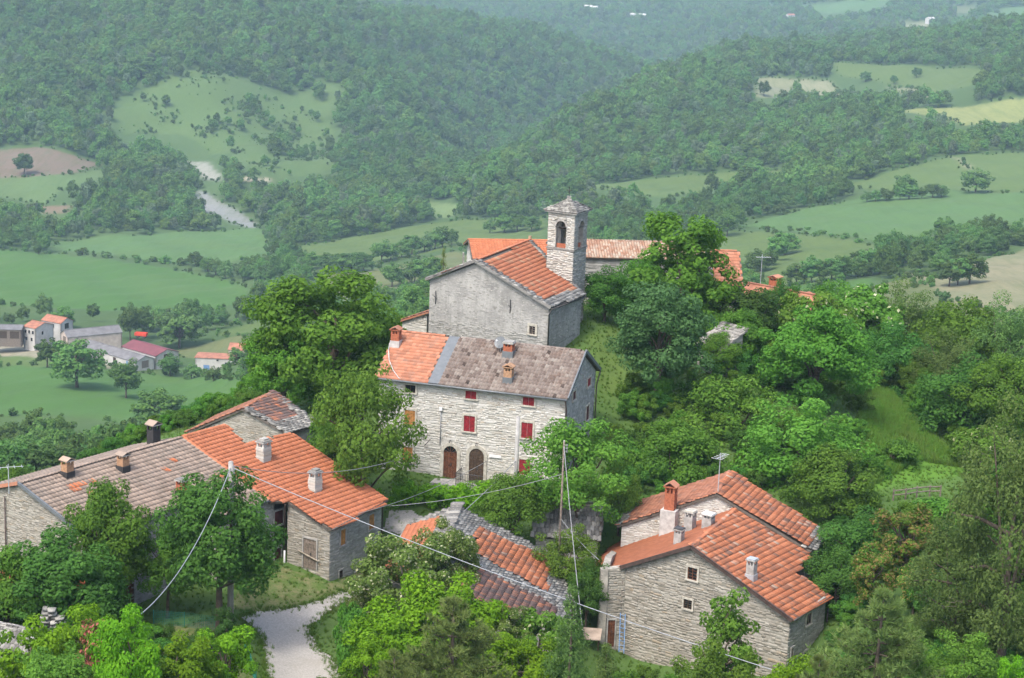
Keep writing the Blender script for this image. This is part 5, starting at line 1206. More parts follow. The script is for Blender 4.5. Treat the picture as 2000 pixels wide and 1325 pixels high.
gs_.stones('stone_grey', 50, 0.09, 0.21, 0.15, 0.48, zfrom=-48.5, seed=123)
lkx = onplane(*c5(285, 540), *plane_of(gPK, gLE, gRB)); lkk = onplane(*c5(205, 668), *plane_of(gPK, gLE, gRB))
Wall(right, lkx + GX_ * 0.3, kx, zq, [(0, lkx.z - 0.2), (9, gLE.z - 0.15)], 'mortar_tan')
EBm = onplane(*c5(1355, 715), *plane_of(gPK, EFR, gRB)); EBu = onplane(*c5(1440, 598), *plane_of(gPK, EFR, gRB))
EBR = onplane(*c5(1555, 850), *plane_of(gPK, EFR, gRB))
rR = deck(right, [gPK, EFR, EBR, EBm, EBu, gRB]); rL = deck(right, [gPK, gRB, lkx, lkk, gLE])
lay(rR, [gPK, EFR, EBR, EBm, EBu, gRB], GS, 'pan', 0.30, 0.40, 'tile_old', 210, 124, jit=0.014, grow=0.06, wavy=0.012)
lay(rL, [gPK, gRB, lkx, lkk, gLE], GS, 'flat', 0.27, 0.36, 'tile_orange', 90, 125, jit=0.01)
ridge(rR, gPK, gRB, 'tile_old', 0.4, 0.14, rough=0.01)
bar(right, gLE + GN * 0.05, gPK + GN * 0.05, 0.1, 0.24, 'metal_brown', 'verge_board'); bar(right, gPK + GN * 0.05, EFR + GN * 0.05, 0.1, 0.24, 'metal_brown', 'verge_board'); bar(right, lkk - UP * 0.05, gLE - UP * 0.05, 0.1, 0.2, 'metal_brown', 'verge_board')
pipe(right, [lkk - UP * 0.15, V(wl_.x, wl_.y, -42.8) + GN * 0.1 - GX_ * 0.15, V(wl_.x, wl_.y, zq) + GN * 0.1 - GX_ * 0.15], 0.055, 'metal_brown', 'downpipe'); pipe(right, [EFR + GX_ * 0.06, EBR + GX_ * 0.06], 0.06, 'metal_dark', 'gutter')
ph = EBR - GX_ * 0.1; pipe(right, [ph, V(ph.x, ph.y, zq)], 0.055, 'metal_dark', 'downpipe')
pR, nR = plane_of(gPK, EFR, gRB); pL, nLq = plane_of(gPK, gLE, gRB)
chimney(right, onplane(*c5(1092, 750), pR, nR) + UP * 0.1, 0.52, 0.48, 1.35, 'cement', 'zinc', ga, 'zinc', 'slab'); chimney(right, onplane(*c5(672, 540), pL, nLq) + UP * 0.1, 0.52, 0.48, 0.95, 'cement', 'metal_dark', ga, None, 'slab')
chimney(right, onplane(*c5(735, 468), pL, nLq) + UP * 0.1, 0.6, 0.54, 1.4, 'cement', 'surround', ga, None, 'slab'); chimney(right, onplane(*c5(842, 445), pL, nLq) + UP * 0.1, 0.66, 0.54, 0.85, 'cement', 'white_plastic', ga, None, 'slab')
# rear house of the pair
a = atY(*c5(1440, 590), 116.6); b = atZ(*c5(1545, 485), a.z); hf = math.degrees(math.atan2((b - a).y, (b - a).x)) - 90 + 3
hx, hs = hdir(hf), hdir(hf + 90); hn = V(hx.y, -hx.x, 0)
hPK = onplane(*c5(890, 255), a, hn); hLE = onplane(*c5(310, 440), a, hn); hRB = atZ(*c5(965, 125), hPK.z); hLB = hLE + (hRB - hPK)
rear = empty('rear_stone_house', (hPK.x, hPK.y + 3, -46.5), 'stone house with a tall orange chimney tucked behind the mottled tile roof', 'house')
hwl = Wall(rear, hLE + hx * 0.3 + hs * 0.2, a - hx * 0.3 + hs * 0.2, -47, [(0, hLE.z - 0.1), ((hPK - hLE).xy.length - 0.3, hPK.z - 0.18), (30, a.z - 0.1)], 'mortar_pale'); hwl.stones('stone_pale', 90, 0.09, 0.21, 0.15, 0.48, zfrom=-43, seed=131)
hsd = Wall(rear, a - hx * 0.3 + hs * 0.2, b - hx * 0.3, -47, [(0, a.z - 0.1)], 'mortar_grey'); hsd.opening('window', R2(hsd, c5, 1452, 655, 1470, 742), 'wood_dark', 'cement', 0.08); hsd.stones('stone_grey', 40, 0.09, 0.21, 0.15, 0.48, zfrom=-46, seed=132)
Wall(rear, hLB + hx * 0.3, hLE + hx * 0.3 + hs * 0.2, -47, [(0, hLE.z - 0.1)], 'mortar_pale'); Wall(rear, b - hx * 0.3, hLB + hx * 0.3, -47, [(0, b.z - 0.1), ((b - hRB).xy.length, hRB.z - 0.2), (30, hLB.z - 0.1)], 'mortar_grey')
rHR = deck(rear, [hPK, a, b, hRB]); rHL = deck(rear, [hPK, hRB, hLB, hLE])
lay(rHR, [hPK, hPK.lerp(a, 0.93), hRB.lerp(b, 0.93), hRB], hs, 'pan', 0.30, 0.40, 'tile_old', 190, 133, jit=0.014, wavy=0.012)
lay(rHL, [hPK, hRB, hRB.lerp(hLB, 0.95), hPK.lerp(hLE, 0.95)], hs, 'flat', 0.27, 0.36, 'tile_rust', 100, 134, jit=0.012)
strip(rHR, a, b, hPK - a, 0.75, 20, 135, hs); strip(rHL, hLE, hLB, hPK - hLE, 0.6, 20, 136, hs); strip(rHL, hLE, hPK, hs, 0.22, 20, 137, hs, 'tile_rust')
ridge(rHR, hPK, hRB, 'tile_rust', 0.4, 0.13, rough=0.012)
pH, nH = plane_of(hPK, hLE, hRB)
cb = onplane(*c5(622, 345), pH, nH); MB().box(cb - hs * 0.1 - UP * 1.2, hx * 0.52, hs * 0.42, UP * 1.25).build('chimney_base', M['cement_light'], rear); chimney(rear, cb + UP * 0.0, 0.68, 0.62, 1.9, 'brick_red', 'brick', hf, None, 'pots', 'tile_rust')
pHR, nHR = plane_of(hPK, a, hRB); sk = onplane(*c5(1285, 478), pHR, nHR) + nHR * 0.12
MB().box(sk, hs * 0.12, (hx - UP * 0.41).normalized() * 0.32, nHR * 0.05).build('skylight', M['white_plastic'], rear)
antenna(onplane(*c5(900, 245), pH, nH), 2.7, 'tv_antenna', 'tv antenna rising from the gable of the rear house with the orange chimney', 5, 60)
# ================================================================== simpler buildings
def simple_house(name, label, cat, base, az, L, D, h, rise, wm, rm, sink=2.0, tile=None, quota=0, ops=(), oh=0.25, shed=False, group=None, stones=None, seed=200, back=True):
    """front wall runs from base along az; the ridge is parallel to it"""
    base = Vector(base); ex, ey = hdir(az), hdir(az + 90)
    r_ = empty(name, base, label, cat, group)
    a, b, c, d = base, base + ex * L, base + ex * L + ey * D, base + ey * D; zb_ = base.z - sink; zt_ = base.z + h
    zh = zt_ + (rise if shed else 0)
    prof = [(0, zt_), (D / 2, zt_ + rise), (D, zt_)] if not shed else [(0, zt_), (D, zt_ + rise)]
    F_ = Wall(r_, a, b, zb_, [(0, zt_)], wm); Rg = Wall(r_, b, c, zb_, prof, wm); Bk = Wall(r_, c, d, zb_, [(0, zh)], wm); Lf = Wall(r_, d, a, zb_, [(D - x, z) for x, z in reversed(prof)], wm)
    fs = {'f': F_, 'r': Rg, 'b': Bk, 'l': Lf}
    for (fc, kd, u0, u1, z0, z1, mt) in ops: fs[fc].opening(kd, (u0, u1, base.z + z0, base.z + z1), mt, wm, 0.08)
    if stones:
        F_.stones(stones, quota, 0.13, 0.28, 0.25, 0.7, zfrom=zb_, seed=seed); Lf.stones(stones, quota // 2, 0.13, 0.28, 0.25, 0.7, zfrom=zb_, seed=seed + 1); Rg.stones(stones, quota // 2, 0.13, 0.28, 0.25, 0.7, zfrom=zb_, seed=seed + 2)
    k = rise / (D / 2) if not shed else rise / D
    A_, B_ = a - ex * oh - ey * oh + UP * (h - k * oh + 0.12), b + ex * oh - ey * oh + UP * (h - k * oh + 0.12)
    if shed:
        C_, D_ = c + ex * oh + ey * oh + UP * (h + rise + k * oh + 0.12), d - ex * oh + ey * oh + UP * (h + rise + k * oh + 0.12)
        rf = deck(r_, [A_, B_, C_, D_], 0.14, rm)
        if tile: lay(rf, [A_, B_, C_, D_], ex, tile, 0.3, 0.4, rm, quota, seed + 5)
        return r_, fs, rf
    m0, m1 = a - ex * oh + ey * D / 2 + UP * (h + rise + 0.12), b + ex * oh + ey * D / 2 + UP * (h + rise + 0.12)
    C_, D_ = c + ex * oh + ey * oh + UP * (h - k * oh + 0.12), d - ex * oh + ey * oh + UP * (h - k * oh + 0.12)
    rf = deck(r_, [A_, B_, m1, m0], 0.14, 'deck' if tile else rm); rk = deck(r_, [m0, m1, C_, D_], 0.14, 'deck' if tile else rm)
    if tile:
        lay(rf, [A_, B_, m1, m0], ex, tile, 0.28 if tile != 'coppi' else 0.24, 0.4, rm, quota, seed + 5); lay(rk, [m0, m1, C_, D_], ex, tile, 0.28, 0.4, rm, 0, seed + 6); ridge(rf, m0, m1, rm, 0.4, 0.13)
    else:
        bar(rf, m0 + UP * 0.03, m1 + UP * 0.03, 0.3, 0.08, rm, 'ridge_cap')
    return r_, fs, rf
# row of houses behind the church
p = atY(*c1(757, 452), 170.5)
h1_, f1_, r1_ = simple_house('terracotta_house', 'stone house with a long plain orange roof behind the bell tower', 'house', V(p.x + 0.25, p.y, p.z - 4.2), 8, 17.6, 6.4, 4.2, 1.0, 'mortar_pale', 'tile_orange', 3, 'pan', 150, stones='stone_pale', seed=210, oh=0.35)
u_, z_ = f1_['l'].uz(*c1(705, 458)); f1_['l'].opening('window', (u_ - 0.3, u_ + 0.3, z_ - 0.55, z_ + 0.55), 'wood_dark', 'cement', 0.08, sill=False)
p = atY(*c1(1535, 458), 166)
h2_, f2_, r2_ = simple_house('curved_tile_house', 'ivy-grown stone house with pale mottled curved tiles right of the bell tower', 'house', V(p.x - 4.0, p.y + 0.3, p.z - 4.2), 4, 13.4, 6.2, 4.2, 0.85, 'mortar_grey', 'tile_coppi', 3, 'coppi', 120, stones='stone_grey', seed=220)
p = atY(1400, 556, 172)
simple_house('terracotta_house', 'red brown roofed house rising between the trees right of the church', 'house', V(p.x, p.y, p.z - 3), 2, 2.2, 7, 3.0, 2.4, 'mortar_grey', 'tile_rust', 4, 'flat', 60, seed=230)
p = atY(1437, 586, 180)
hh_, ff_, rf_ = simple_house('red_sheet_house', 'low house with a smooth red roof and two brick chimneys among the trees', 'house', V(p.x, p.y, p.z - 2.9), -38, 8.4, 5.0, 2.6, 1.5, 'mortar_pale', 'farm_tile', 5, None, 0, seed=240)
chimney(hh_, atY(1513, 562, 183.5), 0.9, 0.9, 1.2, 'brick_red', 'brick', -34, None, 'pots', 'tile_rust'); chimney(hh_, atY(1574, 596, 181), 0.85, 0.85, 1.2, 'brick_red', 'brick', -34, None, 'pots', 'tile_rust')
antenna(atY(1485, 556, 182), 3.0, 'tv_antenna', 'tv antenna above the smooth red roof among the trees', 6, 10)
p = atY(786, 627, 157) + hdir(62) * 5
simple_house('church_annex', 'low stone annex with a rusty tiled edge left of the church', 'annex', V(p.x, p.y, p.z - 2.0), -118, 5, 2.4, 2.0, 1.0, 'mortar_pale', 'tile_rust', 3, 'flat', 60, seed=250, stones='stone_pale', shed=True)
# slab-roofed hut and ruin
p = atY(1047, 1045, 121.5)
hut, hfs, hr = simple_house('slab_hut', 'small hut with a rough grey slab roof beside the lawn', 'hut', V(p.x, p.y, p.z - 1.0), -4, 4.1, 4.5, 1.0, 1.5, 'mortar_grey', 'slab', 2, 'slab', 150, stones='stone_grey', seed=260)
p = atY(1362, 706, 151)
simple_house('ruined_outbuilding', 'ruined pale stone outbuilding with a sloping slab roof half hidden by trees', 'outbuilding', V(p.x, p.y, p.z - 0.8), -50, 2.4, 2.6, 2.2, 1.2, 'mortar_pale', 'slab', 2, 'slab', 80, stones='stone_pale', seed=270, shed=True)
# corner of a slab-roofed shed at the lower left with a rubble pillar
p = atY(-60, 1275, 98)
simple_house('slab_shed', 'grey slab roof of a low shed at the lower left corner', 'shed', V(p.x, p.y, p.z - 1.2), -20, 3.4, 3.2, 1.2, 1.1, 'mortar_grey', 'slab', 3, 'slab', 90, stones='stone_grey', seed=280)
p = atY(-30, 1160, 105)
simple_house('tiled_shed', 'small shed with orange tiles showing through the trees at the left edge', 'shed', V(p.x, p.y, p.z - 2.0), -15, 5.5, 3.0, 2.0, 0.8, 'mortar_tan', 'tile_orange', 3, 'flat', 60, seed=290)
# ---------------------------------------------------------------- farm in the valley
def fpx(x, y): return .2867 * x, 560 + .2867 * y
def fbase(x, y, Y): return atY(*fpx(x, y), Y)
wd = lambda f, u, z, w_=0.9, h_=1.2: (f, 'window', u, u + w_, z, z + h_, 'wood_dark')
simple_house('cattle_barn', 'long low white cattle barn with grey roof at the valley farm', 'barn', fbase(548, 455, 640), -40, 30, 8, 2.6, 1.5, 'white_wall', 'farm_grey', 3, ops=[('f', 'door', 3, 5, 0, 2.2, 'wood_dark'), ('f', 'door', 11, 12.6, 0, 2.2, 'wood_dark'), ('f', 'door', 18, 19.6, 0, 2.2, 'wood_dark'), ('f', 'door', 25, 26, 0, 2.2, 'blue_sheet'), ('r', 'door', 2.5, 5.5, 0, 2.5, 'wood_grey')], group='buildings of the valley farm')
q = fbase(548, 455, 640); q2 = q + hdir(50) * 8.5 + hdir(-40) * 12
simple_house('red_roof_barn', 'farm barn with a dark red sheet roof', 'barn', V(q2.x, q2.y, q2.z + 0.3), -40, 18, 10, 3.0, 1.6, 'white_wall', 'farm_red', 4, ops=[('r', 'door', 3.5, 7, 0, 3, 'wood_dark')], group='buildings of the valley farm')
simple_house('hay_barn', 'pinkish barn with a long grey roof at the valley farm', 'barn', fbase(462, 415, 650), 33, 20, 7, 3.6, 1.8, 'pink_wall', 'farm_grey', 3, ops=[('l', 'door', 2.4, 5.4, 0, 3.4, 'wood_grey')], group='buildings of the valley farm')
simple_house('farmhouse', 'white two-storey farmhouse with small windows and blue plastic at its foot', 'house', fbase(162, 372, 655), -30, 5.6, 9, 5.4, 1.3, 'white_wall', 'farm_tile', 3, ops=[wd('f', 0.6, 3.2), wd('f', 2.3, 3.2), wd('f', 4.0, 3.2), wd('f', 0.8, 0.6), wd('f', 3.4, 0.6), wd('r', 3, 2.6)], group='buildings of the valley farm')
simple_house('farmhouse', 'orange roofed farmhouse behind the white one', 'house', fbase(285, 320, 672), -28, 9, 6.5, 5.0, 1.5, 'white_wall', 'farm_tile', 3, ops=[wd('f', 1.5, 3), wd('f', 5, 3), ('r', 'window', 2.0, 4.2, 2.6, 4.6, 'wood_dark')], group='buildings of the valley farm')
simple_house('open_shed', 'open sided shed with a pale grey roof at the left edge of the farm', 'shed', fbase(-110, 350, 650), 4, 13, 7, 3.2, 0.9, 'wood_grey', 'farm_grey', 3, ops=[('f', 'door', 1, 4, 0, 2.6, 'wood_dark'), ('f', 'door', 5, 8, 0, 2.6, 'wood_dark'), ('f', 'door', 9, 12.2, 0, 2.6, 'wood_dark')], group='buildings of the valley farm')
simple_house('flat_shed', 'long pale shed with blue doors and an orange roof edge', 'shed', fbase(1330, 566, 622), -2, 15.2, 6, 4.2, 0.25, 'white_wall', 'farm_tile', 3, ops=[('f', 'door', 2.8, 4.8, 0, 1.8, 'blue_sheet'), ('f', 'window', 10, 12, 1.3, 3.0, 'blue_sheet'), ('f', 'window', 7.2, 7.9, 3.3, 3.9, 'wood_dark')], shed=True)
simple_house('field_house', 'small orange roofed house behind the pale shed with blue doors', 'house', fbase(1556, 490, 640), -6, 6.2, 6, 3.2, 1.6, 'pink_wall', 'farm_tile', 3, ops=[wd('f', 1, 1.2), wd('f', 4, 1.2)])
simple_house('field_house', 'tiny orange roofed cottage partly hidden by the big maple crown', 'house', fbase(1755, 420, 660), -35, 4.5, 5, 2.8, 1.5, 'white_wall', 'farm_tile', 3, ops=[wd('f', 1, 1.0)])
p = atY(797, 613, 590)
simple_house('blue_roof_shed', 'small shed with a bright blue sheet roof left of the church', 'shed', p, -25, 5.0, 6.5, 2.6, 1.4, 'pink_wall', 'blue_sheet', 3, ops=[('f', 'door', 1, 2.2, 0, 2, 'white_plastic')])
for i, (x, y) in enumerate([(724, 480), (760, 486), (796, 492)]):
    p = fbase(x, y, 634); r_ = empty('hay_bale', p, ['white wrapped hay bale nearest the pink barn', 'middle white wrapped hay bale along the cattle barn', 'white wrapped hay bale farthest along the cattle barn'][i], 'hay bale', 'wrapped bales by the cattle barn')
    d = hdir(-40); MB().tube([p - d * 0.62 + UP * 0.65, p - d * 0.52 + UP * 0.65, p + d * 0.52 + UP * 0.65, p + d * 0.62 + UP * 0.65], [0.56, 0.65, 0.65, 0.56], 14).build('wrap', M['white_plastic'], r_, True)
p = fbase(962, 352, 668); r_ = empty('farm_trailer', p, 'bright red farm trailer behind the dark red roof', 'trailer')
plain('paint_bright', (0.55, 0.06, 0.03), 0.5, 0.1)
m = MB(); m.box(p + UP * 1.1, hdir(-10) * 2.2, hdir(80) * 1.0, UP * 0.1); 
for s_, a_, b_ in ((1, hdir(-10), hdir(80)), (-1, hdir(-10), hdir(80))): m.box(p + UP * 1.6 + b_ * s_ * 0.95, a_ * 2.2, b_ * 0.05, UP * 0.5); m.box(p + UP * 1.6 + a_ * s_ * 2.15, a_ * 0.05, b_ * 0.9, UP * 0.5)
m.build('trailer_bed', M['paint_bright'], r_)
for s_ in (-1, 1):
    for t_ in (-1.2, 1.2): MB().tube([p + hdir(-10) * t_ + hdir(80) * s_ * 0.75 + UP * 0.5, p + hdir(-10) * t_ + hdir(80) * s_ * 1.0 + UP * 0.5], 0.5, 12).build('wheel', M['iron'], r_)
# white houses and sheds specked over the farthest slope
for i, (x, y, Y) in enumerate([(1141, 22, 2950), (1152, 24, 2950), (1228, 38, 2750), (1248, 39, 2750), (1540, 40, 2800), (1815, 48, 2700)]):
    X_, Y_ = hit(x, y, 2300); simple_house('distant_house', ['white house speck at the far left of the hazy top slope', 'second white house speck on the hazy top slope', 'white farm roof on the dark far slope above the spur', 'second white farm roof on the dark far slope', 'pale house in the far wood beside the bright field', 'pale house near the far tan field'][i], 'house', V(X_, Y_, ground(X_, Y_)), -5 + 9 * i, 13, 8, 8, 2.0, 'white_wall', 'white_wall' if i != 4 else 'farm_tile', 3, ops=[wd('f', 2, 2), wd('f', 6, 2)], group='houses on the far slope')

# ================================================================== road, yard, small things
def patch(name, polypx, mat, lift, cell=0.15, y0=90, label=None, Z=None):
    pw = [hit(x, y, y0, 200) for x, y in polypx]; xs = [p[0] for p in pw]; ys = [p[1] for p in pw]
    xi = np.arange(min(xs) - 1, max(xs) + 1, cell); yi = np.arange(min(ys) - 1, max(ys) + 1, cell); XX, YY = np.meshgrid(xi, yi)
    w1 = 0.05 * np.sin(XX * 2.1 + 1.7 * np.sin(YY * 1.3)) + 0.06 * np.sin(YY * 4.3 + XX * 1.9)
    w2 = 0.05 * np.sin(YY * 1.9 + 1.3 * np.sin(XX * 1.6)) + 0.06 * np.sin(XX * 5.1 - YY * 2.2)
    ins = inside(XX + w1, YY + w2, pw); ZZ = ground_np(XX, YY) + lift
    k = ins[:-1, :-1]; ii = np.arange(XX.size).reshape(XX.shape); q = np.stack([ii[:-1, :-1], ii[:-1, 1:], ii[1:, 1:], ii[1:, :-1]], -1)[k]
    used, inv = np.unique(q, return_inverse=True); v = np.stack([XX, YY, ZZ], -1).reshape(-1, 3)[used]
    o = link(name, np_mesh(name, v, inv.reshape(-1, 4), M[mat])); tag(o, label, None, None, 'structure'); return pw
n = N('gravel'); a = n.noise(8.0, 8, 0.8); b = n.noise(0.35, 4, 0.6); c = n.mix(n.smooth(a, 0.3, 0.72), (0.25, 0.236, 0.212), (0.39, 0.372, 0.338)); c = n.mix(n.math('MULTIPLY', n.smooth(b, 0.5, 0.7), 0.35), c, (0.22, 0.21, 0.17))
n.bsdf(c, 0.95, n.noise(20, 6, 0.75), 0.02, 0.15); M['gravel'] = n.m
n = N('verge'); a = n.noise(1.3, 7, 0.72); b = n.noise(6, 5, 0.7); c = n.mix(n.smooth(a, 0.35, 0.65), (0.07, 0.12, 0.026), (0.16, 0.155, 0.075)); c = n.mix(n.math('MULTIPLY', n.smooth(b, 0.45, 0.7), 0.5), c, (0.06, 0.09, 0.02)); n.bsdf(c, 0.95, b, 0.08, 0.1); M['verge'] = n.m
ROAD = patch('road', [(525, 1345), (518, 1290), (510, 1245), (470, 1208), (505, 1196), (565, 1190), (625, 1175), (700, 1143), (705, 1158), (640, 1196), (600, 1228), (612, 1258), (650, 1295), (668, 1345)], 'gravel', 0.05, label='pale gravel road curving up to the orange roofed house')
patch('yard', [(520, 1135), (548, 1108), (640, 1142), (700, 1110), (760, 1080), (700, 1143), (625, 1175), (560, 1190), (500, 1197), (440, 1190), (470, 1150)], 'verge', 0.03, label='worn grassy verge in front of the barn door')
patch('path', [(745, 1040), (760, 1000), (800, 1000), (830, 1015), (800, 1050)], 'gravel', 0.06, label='gravel yard behind the orange roofed house')
patch('verge', [(300, 1230), (420, 1215), (470, 1240), (500, 1330), (380, 1335), (300, 1260)], 'verge', 0.03, label='dry grass behind the green mesh fence')
def pole(px, top, bot, Y, name, label, mat, r0=0.13, r1=0.09, arm=True, cat='utility pole'):
    T = atY(px[0], top, Y); B = V(T.x, T.y, ground(T.x, T.y) - 0.5); r_ = empty(name, V(T.x, T.y, B.z), label, cat)
    MB().tube([B, B.lerp(T, 0.5), T], [r0, (r0 + r1) / 2, r1], 10).build('shaft', M[mat], r_, True)
    MB().tube([T, T + UP * 0.06], [r1 * 1.05, r1 * 0.6], 10).build('cap', M['cement'], r_)
    if arm:
        m = MB()
        for z_ in (0.25, 0.45, 0.65): m.tube([T - UP * z_ - V(0.02, 0, 0), T - UP * z_ + V(0.2, -0.08, 0)], 0.025, 5); m.tube([T - UP * (z_ - 0.06) + V(0.2, -0.08, 0), T - UP * (z_ + 0.06) + V(0.2, -0.08, 0)], 0.045, 6)
        m.build('insulators', M['cable_grey'], r_)
    return T
T1 = pole((451, 0), 903, 1190, 108.6, 'utility_pole', 'concrete utility pole rising from the round tree before the orange roof', 'concrete_pole', 0.2, 0.15)
T2 = pole((1012, 0), 816, 940, 124.5, 'utility_pole', 'short concrete pole in front of the red shuttered facade', 'concrete_pole', 0.16, 0.14, False)
T3 = pole((1102, 0), 862, 1045, 117, 'utility_pole', 'slim grey wooden pole between the hut and the houses', 'wood_grey', 0.08, 0.06)
T4 = pole((308, 0), 1305, 1330, 95, 'fence_post', 'weathered wooden post standing in the lower left bushes', 'wood_grey', 0.12, 0.11, False, 'post')
def wire(a, b, sag, name, label, r=0.02, mat='cable_grey', k=18):
    a, b = Vector(a), Vector(b); pts = [a.lerp(b, t) - UP * sag * 4 * t * (1 - t) for t in np.linspace(0, 1, k)]
    o = MB().tube(pts, r, 6).build(name, M[mat], None, True); tag(o, label, 'cable', 'overhead cables'); return o
wire(T1 - UP * 0.3, atY(1600, 1338, 92), 0.5, 'overhead_cable', 'thick white cable sweeping from the concrete pole to the lower right', 0.024, 'cable_white', 30)
wire(T1 - UP * 0.3, atY(262, 1210, 87), 1.3, 'overhead_cable', 'thick grey cable dropping from the concrete pole to the lower left bushes', 0.026, 'cable_white', 24)
wire(T1 - UP * 0.2, atY(812, 886, 127), 0.9, 'overhead_cable', 'thin cable from the concrete pole across the orange roof', 0.022)
wire(E2 - UP * 0.4, T3 - UP * 2.2, 0.35, 'overhead_cable', 'thin cable from the orange roof eave to the slim pole', 0.022)
wire(T2 - UP * 3.0, atY(905, 1000, 118), 0.1, 'overhead_cable', 'stay cable running down from the short concrete pole to the slab roof', 0.025)
wire(T3 - UP * 0.3, atY(1138, 1232, 109), 0.3, 'overhead_cable', 'pale cable dropping from the slim pole to the conifer', 0.028)
wire(T3 - UP * 5.2, atY(1170, 1094, 114), 0.15, 'overhead_cable', 'thin cable from the slim pole to the gabled house', 0.02)
wire(atY(1180, 982, 125), hLE + UP * 0.2, 0.05, 'overhead_cable', 'short cable over the lawn to the rear house', 0.02)
wire(atY(700, 1003, 120), front.P(d2[1] + 0.2, d2[3] - 0.3, 0.1), 0.4, 'overhead_cable', 'thin cable slung across to the arched doors', 0.018)
# wooden rail fence on the meadow
fr = empty('rail_fence', hitp := V(*hit(1790, 972, 100, 200), 0), 'short weathered wooden rail fence at the meadow edge', 'fence'); 
fpts = []
for x, y in ((1744, 978), (1768, 976), (1790, 972), (1815, 970), (1836, 970)):
    X_, Y_ = hit(x, y, 110, 190); fpts.append(V(X_, Y_, ground(X_, Y_)))
for p in fpts: MB().tube([p - UP * 0.3, p + UP * 0.85], 0.06, 6).build('post', M['wood_grey'], fr)
for i in range(4):
    for z_ in (0.72, 0.4): MB().tube([fpts[i] + UP * z_, fpts[i + 1] + UP * (z_ + 0.02)], 0.045, 6).build('rail', M['wood_grey'], fr)
# green mesh fences
def mesh_fence(pts, label, h=1.0):
    P_ = []
    for x, y in pts: X_, Y_ = hit(x, y, 92, 140); P_.append(V(X_, Y_, ground(X_, Y_)))
    r_ = empty('mesh_fence', P_[0], label, 'fence', 'green mesh fences')
    for p in P_: MB().tube([p - UP * 0.3, p + UP * h], 0.03, 6).build('post', M['mesh_green'], r_)
    for a, b in zip(P_[:-1], P_[1:]):
        m = MB(); n_ = int((b - a).length / 0.12)
        for i in range(1, n_): q = a.lerp(b, i / n_); m.tube([q + UP * 0.05, q + UP * (h - 0.03)], 0.007, 3, False)
        for z_ in np.linspace(0.08, h - 0.04, 9): m.tube([a + UP * z_, b + UP * z_], 0.007, 3, False)
        m.build('mesh_panel', M['mesh_green'], r_)
mesh_fence([(300, 1222), (360, 1226), (420, 1234), (447, 1262)], 'green wire mesh fence under the round dark tree')
mesh_fence([(478, 1290), (488, 1305), (500, 1340)], 'green wire mesh fence beside the gravel road')
# table, tarp, ladder, rubble pillar, boulder
p = atY(*c6(1628, 880), 112.5); gz = ground(p.x, p.y)
tb = empty('garden_table', V(p.x, p.y, gz), 'old garden table with a rusty sheet top beside the gabled house', 'table')
MB().box(V(p.x, p.y, gz + 0.78), hdir(-6) * 0.75, hdir(84) * 0.65 + UP * 0.12, UP * 0.03).build('table_top', M['rust_sheet'], tb)
for i in (-1, 1):
    for j in (-1, 1): q = V(p.x, p.y, gz) + hdir(-6) * 0.62 * i + hdir(84) * 0.5 * j; MB().tube([q - UP * 0.1, q + UP * (0.75 + 0.09 * j)], 0.035, 5).build('leg', M['wood_dark'], tb)
p = atY(1196, 1290, 106); gz = ground(p.x, p.y); hp = empty('covered_heap', V(p.x, p.y, gz), 'heap under a crumpled grey tarp at the foot of the gabled house', 'heap')
rg = np.random.default_rng(9); tv, tfc = [], []
for i in range(7):
    for k in range(14):
        r_ = 1.05 * math.cos(i / 6 * 1.5); z_ = 1.25 * math.sin(i / 6 * 1.5); a_ = k * 6.283 / 14; j = 1 + rg.normal() * 0.09; tv.append((p.x + math.cos(a_) * r_ * j, p.y + math.sin(a_) * r_ * j * 0.8, gz + z_ * (1 + rg.normal() * 0.06) - 0.05))
for i in range(6): tfc += [(i * 14 + k, i * 14 + (k + 1) % 14, (i + 1) * 14 + (k + 1) % 14, (i + 1) * 14 + k) for k in range(14)]
MB().add(tv, tfc).build('tarp', M['tarp'], hp); m = MB()
for i in range(3): m.tube([(p.x - 1.0, p.y - 0.3 + 0.3 * i, gz + 0.2), (p.x - 0.2, p.y - 0.35 + 0.3 * i, gz + 1.28), (p.x + 0.9, p.y - 0.3 + 0.3 * i, gz + 0.3)], 0.015, 4)
m.build('rope', M['cement_light'], hp)
p = ch_w.P(ch_w.L * 0.85, -47.2, 1.0); q = ch_w.P(ch_w.L * 0.95, -44.9, 0.12); ld = empty('ladder', p, 'blue ladder leaning at the corner of the gabled house', 'ladder'); e_ = GX_ * 0.18
for s_ in (-1, 1): MB().tube([p + e_ * s_, q + e_ * s_], 0.03, 5).build('rail', M['blue_sheet'], ld)
for t in np.linspace(0.08, 0.95, 9): MB().tube([p.lerp(q, t) - e_, p.lerp(q, t) + e_], 0.02, 5).build('rung', M['blue_sheet'], ld)
pr = atY(106, 1200, 101); rb_ = empty('rubble_pillar', V(pr.x, pr.y, pr.z - 1.5), 'grey rubble stone pillar top between the lower left bushes', 'pillar')
rg = random.Random(4)
for i in range(9):
    for k in range(3 if i < 7 else 2):
        o = bpy.data.objects.new('stone', stone_mesh((i * 3 + k) % 10, 'stone_grey')); col.objects.link(o); o.parent = rb_; o.matrix_parent_inverse = parent_inv(rb_)
        o.matrix_basis = frame_matrix(V(pr.x + (k - 1) * 0.42 + rg.uniform(-.1, .1), pr.y + rg.uniform(-.1, .1), pr.z - 1.6 + i * 0.24), hdir(rg.uniform(-15, 15)) * rg.uniform(.2, .3), V(0, 0.35, 0), UP * 0.13)
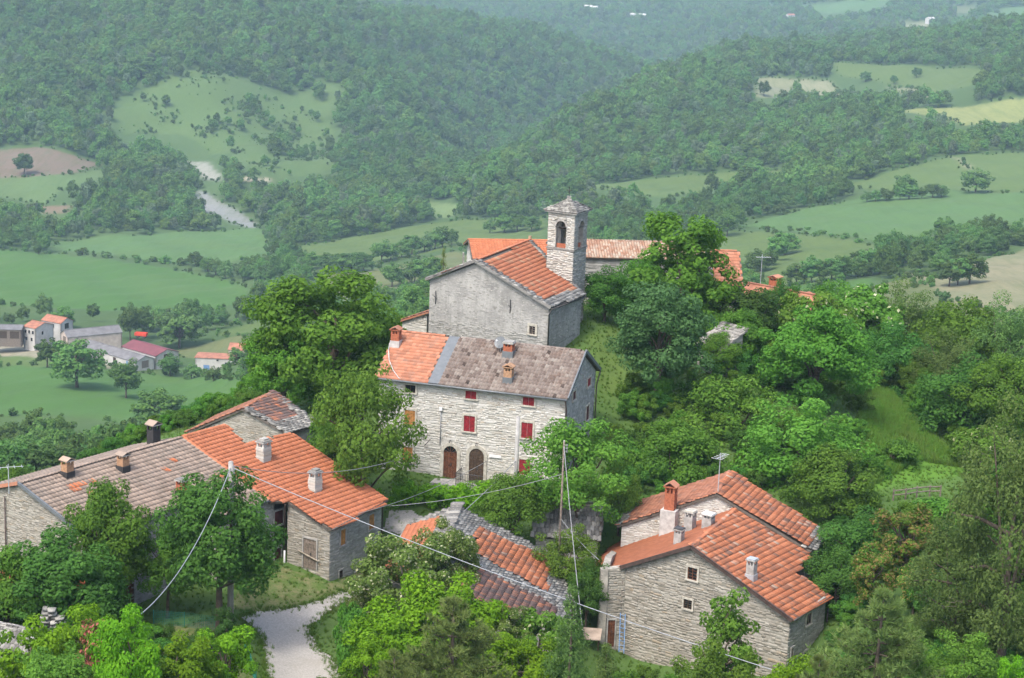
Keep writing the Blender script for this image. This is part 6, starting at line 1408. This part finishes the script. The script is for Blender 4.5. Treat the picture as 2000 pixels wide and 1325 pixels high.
X_, Y_ = hit(1166, 1027, 100, 180); gz = ground(X_, Y_); me = np_mesh('boulder', STONE_V[3] * np.array([0.45, 0.4, 0.3]) + np.array([0, 0, 0.1]), np.concatenate([STONE_F, [[0, 3, 2, 1]]]), M['rust_sheet']); o = link('boulder', me); o.location = (X_, Y_, gz); tag(o, 'brown boulder lying on the lawn below the trees', 'boulder')
# ================================================================== trees of the village, one by one
# hedge of fresh green in front of the arched doors
hp_ = [atZ(775, 985, -43.4), atZ(870, 993, -43.4), atZ(955, 1000, -43.4)]
rng = np.random.default_rng(81); cen = []
for i in range(110):
    t = rng.random(); a = hp_[0].lerp(hp_[1], t * 2) if t < 0.5 else hp_[1].lerp(hp_[2], t * 2 - 1); gz = ground(a.x, a.y)
    cen.append((a.x + rng.normal() * 0.45, a.y + rng.normal() * 0.45, gz + rng.uniform(0.1, 1.45)))
cen = np.array(cen); C_ = cen.mean(0); v, f = leaf_cloud(rng, cen, 0.35 + 0.25 * rng.random(len(cen)), 15000, 0.17, np.array([4, 1.5, 1.5]), C_, up=0.5)
hd_ = empty('hedge', Vector(C_) - UP * 1.2, 'bright green clipped hedge below the arched doors', 'hedge'); link('crown', np_mesh('crown', v, f, M['leaf_lime']), hd_)
m = MB()
for i in range(9): c_ = cen[i * 11]; m.tube([(c_[0], c_[1], ground(c_[0], c_[1]) - 0.3), tuple(c_)], [0.04, 0.015], 5)
m.build('trunk', M['bark'], hd_)
TREES = [  # kind, centre x, top, width, bottom, distance, name, label
 ('maple', 648, 533, 285, 800, 147, 'maple_tree', 'huge bright green maple left of the church'),
 ('maple', 555, 640, 150, 760, 146, 'maple_tree', 'low bright green lobe of maple beside the valley farm view'),
 ('light_a', 718, 722, 190, 965, 127, 'ash_tree', 'light green tree covering the left end of the red shuttered house'),
 ('light_b', 655, 770, 110, 900, 131, 'ash_tree', 'pale green tree between the ruinous barn and the red shuttered house'),
 ('upright', 1335, 428, 205, 620, 159, 'ash_tree', 'tall bright green tree right of the bell tower'),
 ('round_b', 1255, 505, 110, 640, 160, 'shrub', 'leafy tree against the ivy-grown wall beside the tower'),
 ('round_c', 1185, 525, 95, 650, 157, 'shrub', 'dark bush in the corner between church wall and ivy house'),
 ('blue', 1292, 560, 185, 830, 144, 'ash_tree', 'bluish green tree with a bare lower trunk behind the lawn'),
 ('ivy', 1385, 550, 130, 690, 161, 'ivy_bush', 'dark ivy mass below the red brown roof'),
 ('ivy', 1470, 560, 110, 720, 158, 'ivy_bush', 'ivy mass hanging below the smooth red roof'),
 ('round_a', 1440, 610, 130, 740, 153, 'shrub', 'bush right of the ruined pale outbuilding'),
 ('ivy', 1520, 575, 80, 680, 165, 'ivy_bush', 'ivy column beside the brick chimneys'),
 ('round_a', 1600, 605, 220, 850, 148, 'elm_tree', 'broad rounded tree in the middle of the right wood'),
 ('elder', 1595, 575, 150, 690, 160, 'elder_tree', 'flowering elder right of the red roofed house'),
 ('light_b', 1565, 780, 250, 990, 133, 'ash_tree', 'light green tree behind the ridge of the rear house'),
 ('light_a', 1430, 740, 200, 900, 141, 'ash_tree', 'pale green tree below the ruined outbuilding'),
 ('round_b', 1320, 830, 190, 970, 134, 'shrub', 'spreading green bush right of the red shuttered house'),
 ('round_a', 1640, 880, 180, 1060, 127, 'shrub', 'green tree overhanging the rear house eave'),
 ('round_c', 1690, 1000, 170, 1250, 119, 'shrub', 'dark tree in the shade right of the rear house'),
 ('round_c', 1640, 1080, 130, 1290, 114, 'shrub', 'dark leafy tree at the corner of the gabled house'),
 ('light_a', 1140, 825, 200, 1010, 123, 'apple_tree', 'round green tree before the right corner of the red shuttered house'),
 ('light_b', 1215, 900, 90, 1010, 125, 'apple_tree', 'smaller green tree beside the lawn'),
 ('round_b', 1000, 930, 140, 1050, 121, 'shrub', 'green shrub between the hedge and the slab hut'),
 ('light_b', 1112, 1035, 130, 1190, 116, 'shrub', 'light green shrub below the slim pole'),
 ('round_c', 1150, 1100, 80, 1200, 114, 'shrub', 'dark shrub behind the garden table'),
 ('elder', 1690, 565, 160, 700, 185, 'elder_tree', 'flowering tree on the crest of the right wood'),
 ('round_b', 1640, 555, 150, 680, 192, 'oak_tree', 'oak on the wood crest right of the brick chimneys'),
 ('olive', 1780, 555, 190, 740, 188, 'oak_tree', 'olive green oak on the crest of the right wood'),
 ('round_b', 1880, 590, 180, 740, 180, 'oak_tree', 'dark oak on the crest near the right edge'),
 ('olive', 1975, 585, 170, 760, 178, 'oak_tree', 'olive oak on the crest at the right edge'),
 ('round_c', 1750, 640, 160, 770, 172, 'oak_tree', 'dark oak above the steep grass bank'),
 ('olive', 1860, 650, 160, 800, 168, 'oak_tree', 'olive green tree above the dark hollow'),
 ('round_c', 1895, 700, 190, 920, 153, 'oak_tree', 'large dark tree beside the meadow'),
 ('round_b', 1970, 700, 180, 950, 150, 'oak_tree', 'dense green tree beyond the meadow at the right edge'),
 ('elder', 1930, 840, 130, 960, 142, 'elder_tree', 'flowering shrub at the meadow end'),
 ('bush_a', 1750, 865, 100, 935, 139, 'shrub', 'bright shrub on the grass bank above the meadow'),
 ('bush_a', 1700, 890, 80, 960, 135, 'shrub', 'bright shrub at the foot of the grass bank'),
 ('olive', 2005, 800, 270, 1330, 97, 'willow_tree', 'large feathery grey green willow filling the right edge'),
 ('olive', 1880, 1010, 190, 1330, 101, 'willow_tree', 'feathery willow beside the brownish shrubs'),
 ('brown', 1772, 995, 120, 1130, 114, 'brown_shrub', 'tallest brownish shrub below the rail fence'),
 ('brown', 1712, 1075, 85, 1190, 110, 'brown_shrub', 'brownish shrub nearest the gabled house'),
 ('brown', 1793, 1105, 75, 1200, 108, 'brown_shrub', 'narrow brownish shrub in the middle of the right slope'),
 ('bush_b', 1840, 1140, 110, 1240, 106, 'shrub', 'dark bush between the brownish shrubs and the willow'),
 ('bush_a', 1850, 985, 150, 1060, 122, 'shrub', 'green bramble below the rail fence'),
 ('bush_a', 1940, 970, 130, 1060, 122, 'shrub', 'green bramble at the right end of the meadow'),
 ('pine', 1725, 1160, 230, 1345, 89, 'pine_tree', 'young pine at the lower right'),
 ('pine_b', 1600, 1285, 120, 1360, 86, 'pine_tree', 'small pine top at the bottom right of the gabled house'),
 ('lime', 1545, 1300, 130, 1370, 92, 'shrub', 'lime green bush top under the gabled house corner'),
 ('light_b', 1880, 1240, 190, 1370, 90, 'shrub', 'pale green bush at the lower right edge'),
 ('lime_b', 1990, 1290, 80, 1370, 88, 'shrub', 'lime green bush at the lower right corner'),
 ('whip', 1425, 1150, 120, 1345, 97, 'sapling', 'slender sapling before the gable wall'),
 ('light_b', 1400, 1255, 170, 1370, 94, 'shrub', 'light green bush at the foot of the gable wall'),
 ('maple_dark', 428, 940, 215, 1190, 107.8, 'maple_tree', 'round dark maple in front of the concrete pole'),
 ('round_a', 220, 945, 165, 1180, 109.5, 'maple_tree', 'tall knobbly maple covering the grey roof'),
 ('round_a', 325, 1020, 120, 1180, 110.5, 'maple_tree', 'maple between the knobbly one and the round dark one'),
 ('maple_dark', 120, 1060, 240, 1230, 104, 'maple_tree', 'spreading maple before the left gable'),
 ('round_a', 10, 1075, 170, 1240, 103, 'maple_tree', 'maple cut by the left edge'),
 ('round_a', 1410, 655, 90, 760, 150, 'shrub', 'bush half hiding the ruined pale outbuilding'),
 ('ivy', 440, 1190, 45, 1225, 105, 'ivy_bush', 'dark bush at the foot of the concrete pole'),
 ('lime_b', 60, 1215, 190, 1350, 93, 'shrub', 'loose green shrub in the lower left corner'),
 ('lime_b', 160, 1195, 130, 1320, 96, 'shrub', 'fresh green shrub beside the rubble pillar'),
 ('coral', 195, 1225, 120, 1330, 92, 'coral_shrub', 'shrub with coral red leaves at the lower left'),
 ('lime_b', 255, 1195, 130, 1350, 86, 'shrub', 'green shrub under the dropping grey cable'),
 ('lime_b', 345, 1245, 150, 1370, 92, 'shrub', 'lime green shrub behind the wooden post'),
 ('lime', 430, 1235, 130, 1360, 95, 'shrub', 'lime green shrub beside the gravel road'),
 ('light_b', 250, 1270, 170, 1390, 89, 'shrub', 'green shrub at the bottom left of the wooden post'),
 ('light_a', 110, 1275, 190, 1400, 88, 'shrub', 'green shrub at the bottom left edge'),
 ('acacia', 800, 1050, 210, 1260, 107, 'acacia_tree', 'flowering acacia before the slab roofed barn'),
 ('acacia', 880, 1030, 140, 1150, 110, 'acacia_tree', 'second flowering acacia against the red tile inset'),
 ('acacia', 730, 1130, 100, 1240, 108, 'acacia_tree', 'low flowering acacia beside the road'),
 ('acacia', 985, 1190, 110, 1290, 101, 'acacia_tree', 'flowering acacia in front of the dark tiles'),
 ('lime', 765, 1195, 175, 1345, 100, 'shrub', 'large lime green shrub right of the gravel road'),
 ('lime', 870, 1140, 190, 1300, 101, 'shrub', 'lime green shrub in front of the slab roofed barn'),
 ('lime_b', 1035, 1258, 130, 1370, 95, 'shrub', 'lime green shrub left of the conifer'),
 ('lime_b', 720, 1260, 100, 1370, 97, 'shrub', 'lime green shrub nearest the road bottom'),
 ('pine', 885, 1175, 230, 1360, 89, 'pine_tree', 'bushy pine at the bottom centre'),
 ('lime', 955, 1225, 130, 1340, 96, 'shrub', 'lime green shrub between the bushy pine and the elder'),
 ('pine_b', 770, 1275, 130, 1370, 87, 'pine_tree', 'small pine left of the bushy one'),
 ('elder', 1060, 1200, 130, 1300, 101, 'elder_tree', 'white flowering elder left of the conifer'),
 ('thuja', 1120, 1150, 120, 1360, 93, 'conifer_tree', 'slim olive conifer at the bottom beside the cable'),
 ('thuja', 1185, 1265, 110, 1370, 91, 'conifer_tree', 'small olive conifer below the gabled house door'),
 ('bush_a', 690, 1185, 70, 1240, 105, 'shrub', 'small green bush on the road bend'),
 ('spruce', 867, 490, 40, 590, 165, 'spruce_tree', 'thin young spruce left of the church gable'),
 ('ivy', 1205, 545, 80, 600, 164.8, 'ivy_bush', 'ivy climbing the wall right of the bell tower'),
]
for kd, cx, top, wpx, bot, Y, nm, lb in TREES: tree_px(kd, cx, top, wpx, bot, Y, nm, lb, 'tree' if nm.endswith('tree') or nm == 'sapling' else 'shrub')
# a dead branch on the right slope
p = atY(1905, 1188, 99); q = atY(1872, 1180, 97); gz = ground(p.x, p.y); r_ = empty('dead_branch', V(p.x, p.y, gz), 'pale dead branch fanning out beside the willow', 'branch'); m = MB(); m.tube([V(p.x, p.y, gz), p], [0.06, 0.035], 5); rg = random.Random(3)
for k in range(9): e = q + V(rg.uniform(-.8, .5), rg.uniform(-.5, .3), rg.uniform(-.5, .5)); m.tube([p, p.lerp(e, 0.5) + UP * 0.06, e], [0.02, 0.013, 0.004], 4, False)
m.build('twigs', M['dead_wood'], r_)
# trees that stand singly across the valley
ORD = ['first', 'second', 'third', 'fourth', 'fifth', 'sixth', 'seventh', 'eighth', 'ninth', 'tenth', 'eleventh', 'twelfth', 'thirteenth', 'fourteenth', 'fifteenth', 'sixteenth']
def mid_tree(kd, cx, base, H, W, y0, nm, lb, cat='tree', group=None, y1=7000):
    X_, Y_ = hit(cx, base, y0, y1); k = px_per_m(V(X_, Y_, ground(X_, Y_))); return place_tree(kd, X_, Y_, ground(X_, Y_) - 0.3, H / k / 0.97, W / k, nm, lb, cat, group)
SINGLE = [('mid0', 150, 757, 92, 104, 400, 'big spreading oak standing in the meadow below the farm'), ('mid1', 246, 778, 76, 60, 400, 'oak right of the big one in the meadow'), ('mid3', 92, 718, 56, 48, 450, 'oak nearest the farmyard'), ('mid0', 312, 840, 80, 98, 380, 'round oak at the lower edge of the meadow'),
 ('mid1', 332, 735, 44, 44, 450, 'small tree beside the pale shed track'), ('mid2', 374, 740, 30, 38, 450, 'hedge tree left of the pale shed'), ('mid2', 416, 745, 30, 26, 450, 'little tree in front of the pale shed'), ('mid3', 48, 342, 42, 38, 900, 'lone tree standing in the ploughed field'),
 ('mid1', 75, 498, 24, 16, 700, 'thin tree at the end of the field boundary'), ('mid2', 350, 680, 82, 90, 500, 'brownish broad tree behind the farm'), ('mid1', 254, 665, 70, 42, 500, 'upright tree behind the farm roofs'), ('mid0', 125, 642, 44, 44, 500, 'tree behind the orange roofed farmhouse'), ('mid1', 280, 660, 62, 44, 500, 'greyish tree behind the red roof'),
 ('mid0', 1472, 360, 44, 62, 700, 'round tree standing in the long pale field above the tower'), ('mid0', 1766, 384, 42, 44, 600, 'tree on the edge of the big green field'), ('mid2', 1905, 376, 46, 60, 600, 'greyish round tree above the big green field'), ('mid1', 1420, 462, 52, 44, 500, 'tree beside the white rock right of the tower'), ('mid2', 1383, 410, 20, 18, 700, 'pale blossoming tree in the wood right of the tower'),
 ('mid0', 1690, 160, 20, 22, 1000, 'tree in the upper terraced field'), ('mid1', 1790, 152, 20, 22, 1000, 'second tree in the upper terraced field'), ('mid1', 1745, 165, 18, 16, 1000, 'small tree below the upper terraced field'), ('mid0', 1492, 188, 30, 24, 1000, 'tree in the straw coloured clearing'), ('mid0', 275, 150, 40, 60, 1000, 'large tree at the top of the hillside clearing')]
for kd, cx, b_, H, W, y0, lb in SINGLE: mid_tree(kd, cx, b_, H, W, y0, 'oak_tree', lb)
ROWS = [((610, 528), (705, 532), 6, (30, 40), 600, 'tree of the row on the lower pale field left of the church'), ((745, 512), (885, 478), 8, (30, 42), 600, 'tree of the hedge line behind the church gable'), ((955, 455), (1035, 452), 4, (26, 36), 700, 'tree of the clump left of the bell tower'), ((770, 560), (850, 545), 5, (36, 46), 400, 'tree of the dark clump beside the church'),
 ((385, 522), (440, 545), 4, (26, 36), 600, 'tree of the hedge between the two left green fields'), ((1470, 540), (1530, 500), 5, (32, 46), 400, 'tree of the clump right of the tall ash'), ((1560, 555), (1720, 535), 8, (38, 54), 400, 'tree of the hedge across the right pasture'), ((1730, 520), (1800, 500), 5, (40, 56), 400, 'tree of the hedge rising to the striped field'), ((1840, 470), (1990, 480), 8, (32, 46), 400, 'tree of the belt above the striped field'), ((1850, 560), (1890, 555), 3, (50, 62), 400, 'tree of the trio in the striped field'),
 ((1690, 395), (1840, 385), 8, (20, 30), 600, 'bush tree of the line above the big green field'), ((640, 640), (480, 720), 5, (30, 50), 450, 'tree of the belt beside the small bright field'), ((1580, 450), (1700, 480), 6, (6, 10), 500, 'low bush of the line in the right pasture'), ((130, 496), (380, 520), 10, (6, 16), 700, 'low bush of the boundary between the left green fields')]
for (a, b, k, (h0, h1), y0, lb) in ROWS:
    for i in range(k):
        t = (i + rt.uniform(-0.25, 0.25)) / max(1, k - 1); H = rt.uniform(h0, h1); low = h1 < 20
        mid_tree(rt.choice(['midbush0', 'midbush1']) if low else rt.choice(['mid0', 'mid1', 'mid2', 'mid3']), a[0] + (b[0] - a[0]) * t, a[1] + (b[1] - a[1]) * t, H, H * rt.uniform(0.85, 1.35) * (1.5 if low else 1), y0, 'hedge_bush' if low else 'hedge_tree', '%s %s' % (ORD[i], lb), 'bush' if low else 'tree', lb.split(' of the ', 1)[1])

# ================================================================== ground cover of the village hill
rng = np.random.default_rng(90)
def village_pts(n_, x0=-60, x1=75, y0=84, y1=215):
    X = rng.uniform(x0, x1, n_); Y = rng.uniform(y0, y1, n_); k = (np.abs(X) < 0.36 * Y + 4) & ~inside(X, Y, ROAD); return X[k], Y[k]
tv = []
for i in range(16):
    a = rng.uniform(0, 6.283); r_ = rng.uniform(0, .16); h = rng.uniform(.12, .3); d = np.array([math.cos(a), math.sin(a)]); c_ = d * r_; s_ = np.array([-d[1], d[0]]) * 0.022; tip = c_ + d * h * rng.uniform(0.2, 0.6)
    tv += [(*(c_ - s_), -0.02), (*(c_ + s_), -0.02), (*tip, h)]
TREE['tuft'] = (np_mesh('tuft', np.array(tv), np.arange(len(tv)).reshape(-1, 3), M['grass_blade']), None, .3, .4, .4)
X, Y = village_pts(110000)
ex_, ey_ = [], []
for (xa, ya), (xb, yb) in zip(ROAD, ROAD[1:] + ROAD[:1]):
    L_ = math.hypot(xb - xa, yb - ya); k_ = int(L_ * 26); t = rng.random(k_); ex_ += list(xa + (xb - xa) * t + rng.normal(size=k_) * 0.22); ey_ += list(ya + (yb - ya) * t + rng.normal(size=k_) * 0.22)
X = np.concatenate([X, ex_]); Y = np.concatenate([Y, ey_])
scatter('grass', 'short grass growing over the village hill', X, Y, 0.45 + 0.5 * rng.random(len(X)), ['tuft'], 91, 'grass')
tl = TREE['tuft'][0].copy(); tl.materials.clear(); tl.materials.append(M['grass_long']); TREE['tuft_long'] = (tl, None, .3, .4, .4)
bx_ = [p[0] for p in BANK]; by_ = [p[1] for p in BANK]; X = rng.uniform(min(bx_), max(bx_), 16000); Y = rng.uniform(min(by_), max(by_), 16000); k = inside(X, Y, BANK) & ~inside(X, Y, LAWN[2]); X, Y = X[k], Y[k]
scatter('long_grass', 'long bright grass on the bank above the meadow', X, Y, 0.8 + 1.3 * rng.random(len(X)), ['tuft_long'], 95, 'grass')
X, Y = village_pts(5200); k = np.ones(len(X), bool)
def hides(X, Y, h, z_):
    zz = ground_np(X, Y); r = np.zeros(np.shape(X), bool)
    for f_ in (0.0, 0.25, 0.5, 0.75, 1.0):
        q = np.abs(zz) / (np.abs(zz) - h * f_); r |= inside(X * q, Y * q, z_)
    return r
for z_ in LAWN + [BANK]: k &= ~hides(X, Y, 2.2, z_)
k &= ((X > 6) & (Y > 98)) | (Y < 102) | (Y > 150) | ((X < -14) & (Y < 106))
k &= ~((X > -8.5) & (X < 7) & (Y > 128) & (Y < 175)) & ~inside(X, Y, BANK) & ~((Y < 88) )
for o_, L_, D_, a_ in ((gLE, 13, 15, ga), (hLE, 14, 6, hf)):   # keep clear of the two right-hand houses
    dx, dy = X - o_.x, Y - o_.y; ca_, sa_ = math.cos(math.radians(a_)), math.sin(math.radians(a_)); k &= ~((dx * ca_ + dy * sa_ > -2.5) & (dx * ca_ + dy * sa_ < L_) & (-dx * sa_ + dy * ca_ > -3) & (-dx * sa_ + dy * ca_ < D_))
X, Y = X[k], Y[k]
scatter('undergrowth', 'brambles and low bushes covering the slopes around the village', X, Y, 0.28 + 0.5 * rng.random(len(X)) ** 1.6, ['bush_a', 'bush_b', 'bush_a'], 92, 'undergrowth')
X, Y, rg2 = wood_points(93, 168, 252, 0.42, 4.6); k = ~masks(X, Y, 5.0) & ~masks(X, Y, 2.5) & ((X > 14) | (X < -14) | (Y > 190)); X, Y = X[k], Y[k]
zsafe = ground_np(X, Y)
scatter('woodland', 'wood clinging to the steep slope behind the village', X, Y, 0.38 + 0.3 * rg2.random(len(X)), ['round_b', 'round_c', 'round_a', 'bush_b'], 94, 'woodland')
# ================================================================== haze
hb = MB(); hb.abox(-9500, 9500, -9500, 9900, -340, 15)
n = N('haze'); pv = n.new('ShaderNodeVolumePrincipled'); pv.inputs['Color'].default_value = (0.58, 0.83, 1, 1); pv.inputs['Density'].default_value = 1.12e-4; pv.inputs['Anisotropy'].default_value = 0.0
n.l(pv.outputs[0], n.out.inputs['Volume'])
tag(hb.build('haze', n.m), 'thin pale summer haze filling the valley', 'haze', None, 'stuff')
